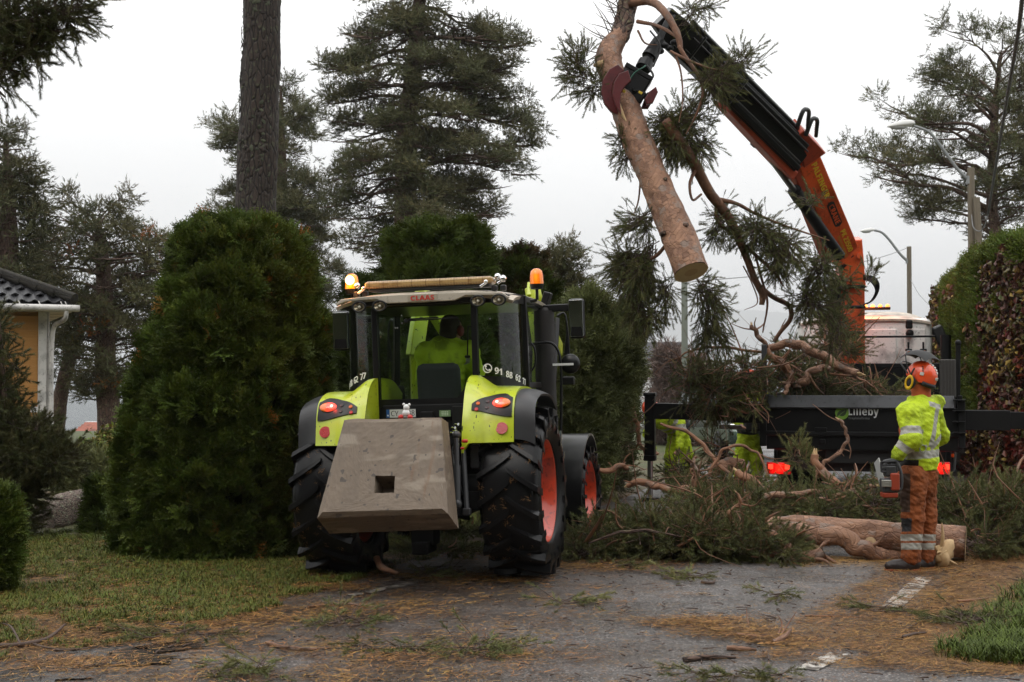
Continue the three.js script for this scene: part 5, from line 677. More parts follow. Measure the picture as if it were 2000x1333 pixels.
{ // concrete counterweight on the hitch: tapering block with chamfered edges and a square pocket
  const cw = thing('concrete_counterweight', 'tapered grey-brown concrete block with a square pocket, hung behind the tractor', 'counterweight', [0, 0, 0]);
  cw.position.copy(tractor.position); cw.rotation.copy(tractor.rotation);
  const A = (px, py, z) => onLocal(cw, px, py, z), zt = 1.08, zb = 1.50;
  // front face corners, its chamfer, and the deep outer edge
  const f = [A(679, 826, zt), A(850, 823, zt), A(862, 994, zb), A(630, 1001, zb)], c = [A(672, 821, zt - 0.03), A(862, 816, zt - 0.03), A(875, 1004, zb - 0.02), A(619, 1013, zb - 0.02)];
  const bk = [A(694, 818, zt - 0.42), A(875, 826, zt - 0.42), A(896, 1034, zb - 0.32), A(643, 1043, zb - 0.32)];
  const h = [A(732, 929, 1.34), A(771, 929, 1.34), A(770, 964, 1.41), A(731, 964, 1.41)]; const nrm = f[1].clone().sub(f[0]).cross(f[3].clone().sub(f[0])).normalize(); if (nrm.z < 0) nrm.negate();
  for (const p of h) p.addScaledVector(nrm, -nrm.dot(p.clone().sub(f[0])));
  const hb = h.map((p) => p.clone().lerp(h.reduce((a, b) => a.clone().add(b), V(0, 0, 0)).multiplyScalar(0.25), 0.12).addScaledVector(nrm, -0.2));
  const quads = [[h[0], h[1], f[1], f[0]], [h[1], h[2], f[2], f[1]], [h[2], h[3], f[3], f[2]], [h[3], h[0], f[0], f[3]]];
  for (let i = 0; i < 4; i++) { const j = (i + 1) % 4; quads.push([f[i], f[j], c[j], c[i]], [c[i], c[j], bk[j], bk[i]], [hb[i], hb[j], h[j], h[i]]); }
  quads.push([hb[3], hb[2], hb[1], hb[0]], [bk[0], bk[1], bk[2], bk[3]]);
  const tris = []; const S = 22; for (const [a, b, d, e] of quads) for (let i = 0; i < S; i++) for (let j = 0; j < S; j++) { const q = (u, v) => a.clone().lerp(b, u).lerp(e.clone().lerp(d, u), v); const p = [q(i / S, j / S), q((i + 1) / S, j / S), q((i + 1) / S, (j + 1) / S), q(i / S, (j + 1) / S)]; for (const k of [0, 2, 1, 0, 3, 2]) tris.push(p[k].x, p[k].y, p[k].z); }
  for (let i = 0; i < tris.length; i += 3) { const [x, y, z] = [tris[i], tris[i + 1], tris[i + 2]]; const e = pn(x * 22, y * 22, z * 22) + 0.7 * pn(x * 51, y * 51, z * 51); tris[i] += 0.0035 * e; tris[i + 1] += 0.0035 * pn(x * 31 + 7, y * 31, z * 31); tris[i + 2] += 0.003 * e; }
  const g = triGeo(tris); boxUV(g);
  const map = tex(1024, 1024, (u, v) => { const n = fn(u, v, 4, 4, 6, 3), m = fn(u, v, 60, 60, 3, 8), s = fn(u, v, 14, 5, 4, 33), p = fn(u, v, 30, 30, 2, 55); let k = mixc([0.115, 0.082, 0.055], [0.20, 0.148, 0.10], n * 0.7 + m * 0.4 - 0.1); k = mixc(k, [0.13, 0.095, 0.065], 0.7 * sstep(s, 0.5, 0.7)); k = mixc(k, [0.30, 0.25, 0.19], 0.6 * sstep(fn(u, v, 3, 9, 4, 71), 0.58, 0.75)); k = mixc(k, [0.16, 0.075, 0.03], 0.5 * sstep(fn(u, v, 16, 2, 3, 91), 0.68, 0.8)); return mixc(k, [0.05, 0.038, 0.03], sstep(p, 0.76, 0.82) * 0.85); }, true, [1.1, 1.1]);
  mesh('block', g, phy({ map, bumpMap: T.mid, bumpScale: 0.008, roughness: 0.62, side: THREE.DoubleSide }), cw);
  const hk = new MB(), hc = hb[2].clone().lerp(hb[3], 0.5).add(V(0.02, 0.03, 0.06)); hk.tube([hc.clone().add(V(-0.05, -0.03, 0)), hc.clone().add(V(-0.02, 0.03, 0.02)), hc.clone().add(V(0.03, 0.03, 0.02)), hc.clone().add(V(0.07, -0.02, 0))], 0.012, 8, 16); hk.build('lifting_eye', MT.steel, cw);
  // small doll perched on the block
  const d = A(793, 812, zt - 0.12), dl = thing('toy', 'tiny white toy figure with red feet on top of the concrete block', 'toy', d.clone().applyMatrix4(cw.matrixWorld), -0.2), m = new MB(); m.sphere(0, 0.02, 0, 0.032, 1, 0.95, 0.9); m.sphere(0.003, 0.065, 0, 0.026); m.sphere(-0.02, 0.09, 0, 0.011); m.sphere(0.026, 0.088, 0, 0.011); m.build('body', MT.white, dl); for (const x of [-0.038, 0.04]) new MB().sphere(x, -0.012, 0.02, 0.022, 1, 0.9, 1.2).build('foot', MT.red, dl);
}

{ // needles and mud stuck to the rear tyres
  const R = rng(61), it = [], nb = []; for (let i = 0; i < 7; i++) { const a = R() * TAU; blade(nb, V((R() - 0.5) * 0.05, 0.004, (R() - 0.5) * 0.05), V(Math.cos(a), 0.15, Math.sin(a)).normalize(), 0.03 + R() * 0.03, 0.004, R); }
  for (let i = 0; i < 130; i++) { const s = R() < 0.6 ? 1 : -1, a = -0.9 + R() * 2.2, x = s * (0.815 + (R() - 0.5) * 0.46), r = 0.69 + R() * 0.03; it.push({ p: V(x, 0.71 + r * Math.sin(a), r * Math.cos(a)), a: V(0, Math.sin(a), Math.cos(a)), roll: R() * TAU, s: 0.45 + R() * 0.55, c: R() < 0.5 ? col(0.4, 0.38, 0.34) : col(0.7, 0.7, 0.55) }); }
  scatter('stuck_needles', triGeo(nb), M.litter, it, tractor);
}
// ---------- crane truck ----------
const truck = thing('crane_truck', 'black tipper truck with white cab and stabiliser legs out, loaded with pine branches', 'truck', [4.57, 0, -17.5], -15 * PI / 180);
const K = (px, py, z) => onLocal(truck, px, py, z);
const MK = { black: phy({ color: col(0.008, 0.008, 0.0085), roughness: 0.5, map: T.dirt, specularIntensity: 0.4 }), grey: phy({ color: col(0.075, 0.078, 0.085), roughness: 0.45, map: T.dirt }), white: phy({ color: col(0.86, 0.85, 0.82), roughness: 0.4, map: T.dirt, clearcoat: 0.4 }), orange: phy({ color: col(0.80, 0.115, 0.026), roughness: 0.4, clearcoat: 0.5, map: T.dirt }), dark: plain(0.008, 0.008, 0.008, 0.8) };
{
  const W = 1.22; // half width of the bed
  const tg = new MB(); tg.box(2.36, 0.17, 0.05, 0.0, 1.385, 0.02, -0.25, 0, 0, 0.01); tg.build('tailgate_rail', MK.grey, truck);
  const tp = new MB(); tp.box(2.5, 0.34, 0.06, 0.02, 1.14, -0.04); tp.box(2.56, 0.06, 0.12, 0.02, 0.965, -0.02); tp.box(2.46, 0.2, 0.06, 0.02, 0.85, -0.05); for (const x of [-1.25, 1.27]) tp.box(0.09, 0.62, 0.12, x, 1.1, -0.02); for (const x of [-0.5, 0.55]) tp.box(0.16, 0.06, 0.03, x, 1.02, 0.03); tp.box(0.08, 0.07, 0.03, -0.48, 0.86, 0.0); for (let i = 0; i < 4; i++) tp.box(0.16, 0.012, 0.16, 1.24, 1.0 + i * 0.14, 0.02); tp.build('tailgate', MK.black, truck);
  const bd = new MB(); for (const x of [-W - 0.02, W + 0.04]) bd.box(0.06, 0.55, 5.0, x, 1.2, -2.6); bd.box(2.5, 0.08, 5.0, 0, 0.92, -2.6); bd.box(2.5, 0.95, 0.07, 0, 1.42, -4.9); bd.box(2.54, 0.08, 0.1, 0, 1.9, -4.9); for (const x of [-1.1, -0.5, 0.1, 0.7, 1.15]) bd.box(0.06, 0.9, 0.05, x, 1.42, -4.84); bd.build('bed', MK.black, truck);
  const po = new MB(); po.box(0.07, 0.98, 0.08, -1.24, 1.66, -0.1); po.build('post', MK.grey, truck);
  const p2 = new MB(), q0 = K(1872, 670, -0.15), q1 = K(1871, 850, -0.15); p2.bar(q1, q0, 0.05, 0.06); p2.sphere(q0.x, q0.y, q0.z, 0.04); p2.build('post', MK.black, truck);
  const pl = new MB(), a = K(1852, 740, -0.12); pl.box(0.2, 0.5, 0.06, a.x, a.y, a.z); for (let i = -2; i < 3; i++) pl.box(0.012, 0.48, 0.02, a.x + i * 0.04, a.y, a.z + 0.035); pl.build('side_panel', plain(0.05, 0.046, 0.042, 0.7), truck);
  // frame, wheels, rear lamps
  const fr = new MB(); fr.box(0.9, 0.3, 9, 0, 0.72, -4.6); fr.box(2.3, 0.12, 0.1, 0, 0.52, -0.25); fr.box(2.2, 0.3, 0.08, 0, 0.66, -0.5); fr.build('chassis', MK.dark, truck);
  const tyre = mergeGeometries(tyreGeo(0.5, 0.3, 0.29, 30, 0.012).l);
  for (const [x, z] of [[-1.0, -1.9], [1.0, -1.9], [-0.68, -1.9], [0.68, -1.9], [-1.0, -7.7], [1.0, -7.7]]) { const w = new THREE.Group(); w.name = 'wheel'; w.position.set(x, 0.5, z); truck.add(w); mesh('tyre', tyre, MT.rubber, w); rimGeo(0.29, 0.3, Math.sign(x)).build('rim', MK.grey, w); }
  for (const s of [-1, 1]) { const f = (u, v) => { const an = lerp(-0.25, 1.9, v); return V(s * lerp(0.74, 1.2, s > 0 ? u : 1 - u), 0.5 + 0.62 * Math.sin(an), -1.9 + 0.62 * Math.cos(an)); }; new MB().add(sheet(f, 4, 14, 0.02)).build('mudguard', MK.black, truck); }
  const mg = new MB(), m0 = K(1861, 890, -0.3); mg.tube([K(1857, 865, -0.3), K(1863, 880, -0.3), K(1864, 900, -0.3), K(1862, 922, -0.3)], [0.03, 0.03], 8, 16); mg.build('marker_arm', MK.grey, truck); new MB().box(0.04, 0.05, 0.03, m0.x, m0.y, m0.z + 0.03).build('side_marker', MT.orange, truck);
  for (const [px0, px1] of [[1497, 1546], [1818, 1856]]) {
    const b = K((px0 + px1) / 2, 915, -0.15), w = (px1 - px0) / 149; new MB().box(w, 0.17, 0.06, b.x, b.y, b.z, 0, 0, 0, 0.02).build('rear_lamp', phy({ color: col(0.35, 0.01, 0.01), roughness: 0.2, clearcoat: 1, emissive: col(0.5, 0.01, 0.01), emissiveIntensity: 0.06 }), truck);
    for (const dx of [-0.32, 0.34]) { const hot = new MB().box(w * 0.2, 0.07, 0.02, b.x + dx * w, b.y + 0.02, b.z + 0.035, 0, 0, 0, 0.008).build('brake_lamp', lamp(1, 0.07, 0.03, 1.3), truck); }
    truck.updateMatrixWorld(true); glow(b.clone().add(V(0, 0, 0.12)).applyMatrix4(truck.matrixWorld), 0xff2010, 0.25, 3);
  }
  // company sign on the tailgate
  const g0 = K(1645, 807, 0.0), sg = new MB(), disc = new THREE.CylinderGeometry(0.088, 0.088, 0.004, 32); disc.rotateX(PI / 2); sg.put(disc, g0.x, g0.y, 0.0); const so = sg.build('logo_disc', plain(0.17, 0.33, 0.035, 0.5), truck);
  const lf = new THREE.Shape(); lf.moveTo(-0.062, -0.05); lf.bezierCurveTo(-0.075, 0.02, -0.01, 0.045, 0.06, 0.05); lf.bezierCurveTo(0.065, -0.02, 0.02, -0.065, -0.035, -0.035); lf.lineTo(-0.062, -0.05); const lg = new THREE.ShapeGeometry(lf, 10); lg.translate(g0.x, g0.y, 0.004); mesh('logo_leaf', lg, plain(0.035, 0.06, 0.02, 0.5), so); const ve = new MB(); ve.bar(V(g0.x - 0.05, g0.y - 0.045, 0.006), V(g0.x + 0.04, g0.y + 0.032, 0.006), 0.005, 0.003, 0); ve.build('logo_vein', plain(0.3, 0.45, 0.12, 0.5), so);
  const t1 = K(1687, 806, 0), t2 = K(1678, 818, 0); new MB().put(textGeo('Lilleby', 0.105, 0.003, 0.86), t1.x, t1.y, -0.008).build('lettering', plain(0.72, 0.73, 0.74, 0.5), truck); new MB().put(textGeo('Trepleiefirma', 0.03, 0.003), t2.x, t2.y, -0.008).build('small_lettering', plain(0.14, 0.15, 0.15, 0.5), truck);
  // stabilisers
  const lz = -0.22, L0 = K(1270, 771, lz), L1 = K(1270, 899, lz), L2 = K(1268, 975, lz), bm = new MB(), b0 = K(1278, 803, lz), b1 = K(1490, 808, lz); bm.bar(b0, b0.clone().lerp(b1, 0.72), 0.16, 0.22, 0.012); bm.bar(b0.clone().lerp(b1, 0.68), V(-0.3, b1.y, lz), 0.2, 0.27, 0.012); bm.bar(b1, V(-1.28, b1.y - 0.02, lz), 0.21, 0.34); bm.build('stabiliser_beam', MK.black, truck);
  const lg2 = new MB(); lg2.bar(L1, L0, 0.14, 0.14, 0.012); lg2.box(0.17, 0.05, 0.17, L0.x, L0.y, lz); lg2.box(0.16, 0.08, 0.16, L1.x, L1.y + 0.03, lz); lg2.build('stabiliser_leg', MK.black, truck); const ro = new MB(); ro.cyl(V(L1.x, 0.06, lz), L1, 0.038, 0.038, 16); ro.build('stabiliser_rod', MT.steel, truck); const ft = new MB(); ft.cyl(V(L1.x, 0.0, lz), V(L1.x, 0.05, lz), 0.15, 0.12, 20); ft.build('stabiliser_foot', MK.black, truck);
  const rb = new MB(), r0 = K(1868, 821, lz), r1 = K(2060, 822, lz); rb.bar(V(0.4, r0.y, lz), r0.clone().lerp(r1, 0.55), 0.2, 0.26); rb.bar(r0.clone().lerp(r1, 0.5), r1, 0.16, 0.22); rb.build('stabiliser_beam', MK.black, truck); const rl = new MB(); rl.bar(V(r1.x, 0.65, lz), V(r1.x, 1.5, lz), 0.14, 0.14); rl.build('stabiliser_leg', MK.black, truck); const rr = new MB(); rr.cyl(V(r1.x, 0.05, lz), V(r1.x, 0.7, lz), 0.038); rr.cyl(V(r1.x, 0, lz), V(r1.x, 0.05, lz), 0.15, 0.12); rr.build('stabiliser_rod', MT.steel, truck);
  // cab
  const cz = -6.6, c0 = K(1556, 612, cz), c1 = K(1821, 612, cz), cw = c1.x - c0.x, cx = (c0.x + c1.x) / 2, top = K(1700, 622, cz).y;
  const cb = new MB(); cb.box(cw, top - 0.75, 1.75, cx, (top + 0.75) / 2, cz - 0.88, 0, 0, 0, 0.12); const cab = cb.build('cab', MK.white, truck);
  const rp = new MB(); for (const [u0, u1] of [[0.06, 0.44], [0.53, 0.74], [0.8, 0.95]]) rp.box(cw * (u1 - u0), 0.8, 0.03, c0.x + cw * (u0 + u1) / 2, top - 0.6, cz + 0.01, 0, 0, 0, 0.012); rp.build('cab_panel', MK.white, cab);
  const rf = (u, v) => { const x = lerp(c0.x + 0.05, c1.x - 0.02, u), e = Math.pow(Math.abs(u * 2 - 1), 5), f = v; return V(x, top - 0.05 + 0.23 * Math.sin(clamp(f, 0, 1) * PI * 0.5 + 0.15) * (1 - 0.75 * e) - 0.04 * e, cz + 0.03 - 1.7 * f); };
  new MB().add(sheet(rf, 20, 12, 0.04)).build('cab_roof', phy({ color: col(0.66, 0.6, 0.5), roughness: 0.45, map: T.dirt }), cab);
  const mir = new MB(), m1 = K(1776, 634, cz + 0.1); mir.box(0.12, 0.16, 0.1, m1.x, m1.y, m1.z, 0, 0, 0, 0.03); mir.sphere(m1.x + 0.01, m1.y - 0.16, m1.z, 0.07, 1, 1, 0.6); mir.build('reversing_lamp', MK.black, truck); const m2 = K(1838, 658, cz - 0.4), mm = new MB(); mm.box(0.2, 0.42, 0.12, m2.x, m2.y, m2.z, 0, 0.2, 0.4, 0.05); mm.bar(m2, V(c1.x - 0.1, m2.y + 0.1, m2.z), 0.04, 0.04); mm.build('wing_mirror', MT.grey, truck);
  const m3 = K(1848, 675, -5.0), mc = new MB(); mc.cyl(V(m3.x, 1.2, -5.0), V(m3.x, m3.y + 0.17, -5.0), 0.085, 0.085, 16); mc.build('tank', MK.black, truck);
  // amber lamps on the cab roof
  const ab = K(1705, 600, cz - 0.3), ac = new MB(); ac.box(0.62, 0.05, 0.16, ab.x, ab.y - 0.03, ab.z); ac.build('light_bar', MK.black, truck); for (let i = 0; i < 5; i++) new MB().sphere(ab.x - 0.26 + i * 0.13, ab.y + 0.01, ab.z + 0.02, 0.04).build('amber_lamp', lamp(1, 0.33, 0.08, i < 3 ? 3 : 1.6), truck); truck.updateMatrixWorld(true); glow(ab.clone().add(V(-0.1, 0.1, 0.3)).applyMatrix4(truck.matrixWorld), 0xff7020, 2.2, 6);
  // railing behind the bed
  const ra = new MB(), rz = -5.0, ry = K(1750, 658, rz).y; const x0 = K(1560, 658, rz).x, x1 = K(1828, 658, rz).x; ra.bar(V(x0, ry, rz), V(x1, ry, rz), 0.035, 0.035); for (const px of [1600, 1716, 1747, 1828]) { const x = K(px, 658, rz).x; ra.bar(V(x, 1.85, rz), V(x, px === 1716 ? ry - 0.16 : ry, rz), 0.03, 0.03); } ra.build('railing', MK.black, truck);
  for (const px of [1775, 1804]) { const p = K(px, 684, -4.9); const u = new MB(); u.cyl(V(p.x, p.y, p.z), V(p.x, p.y + 0.13, p.z), 0.016); u.box(0.11, 0.04, 0.1, p.x, p.y + 0.0, p.z); u.build('ratchet', MK.black, truck); new MB().box(0.07, 0.05, 0.08, p.x, p.y - 0.035, p.z + 0.02).build('ratchet_strap', MT.orange, truck); }
}
// ---------- loader crane on the truck ----------
const crane = thing('loader_crane', 'orange and black hydraulic loader crane behind the truck cab, boom folded over the load', 'crane', P(1665, 690, 23).setY(0));
{
  const C = (px, py, d) => P(px, py, d).sub(crane.position), toCam = (p) => V(0, EYE, 0).sub(crane.position).sub(p).normalize();
  // a beam whose broad face looks towards the camera: w across, t thick
  const beam = (mb, a, b, wa, wb, th, roll = 0, bev = 0.02) => { const d = b.clone().sub(a), Ln = d.length(); d.normalize(); let n = toCam(a.clone().lerp(b, 0.5)); n.sub(d.clone().multiplyScalar(n.dot(d))).normalize(); n.applyAxisAngle(d, roll); const s = d.clone().cross(n); const sh = new THREE.Shape([[-wa / 2, 0], [wa / 2, 0], [wb / 2, Ln], [-wb / 2, Ln]].map((p) => new THREE.Vector2(...p))); const g = new THREE.ExtrudeGeometry(sh, { depth: th - 2 * bev, bevelEnabled: true, bevelSize: bev, bevelThickness: bev, bevelSegments: 2, bevelOffset: -bev }); g.translate(0, 0, -th + bev); mb.add(g, new THREE.Matrix4().makeBasis(s, d, n).setPosition(a)); return { s, d, n, Ln, at: (x, y, z = 0) => a.clone().addScaledVector(s, x).addScaledVector(d, y).addScaledVector(n, z), m: new THREE.Matrix4().makeBasis(s, d, n).setPosition(a) }; };
  const c0 = C(1666, 760, 23), c1 = C(1666, 520, 23), col1 = new MB(); beam(col1, c0, c1, 0.44, 0.42, 0.4, 0.25); beam(col1, C(1668, 560, 22.8), C(1664, 470, 22.6), 0.42, 0.36, 0.34, 0.2); col1.build('column', MK.orange, crane);
  const cd = new MB(); beam(cd, C(1634, 760, 22.9), C(1634, 545, 22.9), 0.16, 0.16, 0.3, 0.2); for (const y of [560, 600, 650]) cd.cyl(C(1640, y, 22.6), C(1690, y, 22.7), 0.03); cd.build('column_side', MK.black, crane);
  const ba = new MB(); ba.box(2.2, 0.5, 0.6, c0.x + 0.1, 0.95, c0.z, 0, -0.26, 0, 0.04); ba.box(0.8, 0.9, 0.7, c0.x, 1.2, c0.z, 0, -0.26, 0, 0.06); ba.build('base', MK.black, crane);
  // main boom
  const A = C(1662, 512, 22.8), B = C(1574, 296, 20.7), mb = new MB(), bb = beam(mb, A, B, 0.46, 0.38, 0.32, 0.3), nose = beam(mb, B.clone().lerp(A, 0.06), C(1528, 262, 20.4), 0.34, 0.3, 0.3, 0.2); mb.cyl(C(1680, 500, 22.6), C(1676, 498, 23.0), 0.05, 0.05, 16); mb.build('main_boom', MK.orange, crane);
  const si = new MB(), f1 = A.clone().lerp(B, 0.1), f2 = A.clone().lerp(B, 0.96); beam(si, f1.addScaledVector(bb.s, -0.27), f2.addScaledVector(bb.s, -0.24), 0.16, 0.15, 0.26, 0.5); si.build('shaded_boom_side', phy({ color: col(0.28, 0.035, 0.012), roughness: 0.5, map: T.dirt }), crane);  // side face of the orange boom, its shade put into a darker orange
  const pin = new MB(), pp = bb.at(0.06, 0.1, 0.012); pin.cyl(pp, pp.clone().addScaledVector(bb.n, 0.03), 0.05, 0.05, 20); const p2 = bb.at(-0.16, 0.04, 0.02); pin.cyl(p2, p2.clone().addScaledVector(bb.n, 0.05), 0.07, 0.07, 18); pin.build('pin', MK.black, crane);
  const put = (str, size, y, x, mat, sq) => new MB().add(textGeo(str, size, 0.004, sq), bb.m.clone().multiply(new THREE.Matrix4().makeTranslation(x, y, 0.003)).multiply(new THREE.Matrix4().makeRotationZ(-PI / 2))).build('lettering', mat, crane);
  const yel = plain(0.75, 0.52, 0.03, 0.5), bk = plain(0.015, 0.015, 0.015, 0.5), yb = (t) => bb.Ln * t;
  put('PALFINGER', 0.1, yb(0.74), 0.05, yel, 1.15); const cbx = new MB(), sgp = new THREE.Shape(); const w = 0.31, hh = 0.07; sgp.absarc(w - hh, 0, hh, -PI / 2, PI / 2); sgp.absarc(-w + hh, 0, hh, PI / 2, 3 * PI / 2); const gg = new THREE.ExtrudeGeometry(sgp, { depth: 0.003, bevelEnabled: false }); cbx.add(gg, bb.m.clone().multiply(new THREE.Matrix4().makeTranslation(0.05, yb(0.44), 0.001)).multiply(new THREE.Matrix4().makeRotationZ(-PI / 2))); cbx.build('badge', bk, crane); put('CRANE', 0.095, yb(0.44), 0.05, MK.orange, 1.15); put('PK 23500', 0.095, yb(0.185), 0.075, yel, 1.05); put('PERFORMANCE', 0.05, yb(0.16), -0.03, plain(0.55, 0.25, 0.03, 0.5), 1.15);
  // lift cylinder under the boom
  const cy = new MB(); cy.cyl(C(1640, 500, 22.3), C(1556, 380, 21.2), 0.1, 0.09, 18); cy.cyl(C(1562, 388, 21.3), C(1552, 372, 21.1), 0.11, 0.11, 18); cy.sphere(...C(1478, 279, 20.1).toArray(), 0.085); cy.cyl(C(1472, 276, 20.1), C(1496, 292, 20.2), 0.075, 0.06, 14); cy.build('cylinder', MK.black, crane); const rd = new MB(); rd.cyl(C(1556, 378, 21.2), C(1490, 288, 20.2), 0.052, 0.052, 16); rd.build('cylinder_rod', MT.steel, crane);
  // outer boom: nested black sections running up to the grapple
  const E0 = C(1572, 312, 20.6), E1 = C(1318, 62, 16.9), ob = new MB(), o1 = beam(ob, E0, E0.clone().lerp(E1, 0.96), 0.48, 0.40, 0.34, 0.15); for (const [o, wd, th, t0, t1, z] of [[0.15, 0.11, 0.3, 0.05, 0.86, 0.05], [-0.16, 0.09, 0.28, 0.0, 0.94, 0.04]]) { const a = o1.at(o, o1.Ln * t0, z), b = o1.at(o * 0.85, o1.Ln * t1, z); beam(ob, a, b, wd, wd * 0.9, th, 0.15); } ob.build('outer_boom', MK.black, crane);
  const un = new MB(); beam(un, o1.at(-0.28, -0.15, -0.02), o1.at(-0.235, o1.Ln * 0.56, -0.02), 0.16, 0.06, 0.3, 0.25); beam(un, o1.at(0.1, -0.25, 0.02), o1.at(0.24, 0.6, 0.02), 0.4, 0.12, 0.3, 0.15); un.build('shaded_boom_underside', phy({ color: col(0.42, 0.05, 0.016), roughness: 0.45, map: T.dirt }), crane);  // boom orange darkened in the colour for the shaded underside
  const rl = new MB(); for (const x of [0.27, 0.2]) rl.cyl(o1.at(x, -0.1, -0.1), o1.at(x * 0.95, o1.Ln * 0.97, -0.1), 0.045, 0.04, 12); for (let i = 0; i < 2; i++) { const x = 0.11 - i * 0.2; rl.tube([o1.at(x, 0.2, 0.075), o1.at(x * 0.98, o1.Ln * 0.5, 0.07), o1.at(x * 0.9, o1.Ln * 0.97, 0.065)], [0.014, 0.014], 6, 10); } for (const t of [0.62, 0.93]) { const a = o1.at(0.22, o1.Ln * t, 0.09), b = o1.at(-0.19, o1.Ln * t, 0.085); rl.bar(a, b, 0.06, 0.025); } rl.build('extension_cylinder', MT.black, crane);
  const hk = new MB(); for (const t of [0.12, 0.2]) { const y = o1.Ln * t; hk.tube([o1.at(0.26, y, 0.06), o1.at(0.5, y + 0.14, 0.06), o1.at(0.54, y + 0.02, 0.06), o1.at(0.44, y - 0.14, 0.06), o1.at(0.36, y - 0.26, 0.06)], [0.035, 0.03], 8, 18); } hk.build('hose_guide', MT.grey, crane);
  const ti = new MB(); beam(ti, E1.clone().add(V(0.1, -0.08, 0)), C(1296, 34, 16.8), 0.40, 0.32, 0.3, 0.1); for (let i = 0; i < 5; i++) { const p = C(1290 + i * 9, 100 - i * 3 - (i % 2) * 8, 16.6); ti.sphere(p.x, p.y, p.z, 0.05, 1, 0.8, 0.8, 10); } ti.build('boom_tip', MT.black, crane);
  // hoses looping by the column
  const ho = new MB(); for (let i = 0; i < 5; i++) ho.tube([C(1686, 596, 22.7), C(1700 + i * 1.5, 590 - i, 22.6), C(1711 + i * 1.6, 568 - i * 2, 22.5), C(1703 + i * 1.8, 552 - i * 2.2, 22.5), C(1687, 546 - i * 2, 22.7)], [0.013, 0.013], 6, 24); for (let i = 0; i < 4; i++) ho.tube([C(1318 - i * 4, 30, 16.8), C(1300 - i * 3, 60, 16.7), C(1284 - i * 4, 100, 16.6), C(1262 - i * 3, 128, 16.5)], [0.016, 0.016], 6, 20); ho.tube([C(1276, 130, 16.4), C(1290, 90, 16.5), C(1270, 60, 16.6)], [0.012, 0.012], 6, 14); ho.tube([C(1264, 128, 16.4), C(1276, 148, 16.3), C(1272, 156, 16.3)], [0.014, 0.014], 6, 10); ho.build('hydraulic_hose', MT.black, crane);
  // rotator and grapple
  const ro = new MB(); ro.cyl(C(1288, 80, 16.7), C(1268, 112, 16.6), 0.085, 0.1, 14); ro.cyl(C(1268, 112, 16.6), C(1258, 132, 16.5), 0.06, 0.07, 14); ro.cyl(C(1262, 122, 16.55), C(1256, 134, 16.5), 0.1, 0.1, 14); ro.build('rotator', MT.black, crane);
  const gc = C(1238, 162, 16.35), gb = new MB(), Rz = -0.52; gb.box(0.36, 0.2, 0.34, gc.x, gc.y, gc.z, 0, 0, Rz, 0.03); gb.box(0.38, 0.06, 0.36, gc.x + 0.05, gc.y + 0.1, gc.z, 0, 0, Rz, 0.01); gb.box(0.34, 0.16, 0.3, gc.x - 0.04, gc.y - 0.14, gc.z + 0.02, 0, 0, Rz, 0.02); for (const [dx, dy] of [[-0.16, -0.02], [0.16, -0.2], [0.0, -0.12]]) gb.cyl(V(gc.x + dx, gc.y + dy, gc.z), V(gc.x + dx, gc.y + dy, gc.z + 0.24), 0.035); gb.build('grapple_body', MT.black, crane);
  const claw = (pts, z, th) => { const s = new THREE.Shape(pts.map((p) => { const q = C(p[0], p[1], 16.25); return new THREE.Vector2(q.x, q.y); })); const g = new THREE.ExtrudeGeometry(s, { depth: th, bevelEnabled: true, bevelSize: 0.008, bevelThickness: 0.008, bevelSegments: 2 }); g.translate(0, 0, C(1230, 160, 16.25).z + z); return new MB().add(g).build('grapple_claw', phy({ color: col(0.10, 0.008, 0.010), roughness: 0.45, map: T.dirt, clearcoat: 0.3 }), crane); };
  claw([[1205, 133], [1190, 141], [1177, 162], [1174, 184], [1180, 206], [1192, 221], [1207, 230], [1199, 210], [1192, 188], [1194, 168], [1203, 153], [1216, 143]], 0.08, 0.07);
  claw([[1222, 150], [1206, 156], [1197, 172], [1194, 196], [1200, 216], [1209, 231], [1206, 210], [1208, 192], [1216, 178], [1227, 168]], 0.24, 0.07);
  claw([[1266, 186], [1278, 177], [1281, 186], [1272, 205], [1262, 208], [1258, 199]], 0.1, 0.07); claw([[1262, 190], [1276, 178], [1278, 190], [1268, 206], [1256, 206]], -0.2, 0.07);
  const yb2 = new MB(); for (const [px, py] of [[1218, 178], [1251, 181]]) { const p = C(px, py, 16.05); yb2.box(0.05, 0.03, 0.02, p.x, p.y, p.z, 0, 0, -0.5, 0.004); } yb2.build('warning_sticker', plain(0.6, 0.42, 0.03, 0.5), crane);
  const gs = new MB(); gs.tube([C(1230, 156, 16.1), C(1240, 142, 16.1), C(1256, 132, 16.1), C(1261, 128, 16.2)], [0.01, 0.01], 5, 14); gs.build('sling', plain(0.02, 0.09, 0.06, 0.6), crane);
}
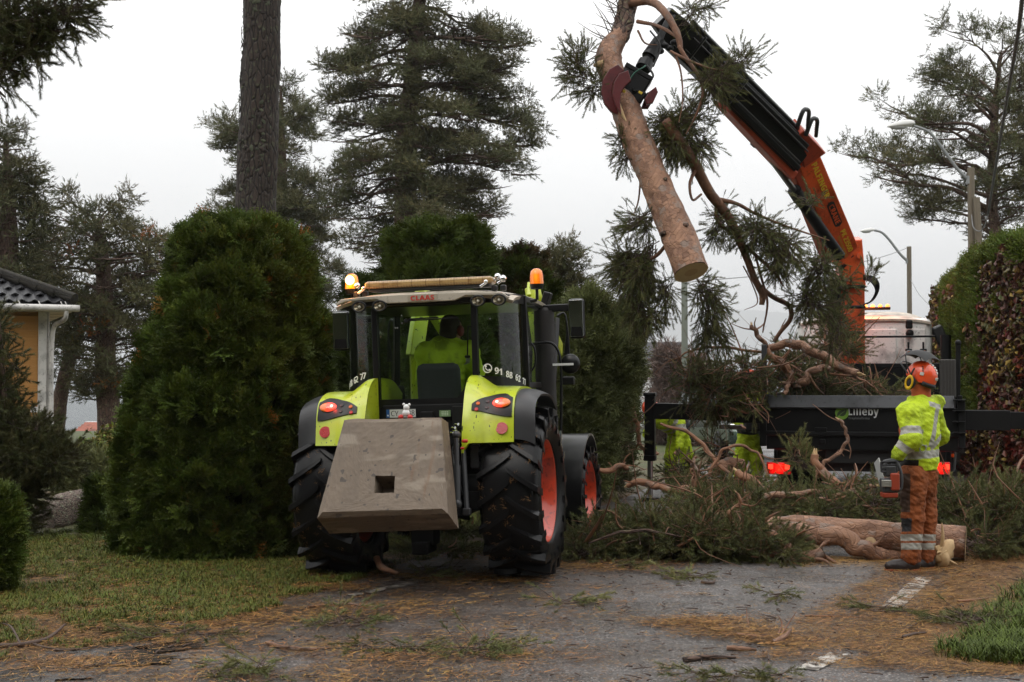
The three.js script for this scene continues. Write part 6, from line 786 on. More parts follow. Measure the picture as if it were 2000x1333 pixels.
// ---------- felled pine: hanging log, ground log, branches, brush ----------
function shoot(wood, items, a, b, R, o = {}) { // a branchlet from a to b carrying needle shoots
  const Ln = a.distanceTo(b), mid = a.clone().lerp(b, 0.5).add(V((R() - 0.5) * 0.18 * Ln, (o.sag ?? -0.06) * Ln + (R() - 0.5) * 0.12 * Ln, (R() - 0.5) * 0.18 * Ln)), r = o.r ?? (0.004 + 0.006 * Ln);
  wood.add(limbGeo([a, mid, b], [r, r * 0.7, 0.003], 4, 5, 0, 0, false), null, true);
  const c = new THREE.QuadraticBezierCurve3(a, mid, b), n = o.n ?? Math.max(4, Math.round(Ln * 17));
  for (let i = 0; i < n; i++) {
    const t = lerp(o.from ?? 0.35, 1, (i + R()) / n), p = c.getPoint(t), d = c.getTangent(t), s = rdir(R), q = d.clone().multiplyScalar(0.9).addScaledVector(s, t > 0.9 ? 0.3 : 0.95).add(V(0, o.g ?? -0.25, 0)).normalize(); if (o.flat) { q.y *= 0.25; q.normalize(); }
    if (R() < 0.55 && t < 0.95) { const l = 0.08 + R() * 0.16, e = p.clone().addScaledVector(q, l); wood.add(limbGeo([p, e], [0.003, 0.002], 3, 1, 0, 0, false), null, true); items.push({ p: e.addScaledVector(q, -0.05), a: q, roll: R() * TAU, s: (o.s ?? 1) * (0.7 + 0.5 * R()), c: tint(R, o.lo ?? 0.65, o.hi ?? 1.35, 0.3) }); }
    else items.push({ p, a: q, roll: R() * TAU, s: (o.s ?? 1) * (0.7 + 0.5 * R()), c: tint(R, o.lo ?? 0.65, o.hi ?? 1.35, 0.3) });
  }
}
function blob(wood, items, root, c, rx, ry, rz, m, R, o = {}) {
  for (let i = 0; i < m; i++) { const u = rdir(R), k = Math.cbrt(0.25 + 0.75 * R()), e = c.clone().add(V(u.x * rx * k, u.y * ry * k, u.z * rz * k)), st = root.clone().lerp(c, 0.2 + 0.9 * R()).add(V((R() - 0.5) * rx * 0.5, (R() - 0.5) * ry * 0.5, (R() - 0.5) * rz * 0.5)); shoot(wood, items, st, e, R, o); }
}
function withCut(t, org, p, dir, r, name = 'cut_face') { const g = new THREE.CircleGeometry(r, 24), ps = g.attributes.position; for (let i = 1; i < ps.count; i++) { const k = 1 + 0.05 * pn(i * 0.7, r * 9); ps.setXY(i, ps.getX(i) * k, ps.getY(i) * k); } const m = new MB().add(g, new THREE.Matrix4().compose(p.clone().addScaledVector(dir, 0.004), new THREE.Quaternion().setFromUnitVectors(V(0, 0, 1), dir.clone().normalize()), V(1, 1, 1)), true); return m.build(name, M.cut, t, org); }
{
  const t = thing('hanging_log', 'long reddish pine log with needled branches hanging from the crane grapple', 'log', P(1230, 180, 16.3)), org = t.position.clone(), R = rng(77), H = (x, y, d) => P(x, y, d);
  const ax = [H(1236, -60, 17.3), H(1224, 20, 17.1), H(1212, 66, 16.9), H(1188, 110, 16.6), H(1204, 165, 16.4), H(1222, 215, 16.25), H(1262, 315, 15.95), H(1308, 420, 15.6), H(1350, 532, 15.25)], e = ax[8].clone().sub(ax[7]).normalize();
  new MB().add(limbGeo(ax.slice(2), [0.115, 0.165, 0.17, 0.175, 0.18, 0.19, 0.2], 36, 150, 0.14, 3, false), null, true).build('trunk', M.barkOrange, t, org);
  new MB().add(limbGeo([H(1244, -130, 17.4), ...ax.slice(0, 3), ax[3].clone().lerp(ax[2], 0.55)], [0.10, 0.12, 0.13, 0.125, 0.1], 18, 60, 0.3, 8), null, true).build('top_bark', phy({ map: T.barkDark, bumpMap: T.barkDarkB, bumpScale: 0.03, roughness: 0.8, color: col(1.3, 1.05, 0.9) }), t, org);
  withCut(t, org, ax[8], e, 0.203); for (const [px, py, d] of [[1262, 268, 15.93], [1300, 350, 15.62], [1296, 455, 15.35], [1340, 440, 15.33], [1236, 225, 16.05]]) { const p = H(px, py, d), q = V((px - 1285) / 60, 0.15, 0.9).normalize(); new MB().cyl(p.clone().addScaledVector(q, -0.06), p.clone().addScaledVector(q, 0.012 + 0.03 * R()), 0.034, 0.02, 9).build('knot', M.barkFar, t, org); }
  const sp = new MB(); sp.add(limbGeo([H(1206, 196, 16.1), H(1213, 218, 16.06), H(1224, 238, 16.02)], [0.022, 0.03, 0.008], 6, 8), null, true); sp.add(limbGeo([H(1160, 128, 16.5), H(1172, 126, 16.45), H(1182, 122, 16.4)], [0.02, 0.05, 0.05], 7, 6, 0.3), null, true); sp.add(limbGeo([H(1240, 275, 15.95), H(1248, 310, 15.85), H(1252, 325, 15.8)], [0.008, 0.018, 0.006], 5, 6), null, true); sp.build('torn_wood', M.splint, t, org);
  const hangM = phy({ map: T.barkOrange, bumpMap: T.barkOrangeB, bumpScale: 0.006, roughness: 0.7, color: col(0.62, 0.54, 0.48) }), limb = (pts, r, seg = 9, mat = hangM) => new MB().add(limbGeo(pts.map((p, i) => i && i < pts.length - 1 ? p.clone().addScaledVector(rdir(R), 0.015) : p), r.map((x) => x * 0.76), seg, pts.length * 7, 0.12, pts[0].x), null, true).build('limb', mat, t, org);
  limb([H(1232, 6, 17), H(1268, 4, 16.7), H(1300, 30, 16.2), H(1322, 66, 16.0), H(1330, 96, 15.95)], [0.07, 0.07, 0.06, 0.055, 0.04], 12);
  limb([H(1326, 90, 15.95), H(1345, 118, 15.9), H(1364, 146, 15.9), H(1373, 175, 15.85), H(1366, 210, 15.8), H(1350, 240, 15.8), H(1340, 262, 15.8)], [0.035, 0.035, 0.03, 0.028, 0.02, 0.014, 0.01]);
  limb([H(1245, 42, 16.7), H(1275, 46, 16.5), H(1300, 58, 16.2), H(1322, 72, 16.0)], [0.035, 0.03, 0.03, 0.025]);
  limb([H(1310, 100, 15.9), H(1330, 110, 15.8), H(1356, 120, 15.7), H(1390, 134, 15.7), H(1422, 138, 15.7)], [0.02, 0.025, 0.022, 0.016, 0.008], 7);
  limb([H(1246, 60, 16.8), H(1262, 86, 16.6), H(1284, 88, 16.5)], [0.02, 0.015, 0.006], 6); limb([H(1318, 104, 15.9), H(1332, 140, 15.8), H(1334, 200, 15.7), H(1326, 240, 15.7)], [0.02, 0.015, 0.012, 0.006], 6);
  // the long broken limb hanging from the log into the load
  limb([H(1300, 235, 15.9), H(1335, 282, 16.0), H(1358, 320, 16.1), H(1385, 372, 16.3), H(1420, 424, 16.5), H(1441, 462, 16.6)], [0.07, 0.085, 0.09, 0.085, 0.08, 0.075], 14);
  limb([H(1441, 462, 16.6), H(1456, 502, 16.7), H(1476, 548, 16.8), H(1490, 578, 16.9), H(1488, 596, 16.9)], [0.07, 0.062, 0.058, 0.06, 0.045], 12, M.barkOrange);
  limb([H(1478, 556, 16.85), H(1510, 580, 17.0), H(1542, 600, 17.0), H(1546, 622, 17.0), H(1524, 650, 17.0), H(1512, 668, 17.0)], [0.045, 0.042, 0.042, 0.04, 0.035, 0.03], 10);
  limb([H(1400, 392, 16.4), H(1402, 430, 16.4), H(1430, 458, 16.5)], [0.03, 0.03, 0.02], 8); limb([H(1395, 388, 16.4), H(1440, 398, 16.4), H(1475, 416, 16.5), H(1530, 440, 16.5), H(1620, 470, 16.6)], [0.04, 0.032, 0.026, 0.02, 0.01], 8);
  limb([H(1440, 468, 16.6), H(1480, 500, 16.6), H(1520, 540, 16.5), H(1530, 560, 16.5)], [0.03, 0.03, 0.025, 0.012], 8); limb([H(1476, 500, 16.6), H(1490, 545, 16.7), H(1500, 590, 16.7), H(1490, 650, 16.8)], [0.02, 0.022, 0.02, 0.012], 7); limb([H(1452, 520, 16.7), H(1466, 552, 16.6), H(1478, 590, 16.6), H(1454, 606, 16.5)], [0.012, 0.012, 0.01, 0.005], 6);
  limb([H(1360, 330, 16.1), H(1348, 360, 16), H(1352, 390, 16), H(1370, 380, 16.2)], [0.03, 0.025, 0.02, 0.02], 7); limb([H(1282, 390, 15.9), H(1262, 370, 15.9), H(1256, 320, 15.9), H(1248, 390, 15.9), H(1238, 420, 15.9)].slice(1, 5), [0.02, 0.02, 0.015, 0.01], 6); limb([H(1300, 480, 15.7), H(1285, 500, 15.8), H(1250, 520, 15.9), H(1215, 570, 16.0)], [0.03, 0.03, 0.025, 0.012], 7);
  const w = new MB(), it = [], B = (rx0, ry0, px, py, d, rx, ry, rz, m, o) => blob(w, it, H(rx0, ry0, d), H(px, py, d), rx / F * d * 0.92, ry / F * d * 0.92, rz, Math.round(m * 1.9), R, { s: 0.95, ...o });
  B(1180, 170, 1120, 130, 16.4, 34, 44, 0.3, 16, { g: -0.05, s: 1.0 }); B(1190, 180, 1150, 170, 16.4, 34, 24, 0.3, 14); B(1175, 160, 1112, 112, 16.5, 24, 26, 0.25, 8, { g: 0.2 }); B(1140, 110, 1140, 96, 16.5, 26, 12, 0.2, 5, { g: 0.3 });
  B(1300, 240, 1320, 270, 16.2, 42, 60, 0.45, 60, { g: -0.5 }); B(1290, 220, 1295, 240, 16.3, 30, 30, 0.4, 20); B(1330, 250, 1350, 220, 16.1, 40, 44, 0.35, 26); B(1340, 270, 1370, 290, 16.1, 26, 50, 0.3, 18, { g: -0.6 }); B(1240, 300, 1215, 290, 16.2, 22, 48, 0.3, 16, { g: -0.5 });
  B(1390, 140, 1400, 160, 15.8, 46, 48, 0.3, 34); B(1420, 130, 1460, 118, 15.9, 46, 26, 0.25, 14, { g: 0.15 }); B(1340, 10, 1372, 16, 16.6, 28, 22, 0.3, 10); B(1320, 60, 1352, 30, 16.4, 22, 26, 0.3, 6);
  B(1290, 460, 1240, 540, 16.0, 48, 66, 0.5, 62, { g: -0.5 }); B(1260, 480, 1210, 520, 16.1, 30, 44, 0.35, 24); B(1240, 580, 1260, 620, 16.0, 40, 44, 0.4, 34, { g: -0.6 }); B(1290, 410, 1240, 440, 15.9, 36, 36, 0.3, 20); B(1300, 560, 1300, 580, 15.9, 26, 60, 0.3, 18, { g: -0.8 });
  B(1360, 540, 1385, 600, 16.0, 42, 70, 0.35, 34, { g: -0.7 }); B(1390, 620, 1395, 660, 16.2, 40, 36, 0.3, 20, { g: -0.7 });
  B(1400, 420, 1410, 440, 16.5, 30, 50, 0.35, 24); B(1470, 430, 1480, 450, 16.5, 62, 44, 0.4, 44); B(1530, 450, 1530, 500, 16.5, 56, 56, 0.4, 46, { g: -0.4 }); B(1600, 500, 1602, 530, 16.6, 40, 50, 0.4, 34); B(1560, 560, 1590, 590, 16.7, 60, 44, 0.4, 34); B(1640, 540, 1646, 560, 17, 34, 30, 0.3, 16); B(1580, 400, 1580, 392, 17, 24, 24, 0.3, 8); B(1640, 620, 1630, 640, 17.1, 30, 60, 0.35, 26); B(1690, 560, 1705, 530, 17.2, 14, 22, 0.2, 5, { g: 0.1 });
  // bare twigs at the dark top
  for (let i = 0; i < 70; i++) { const q = ax[0].clone().lerp(ax[3], R()), s = rdir(R); s.x -= 0.5; s.normalize(); const l = 0.15 + R() * 0.45, m = q.clone().addScaledVector(s, l * 0.6), f = m.clone().addScaledVector(s, l * 0.4).add(V(-0.05, 0.12 * (R() - 0.3), 0)); w.add(limbGeo([q, m, f], [0.008, 0.006, 0.002], 4, 6, 0, 0, false), null, true); }
  w.build('twig', M.twig, t, org).userData.kind = 'stuff'; scatter('needles', GEO.sprig[0], M.needle, it, t, org);
}
function log(name, label, cat, pts, r, o = {}) {
  const RJ = rng(Math.round(Math.abs(pts[0].x * 997 + pts[0].y * 631))), raw = pts; if (!o.smooth) { const q = []; pts.forEach((p, i) => { q.push(p); if (i < pts.length - 1) for (const f of [0.33, 0.67]) q.push(p.clone().lerp(pts[i + 1], f).addScaledVector(rdir(RJ), Math.min(0.04, r[0] * 0.75))); }); pts = q; if (r[0] < 0.07) { o.side = [...(o.side ?? [])]; for (let k = 0; k < 4; k++) { const b = pts[1 + Math.floor(RJ() * (pts.length - 2))], d = rdir(RJ).add(V(0, 0.2, 0)).normalize(), l = 0.1 + RJ() * 0.3; o.side.push([b, b.clone().addScaledVector(d, l * 0.5).addScaledVector(rdir(RJ), l * 0.12), b.clone().addScaledVector(d, l)]); } } }
  const c = pts[0].clone().lerp(pts[pts.length - 1], 0.5), t = thing(name, label, cat, [c.x, Math.min(...pts.map((p) => p.y)) - r[0], c.z], 0, o.group ?? { broken_limb: 'branches broken off in the brush pile', loaded_limb: 'limbs loaded on the truck', log_offcut: 'log offcuts by the felled log' }[name]), org = t.position.clone();
  new MB().add(limbGeo(pts, r, o.seg ?? 12, pts.length * 8, o.jit ?? 0.2, pts[0].x * 3, true), null, true).build('wood', o.mat ?? M.barkLimb, t, org);
  if (o.cutEnd) withCut(t, org, pts[pts.length - 1], pts[pts.length - 1].clone().sub(pts[pts.length - 2]).normalize(), r[r.length - 1] * 1.02);
  if (o.cutStart) withCut(t, org, pts[0], pts[0].clone().sub(pts[1]).normalize(), r[0] * 1.02);
  for (const [p, d, rr, l] of o.stubs ?? []) { const s = new MB().cyl(p, p.clone().addScaledVector(d, l), rr * 1.15, rr, 14).build('stub', o.mat ?? M.barkLimb, t, org); withCut(t, org, p.clone().addScaledVector(d, l), d, rr * 1.02); }
  if (o.tear) { const R = rng(9), p = pts[o.tear > 0 ? pts.length - 1 : 0], d = p.clone().sub(pts[o.tear > 0 ? pts.length - 2 : 1]).normalize(), rr = o.tear > 0 ? r[r.length - 1] : r[0], mb = new MB(); for (let i = 0; i < 9; i++) { const s = rdir(R).multiplyScalar(rr * 0.5); mb.add(limbGeo([p.clone().add(s).addScaledVector(d, -0.02), p.clone().add(s.multiplyScalar(1.05)).addScaledVector(d, 0.02 + R() * rr * 1.3)], [rr * 0.45, rr * 0.12], 5, 1), null, true); } mb.build('torn_end', M.splint, t, org); }
  if (o.side) { for (const s of o.side) new MB().add(limbGeo(s, [r[0] * 0.45, r[0] * 0.3, 0.005], 6, 10, 0.1), null, true).build('side_twig', o.mat ?? M.barkLimb, t, org); }
  return t;
}
const Q = (px, py, d) => P(px, py, d);
log('felled_log', 'thick reddish pine log on the road behind the worker, cut face at right end', 'log', [Q(1478, 1032, 13.1), Q(1560, 1034, 12.95), Q(1680, 1043, 12.7), Q(1790, 1053, 12.5), Q(1886, 1062, 12.35)], [0.10, 0.125, 0.135, 0.14, 0.148], { seg: 28, smooth: true, jit: 0.16, mat: M.barkOrange, cutEnd: true, stubs: [[Q(1702, 1060, 12.56), V(-0.35, 0.1, 0.95).normalize(), 0.05, 0.07], [Q(1852, 1080, 12.2), V(-0.2, -0.1, 0.95).normalize(), 0.045, 0.06]] });
log('felled_limb', 'curved reddish pine limb lying under the thick felled log', 'log', [Q(1478, 1028, 12.9), Q(1560, 1036, 12.7), Q(1620, 1048, 12.5), Q(1670, 1070, 12.45), Q(1730, 1088, 12.5), Q(1790, 1092, 12.6)], [0.06, 0.075, 0.085, 0.085, 0.07, 0.05], { seg: 16, mat: M.barkOrange });
log('broken_limb', 'peeled crossing limb with a pale torn end in front of the felled log', 'branch', [Q(1470, 1018, 12.9), Q(1502, 1044, 12.6), Q(1530, 1068, 12.45), Q(1550, 1082, 12.35)], [0.05, 0.048, 0.045, 0.035], { tear: 1 });
log('log_offcut', 'short orange log piece half under the needles left of the felled log', 'log', [Q(1548, 1086, 12.35), Q(1575, 1090, 12.3), Q(1608, 1080, 12.3)], [0.045, 0.06, 0.06], { mat: M.barkOrange, cutEnd: true });
log('log_offcut', 'round cut stub end lying between the felled log and the needles', 'log', [Q(1570, 1060, 12.9), Q(1588, 1062, 12.7)], [0.09, 0.095], { mat: M.barkOrange, cutEnd: true });
log('wood_chunk', 'pale fresh splintered wood chunk beside the worker\'s right boot', 'wood chunk', [Q(1828, 1098, 12.0), Q(1836, 1082, 12.0), Q(1850, 1068, 12.05)], [0.05, 0.075, 0.06], { mat: M.splint, jit: 0.45, tear: 1 });

log('broken_limb', 'upright broken limb with a pale torn tip in front of the tailgate', 'branch', [Q(1592, 888, 15.2), Q(1604, 918, 15.2), Q(1634, 946, 15.1), Q(1650, 968, 15), Q(1668, 1010, 14.9)], [0.042, 0.055, 0.055, 0.05, 0.05], { tear: -1, side: [[Q(1636, 946, 15.1), Q(1680, 940, 15), Q(1740, 930, 14.9)], [Q(1600, 905, 15.2), Q(1594, 940, 15.1), Q(1612, 965, 15)]] });
log('broken_limb', 'thin pale crooked twig curving up before the company sign', 'branch', [Q(1597, 920, 15.5), Q(1610, 902, 15.5), Q(1640, 886, 15.5), Q(1656, 862, 15.5), Q(1652, 838, 15.5), Q(1638, 820, 15.5)], [0.022, 0.022, 0.022, 0.02, 0.018, 0.022], { tear: 1, mat: M.barkOrange, side: [[Q(1656, 862, 15.5), Q(1662, 880, 15.5), Q(1660, 896, 15.5)]] });
log('broken_limb', 'two-toned limb with an orange torn end pointing left from the middle of the pile', 'branch', [Q(1358, 964, 14.6), Q(1375, 985, 14.4), Q(1392, 1002, 14.3), Q(1412, 1010, 14.2)], [0.045, 0.05, 0.045, 0.03], { tear: -1 });
log('broken_limb', 'long snaking limb on the road side of the pile by the steel stabiliser rod', 'branch', [Q(1226, 950, 15.6), Q(1256, 943, 15.5), Q(1290, 950, 15.4), Q(1330, 960, 15.3), Q(1352, 950, 15.3), Q(1362, 930, 15.3), Q(1352, 916, 15.3)], [0.03, 0.042, 0.04, 0.04, 0.038, 0.03, 0.015], { tear: -1, side: [[Q(1352, 950, 15.3), Q(1376, 930, 15.2), Q(1392, 922, 15.2)], [Q(1362, 930, 15.3), Q(1350, 925, 15.2), Q(1348, 914, 15.2)]] });
log('broken_limb', 'short bent limb at the left end of the pile beside the tractor front wheel', 'branch', [Q(1164, 918, 16), Q(1190, 920, 16), Q(1214, 910, 16), Q(1228, 914, 16)], [0.02, 0.035, 0.035, 0.02], { tear: -1 });
log('broken_limb', 'dark limb leaning from the pile towards the left rear truck lamp', 'branch', [Q(1440, 922, 15.3), Q(1470, 940, 15.2), Q(1500, 962, 15.1), Q(1530, 985, 15)], [0.04, 0.05, 0.05, 0.04], { tear: -1, side: [[Q(1500, 962, 15.1), Q(1512, 945, 15), Q(1522, 930, 15)]] });
log('broken_limb', 'pair-like pale bark limb pointing at the chainsaw from the left', 'branch', [Q(1690, 978, 14.2), Q(1640, 988, 14.2), Q(1600, 975, 14.3)].reverse(), [0.02, 0.03, 0.028], { mat: M.barkOrange, tear: 1 });
log('broken_limb', 'upper pale limb pointing at the chainsaw from the left', 'branch', [Q(1625, 972, 14.3), Q(1670, 960, 14.1), Q(1712, 950, 14.0)], [0.03, 0.032, 0.022], { mat: M.barkOrange, tear: 1 });
log('broken_limb', 'long thin arching branch crossing before the yellow-clad helpers', 'branch', [Q(1290, 828, 16.2), Q(1340, 842, 16.1), Q(1375, 870, 16), Q(1400, 905, 15.9), Q(1425, 925, 15.8)], [0.015, 0.022, 0.025, 0.025, 0.02], { side: [[Q(1375, 870, 16), Q(1350, 885, 16), Q(1320, 905, 16)]] });
log('broken_limb', 'arched thin branch in front of the truck\'s left wheel', 'branch', [Q(1385, 930, 15.6), Q(1410, 880, 15.6), Q(1445, 870, 15.6), Q(1480, 885, 15.6), Q(1500, 930, 15.5)], [0.018, 0.018, 0.018, 0.016, 0.012]);
log('broken_limb', 'reddish bare stem standing beside the black stabiliser leg', 'branch', [Q(1240, 765, 19), Q(1236, 800, 19), Q(1246, 830, 19), Q(1248, 860, 19), Q(1262, 890, 19)], [0.02, 0.03, 0.035, 0.03, 0.03], { side: [[Q(1240, 800, 19), Q(1225, 780, 19), Q(1222, 760, 19)], [Q(1246, 830, 19), Q(1262, 812, 19), Q(1268, 795, 19)]] });
log('broken_limb', 'thin pale twig lying over the needles at the left end of the felled log', 'branch', [Q(1330, 1020, 13.6), Q(1380, 1016, 13.5), Q(1440, 1028, 13.3), Q(1480, 1040, 13.2)], [0.012, 0.018, 0.018, 0.014], { tear: -1 });
log('broken_limb', 'forked tan limb rising from the pile just left of the torn two-toned limb', 'branch', [Q(1345, 955, 15.0), Q(1362, 930, 15), Q(1352, 908, 15), Q(1362, 893, 15)], [0.028, 0.028, 0.022, 0.014], { mat: M.barkOrange });
log('broken_limb', 'orange-barked limb lying level across the middle of the pile below the left truck lamp', 'branch', [Q(1440, 985, 14.2), Q(1490, 972, 14.1), Q(1540, 968, 14.1), Q(1600, 960, 14.2)], [0.025, 0.034, 0.034, 0.024], { mat: M.barkOrange, tear: -1 });
log('broken_limb', 'crooked limb standing out of the needles left of the thick felled log', 'branch', [Q(1440, 1035, 12.6), Q(1425, 1005, 12.6), Q(1446, 985, 12.6), Q(1438, 962, 12.6)], [0.024, 0.022, 0.018, 0.01], { tear: 1 });
log('broken_limb', 'reddish limb with side twigs lying over the front of the brush by the tractor', 'branch', [Q(1150, 1062, 12.2), Q(1210, 1040, 12.2), Q(1265, 1036, 12.2), Q(1330, 1050, 12.2)], [0.008, 0.014, 0.014, 0.008], { mat: M.barkFar });
log('broken_limb', 'short broken orange log end sticking up behind the front needles', 'branch', [Q(1392, 1022, 13.2), Q(1406, 1010, 13.1), Q(1420, 1012, 13)], [0.04, 0.045, 0.04], { mat: M.barkOrange, tear: 1 });
log('broken_limb', 'reddish thick limb half buried before the person at the truck\'s left side', 'branch', [Q(1385, 925, 17.2), Q(1420, 910, 17.2), Q(1450, 906, 17.2)], [0.07, 0.09, 0.06], { mat: M.barkOrange });
// limbs loaded on the truck
log('loaded_limb', 'longest curved limb sticking out over the load, its pale torn end pointing right', 'branch', [Q(1504, 680, 18.2), Q(1550, 673, 18.1), Q(1590, 690, 18), Q(1630, 712, 17.9), Q(1676, 731, 17.8)], [0.05, 0.062, 0.062, 0.06, 0.06], { seg: 14, mat: M.barkOrange, tear: 1 });
log('loaded_limb', 'stout limb slanting down into the middle of the load', 'branch', [Q(1496, 682, 18), Q(1524, 706, 18), Q(1546, 738, 17.9), Q(1558, 758, 17.9)], [0.05, 0.06, 0.06, 0.05], { seg: 12, side: [[Q(1530, 706, 18), Q(1556, 720, 17.9), Q(1580, 738, 17.8)]] });
log('loaded_limb', 'forked limb lying across the load below the long curved one', 'branch', [Q(1558, 758, 17.85), Q(1578, 735, 17.85), Q(1600, 722, 17.85), Q(1622, 722, 17.8), Q(1612, 724, 17.8)].slice(0, 4), [0.055, 0.055, 0.05, 0.035], { mat: M.barkOrange, side: [[Q(1580, 735, 17.8), Q(1596, 758, 17.8), Q(1612, 772, 17.8)]] });
log('loaded_limb', 'thin upright twig rising from the load beside the left post', 'branch', [Q(1504, 690, 18), Q(1490, 666, 18), Q(1478, 650, 18), Q(1468, 636, 18)], [0.03, 0.03, 0.03, 0.026], { tear: 1, mat: M.barkOrange });
log('loaded_limb', 'broken twig end poking over the tailgate rail', 'branch', [Q(1530, 770, 17.6), Q(1540, 752, 17.7), Q(1524, 748, 17.7)], [0.025, 0.03, 0.02], { mat: M.barkOrange, tear: 1 });
log('loaded_limb', 'bundle-like slender twig trailing right along the top of the load', 'branch', [Q(1620, 730, 17.9), Q(1670, 735, 17.8), Q(1700, 752, 17.7), Q(1728, 776, 17.6)], [0.015, 0.015, 0.012, 0.006], { side: [[Q(1640, 735, 17.9), Q(1690, 760, 17.7), Q(1705, 775, 17.6)]] });
log('loaded_limb', 'dark bare branch drooping left over the stabiliser beam', 'branch', [Q(1500, 690, 18), Q(1440, 682, 17.8), Q(1380, 678, 17.7), Q(1338, 690, 17.6), Q(1316, 720, 17.6)], [0.02, 0.02, 0.018, 0.012, 0.006], { side: [[Q(1400, 680, 17.7), Q(1360, 702, 17.6), Q(1330, 740, 17.6)], [Q(1380, 678, 17.7), Q(1350, 720, 17.6), Q(1336, 768, 17.6)]] });
{ // needled brush: one pile on the road and one on the truck
  const R = rng(101);
  const pile = (name, label, list, o = {}) => { const w = new MB(), it = []; for (const [px, py, d, rx, ry, rz, m, q] of list) { const c = P(px, py, d); blob(w, it, c.clone().add(V(0, -ry * 0.4, 0)), c, rx, ry, rz, m, R, { g: -0.1, ...q, ...o }); } for (const i of it) if (i.p.y < 0.03) i.p.y = 0.03 + R() * 0.05; const bare = new MB(); for (const [px, py, d, rx, ry, rz, m] of list) { const c = P(px, py, d); for (let k = 0; k < m * (name === 'loaded_brush' ? 0.95 : 0.5); k++) { const u = rdir(R), a = c.clone().add(V(u.x * rx * 0.8, u.y * ry * 0.6, u.z * rz * 0.8)), v = rdir(R).add(V(0, 0.35, 0.25)).normalize(), l = 0.15 + R() * R() * 0.85, m1 = a.clone().addScaledVector(v, l * 0.5).addScaledVector(rdir(R), l * 0.16), e = a.clone().addScaledVector(v, l).addScaledVector(rdir(R), l * 0.2); if (e.y < 0.02 || a.y < 0) continue; const q = 0.003 + R() * R() * R() * 0.024; bare.add(limbGeo([a, m1, e], [q, q * 0.8, q * 0.3], 4, 5, 0, 0, false), null, true); } }
    const org = it[0].p.clone().setY(0), t = thing(name, label, 'brush'), tw = w.build('twig', M.twig, t); tw.userData.kind = 'stuff'; scatter('needles', GEO.sprig[1], M.needle, it, t); bare.build('bare_twig', M.barkLimb, t).userData.kind = 'stuff'; tag(t, null, null, null, 'stuff'); return t; };
  pile('pine_brush', 'heap of broken green pine branches across the road', [
    [1180, 1055, 12.8, 0.42, 0.2, 0.45, 75], [1260, 1040, 12.9, 0.45, 0.25, 0.5, 95], [1340, 1050, 12.7, 0.5, 0.24, 0.5, 100], [1420, 1055, 12.6, 0.5, 0.22, 0.45, 90], [1490, 1070, 12.5, 0.4, 0.16, 0.35, 55], [1530, 1085, 12.3, 0.25, 0.1, 0.3, 24], [1140, 1075, 12.5, 0.22, 0.12, 0.3, 24],
    [1375, 985, 14.4, 0.36, 0.18, 0.5, 34], [1400, 990, 14.8, 0.6, 0.18, 0.6, 75], [1480, 992, 14.3, 0.6, 0.2, 0.6, 80], [1560, 985, 14.6, 0.6, 0.2, 0.6, 75], [1630, 1000, 14.0, 0.6, 0.2, 0.6, 70], [1720, 985, 13.8, 0.5, 0.24, 0.5, 60], [1556, 890, 15.6, 0.14, 0.2, 0.3, 20, { g: 0.35, lo: 1, hi: 1.7 }], [1650, 965, 15, 0.35, 0.14, 0.4, 22], [1880, 990, 13.6, 0.5, 0.3, 0.5, 75], [1940, 1005, 13.3, 0.5, 0.32, 0.5, 85], [2010, 1010, 13, 0.5, 0.32, 0.5, 75], [1900, 1060, 12.7, 0.35, 0.16, 0.35, 34], [1960, 975, 14.2, 0.5, 0.22, 0.5, 40],
    [1170, 895, 18.8, 0.4, 0.4, 0.5, 40], [1185, 935, 19, 0.4, 0.2, 0.5, 45], [1335, 925, 19.2, 0.35, 0.22, 0.4, 34], [1375, 945, 16.9, 0.5, 0.14, 0.6, 40], [1440, 950, 16.4, 0.5, 0.14, 0.5, 40], [900, 1040, 14.6, 0.8, 0.3, 0.5, 50], [780, 1050, 14.4, 0.8, 0.3, 0.5, 50], [860, 1085, 12.9, 0.5, 0.12, 0.4, 26], [1395, 880, 18.4, 0.2, 0.22, 0.4, 14], [1200, 860, 18.2, 0.4, 0.5, 0.5, 34]]);
  pile('loaded_brush', 'green pine branches heaped on the truck bed and hanging over its left side', [
    [1450, 735, 17.6, 0.4, 0.3, 0.4, 75, { g: -0.5 }], [1390, 745, 17.5, 0.4, 0.32, 0.4, 75, { g: -0.6 }], [1350, 735, 17.4, 0.24, 0.3, 0.3, 26, { g: -0.7 }], [1400, 790, 17.4, 0.32, 0.2, 0.3, 30, { g: -0.8 }], [1345, 790, 17.4, 0.2, 0.2, 0.2, 10, { g: -0.8 }], [1470, 790, 17.3, 0.16, 0.14, 0.2, 10, { g: -0.7 }], [1530, 735, 18.4, 0.4, 0.26, 0.6, 60], [1600, 745, 18.4, 0.45, 0.2, 0.6, 55], [1680, 755, 18.6, 0.45, 0.16, 0.6, 36], [1560, 690, 19.5, 0.5, 0.22, 0.6, 40], [1640, 680, 20.2, 0.4, 0.24, 0.6, 36], [1740, 768, 18.4, 0.3, 0.1, 0.5, 14], [1640, 640, 21.5, 0.35, 0.4, 0.4, 26], [1800, 765, 18.6, 0.3, 0.1, 0.4, 8]]);
}
{ // grey lichened trunk lying in the garden at the left
  const a = P(80, 1015, 15.2), b = P(240, 960, 16.4); log('felled_grey_log', 'grey lichen-covered fallen trunk lying in the garden behind the young thuja', 'log', [a, P(150, 990, 15.7), b], [0.2, 0.2, 0.18], { seg: 22, mat: (() => { const a = T.barkDark.clone(), b = T.barkDarkB.clone(); a.repeat.set(5, 3.2); b.repeat.set(5, 3.2); return phy({ map: a, bumpMap: b, bumpScale: 0.02, roughness: 0.85, color: col(2.3, 2.3, 2.2) }); })(), cutStart: false });
}
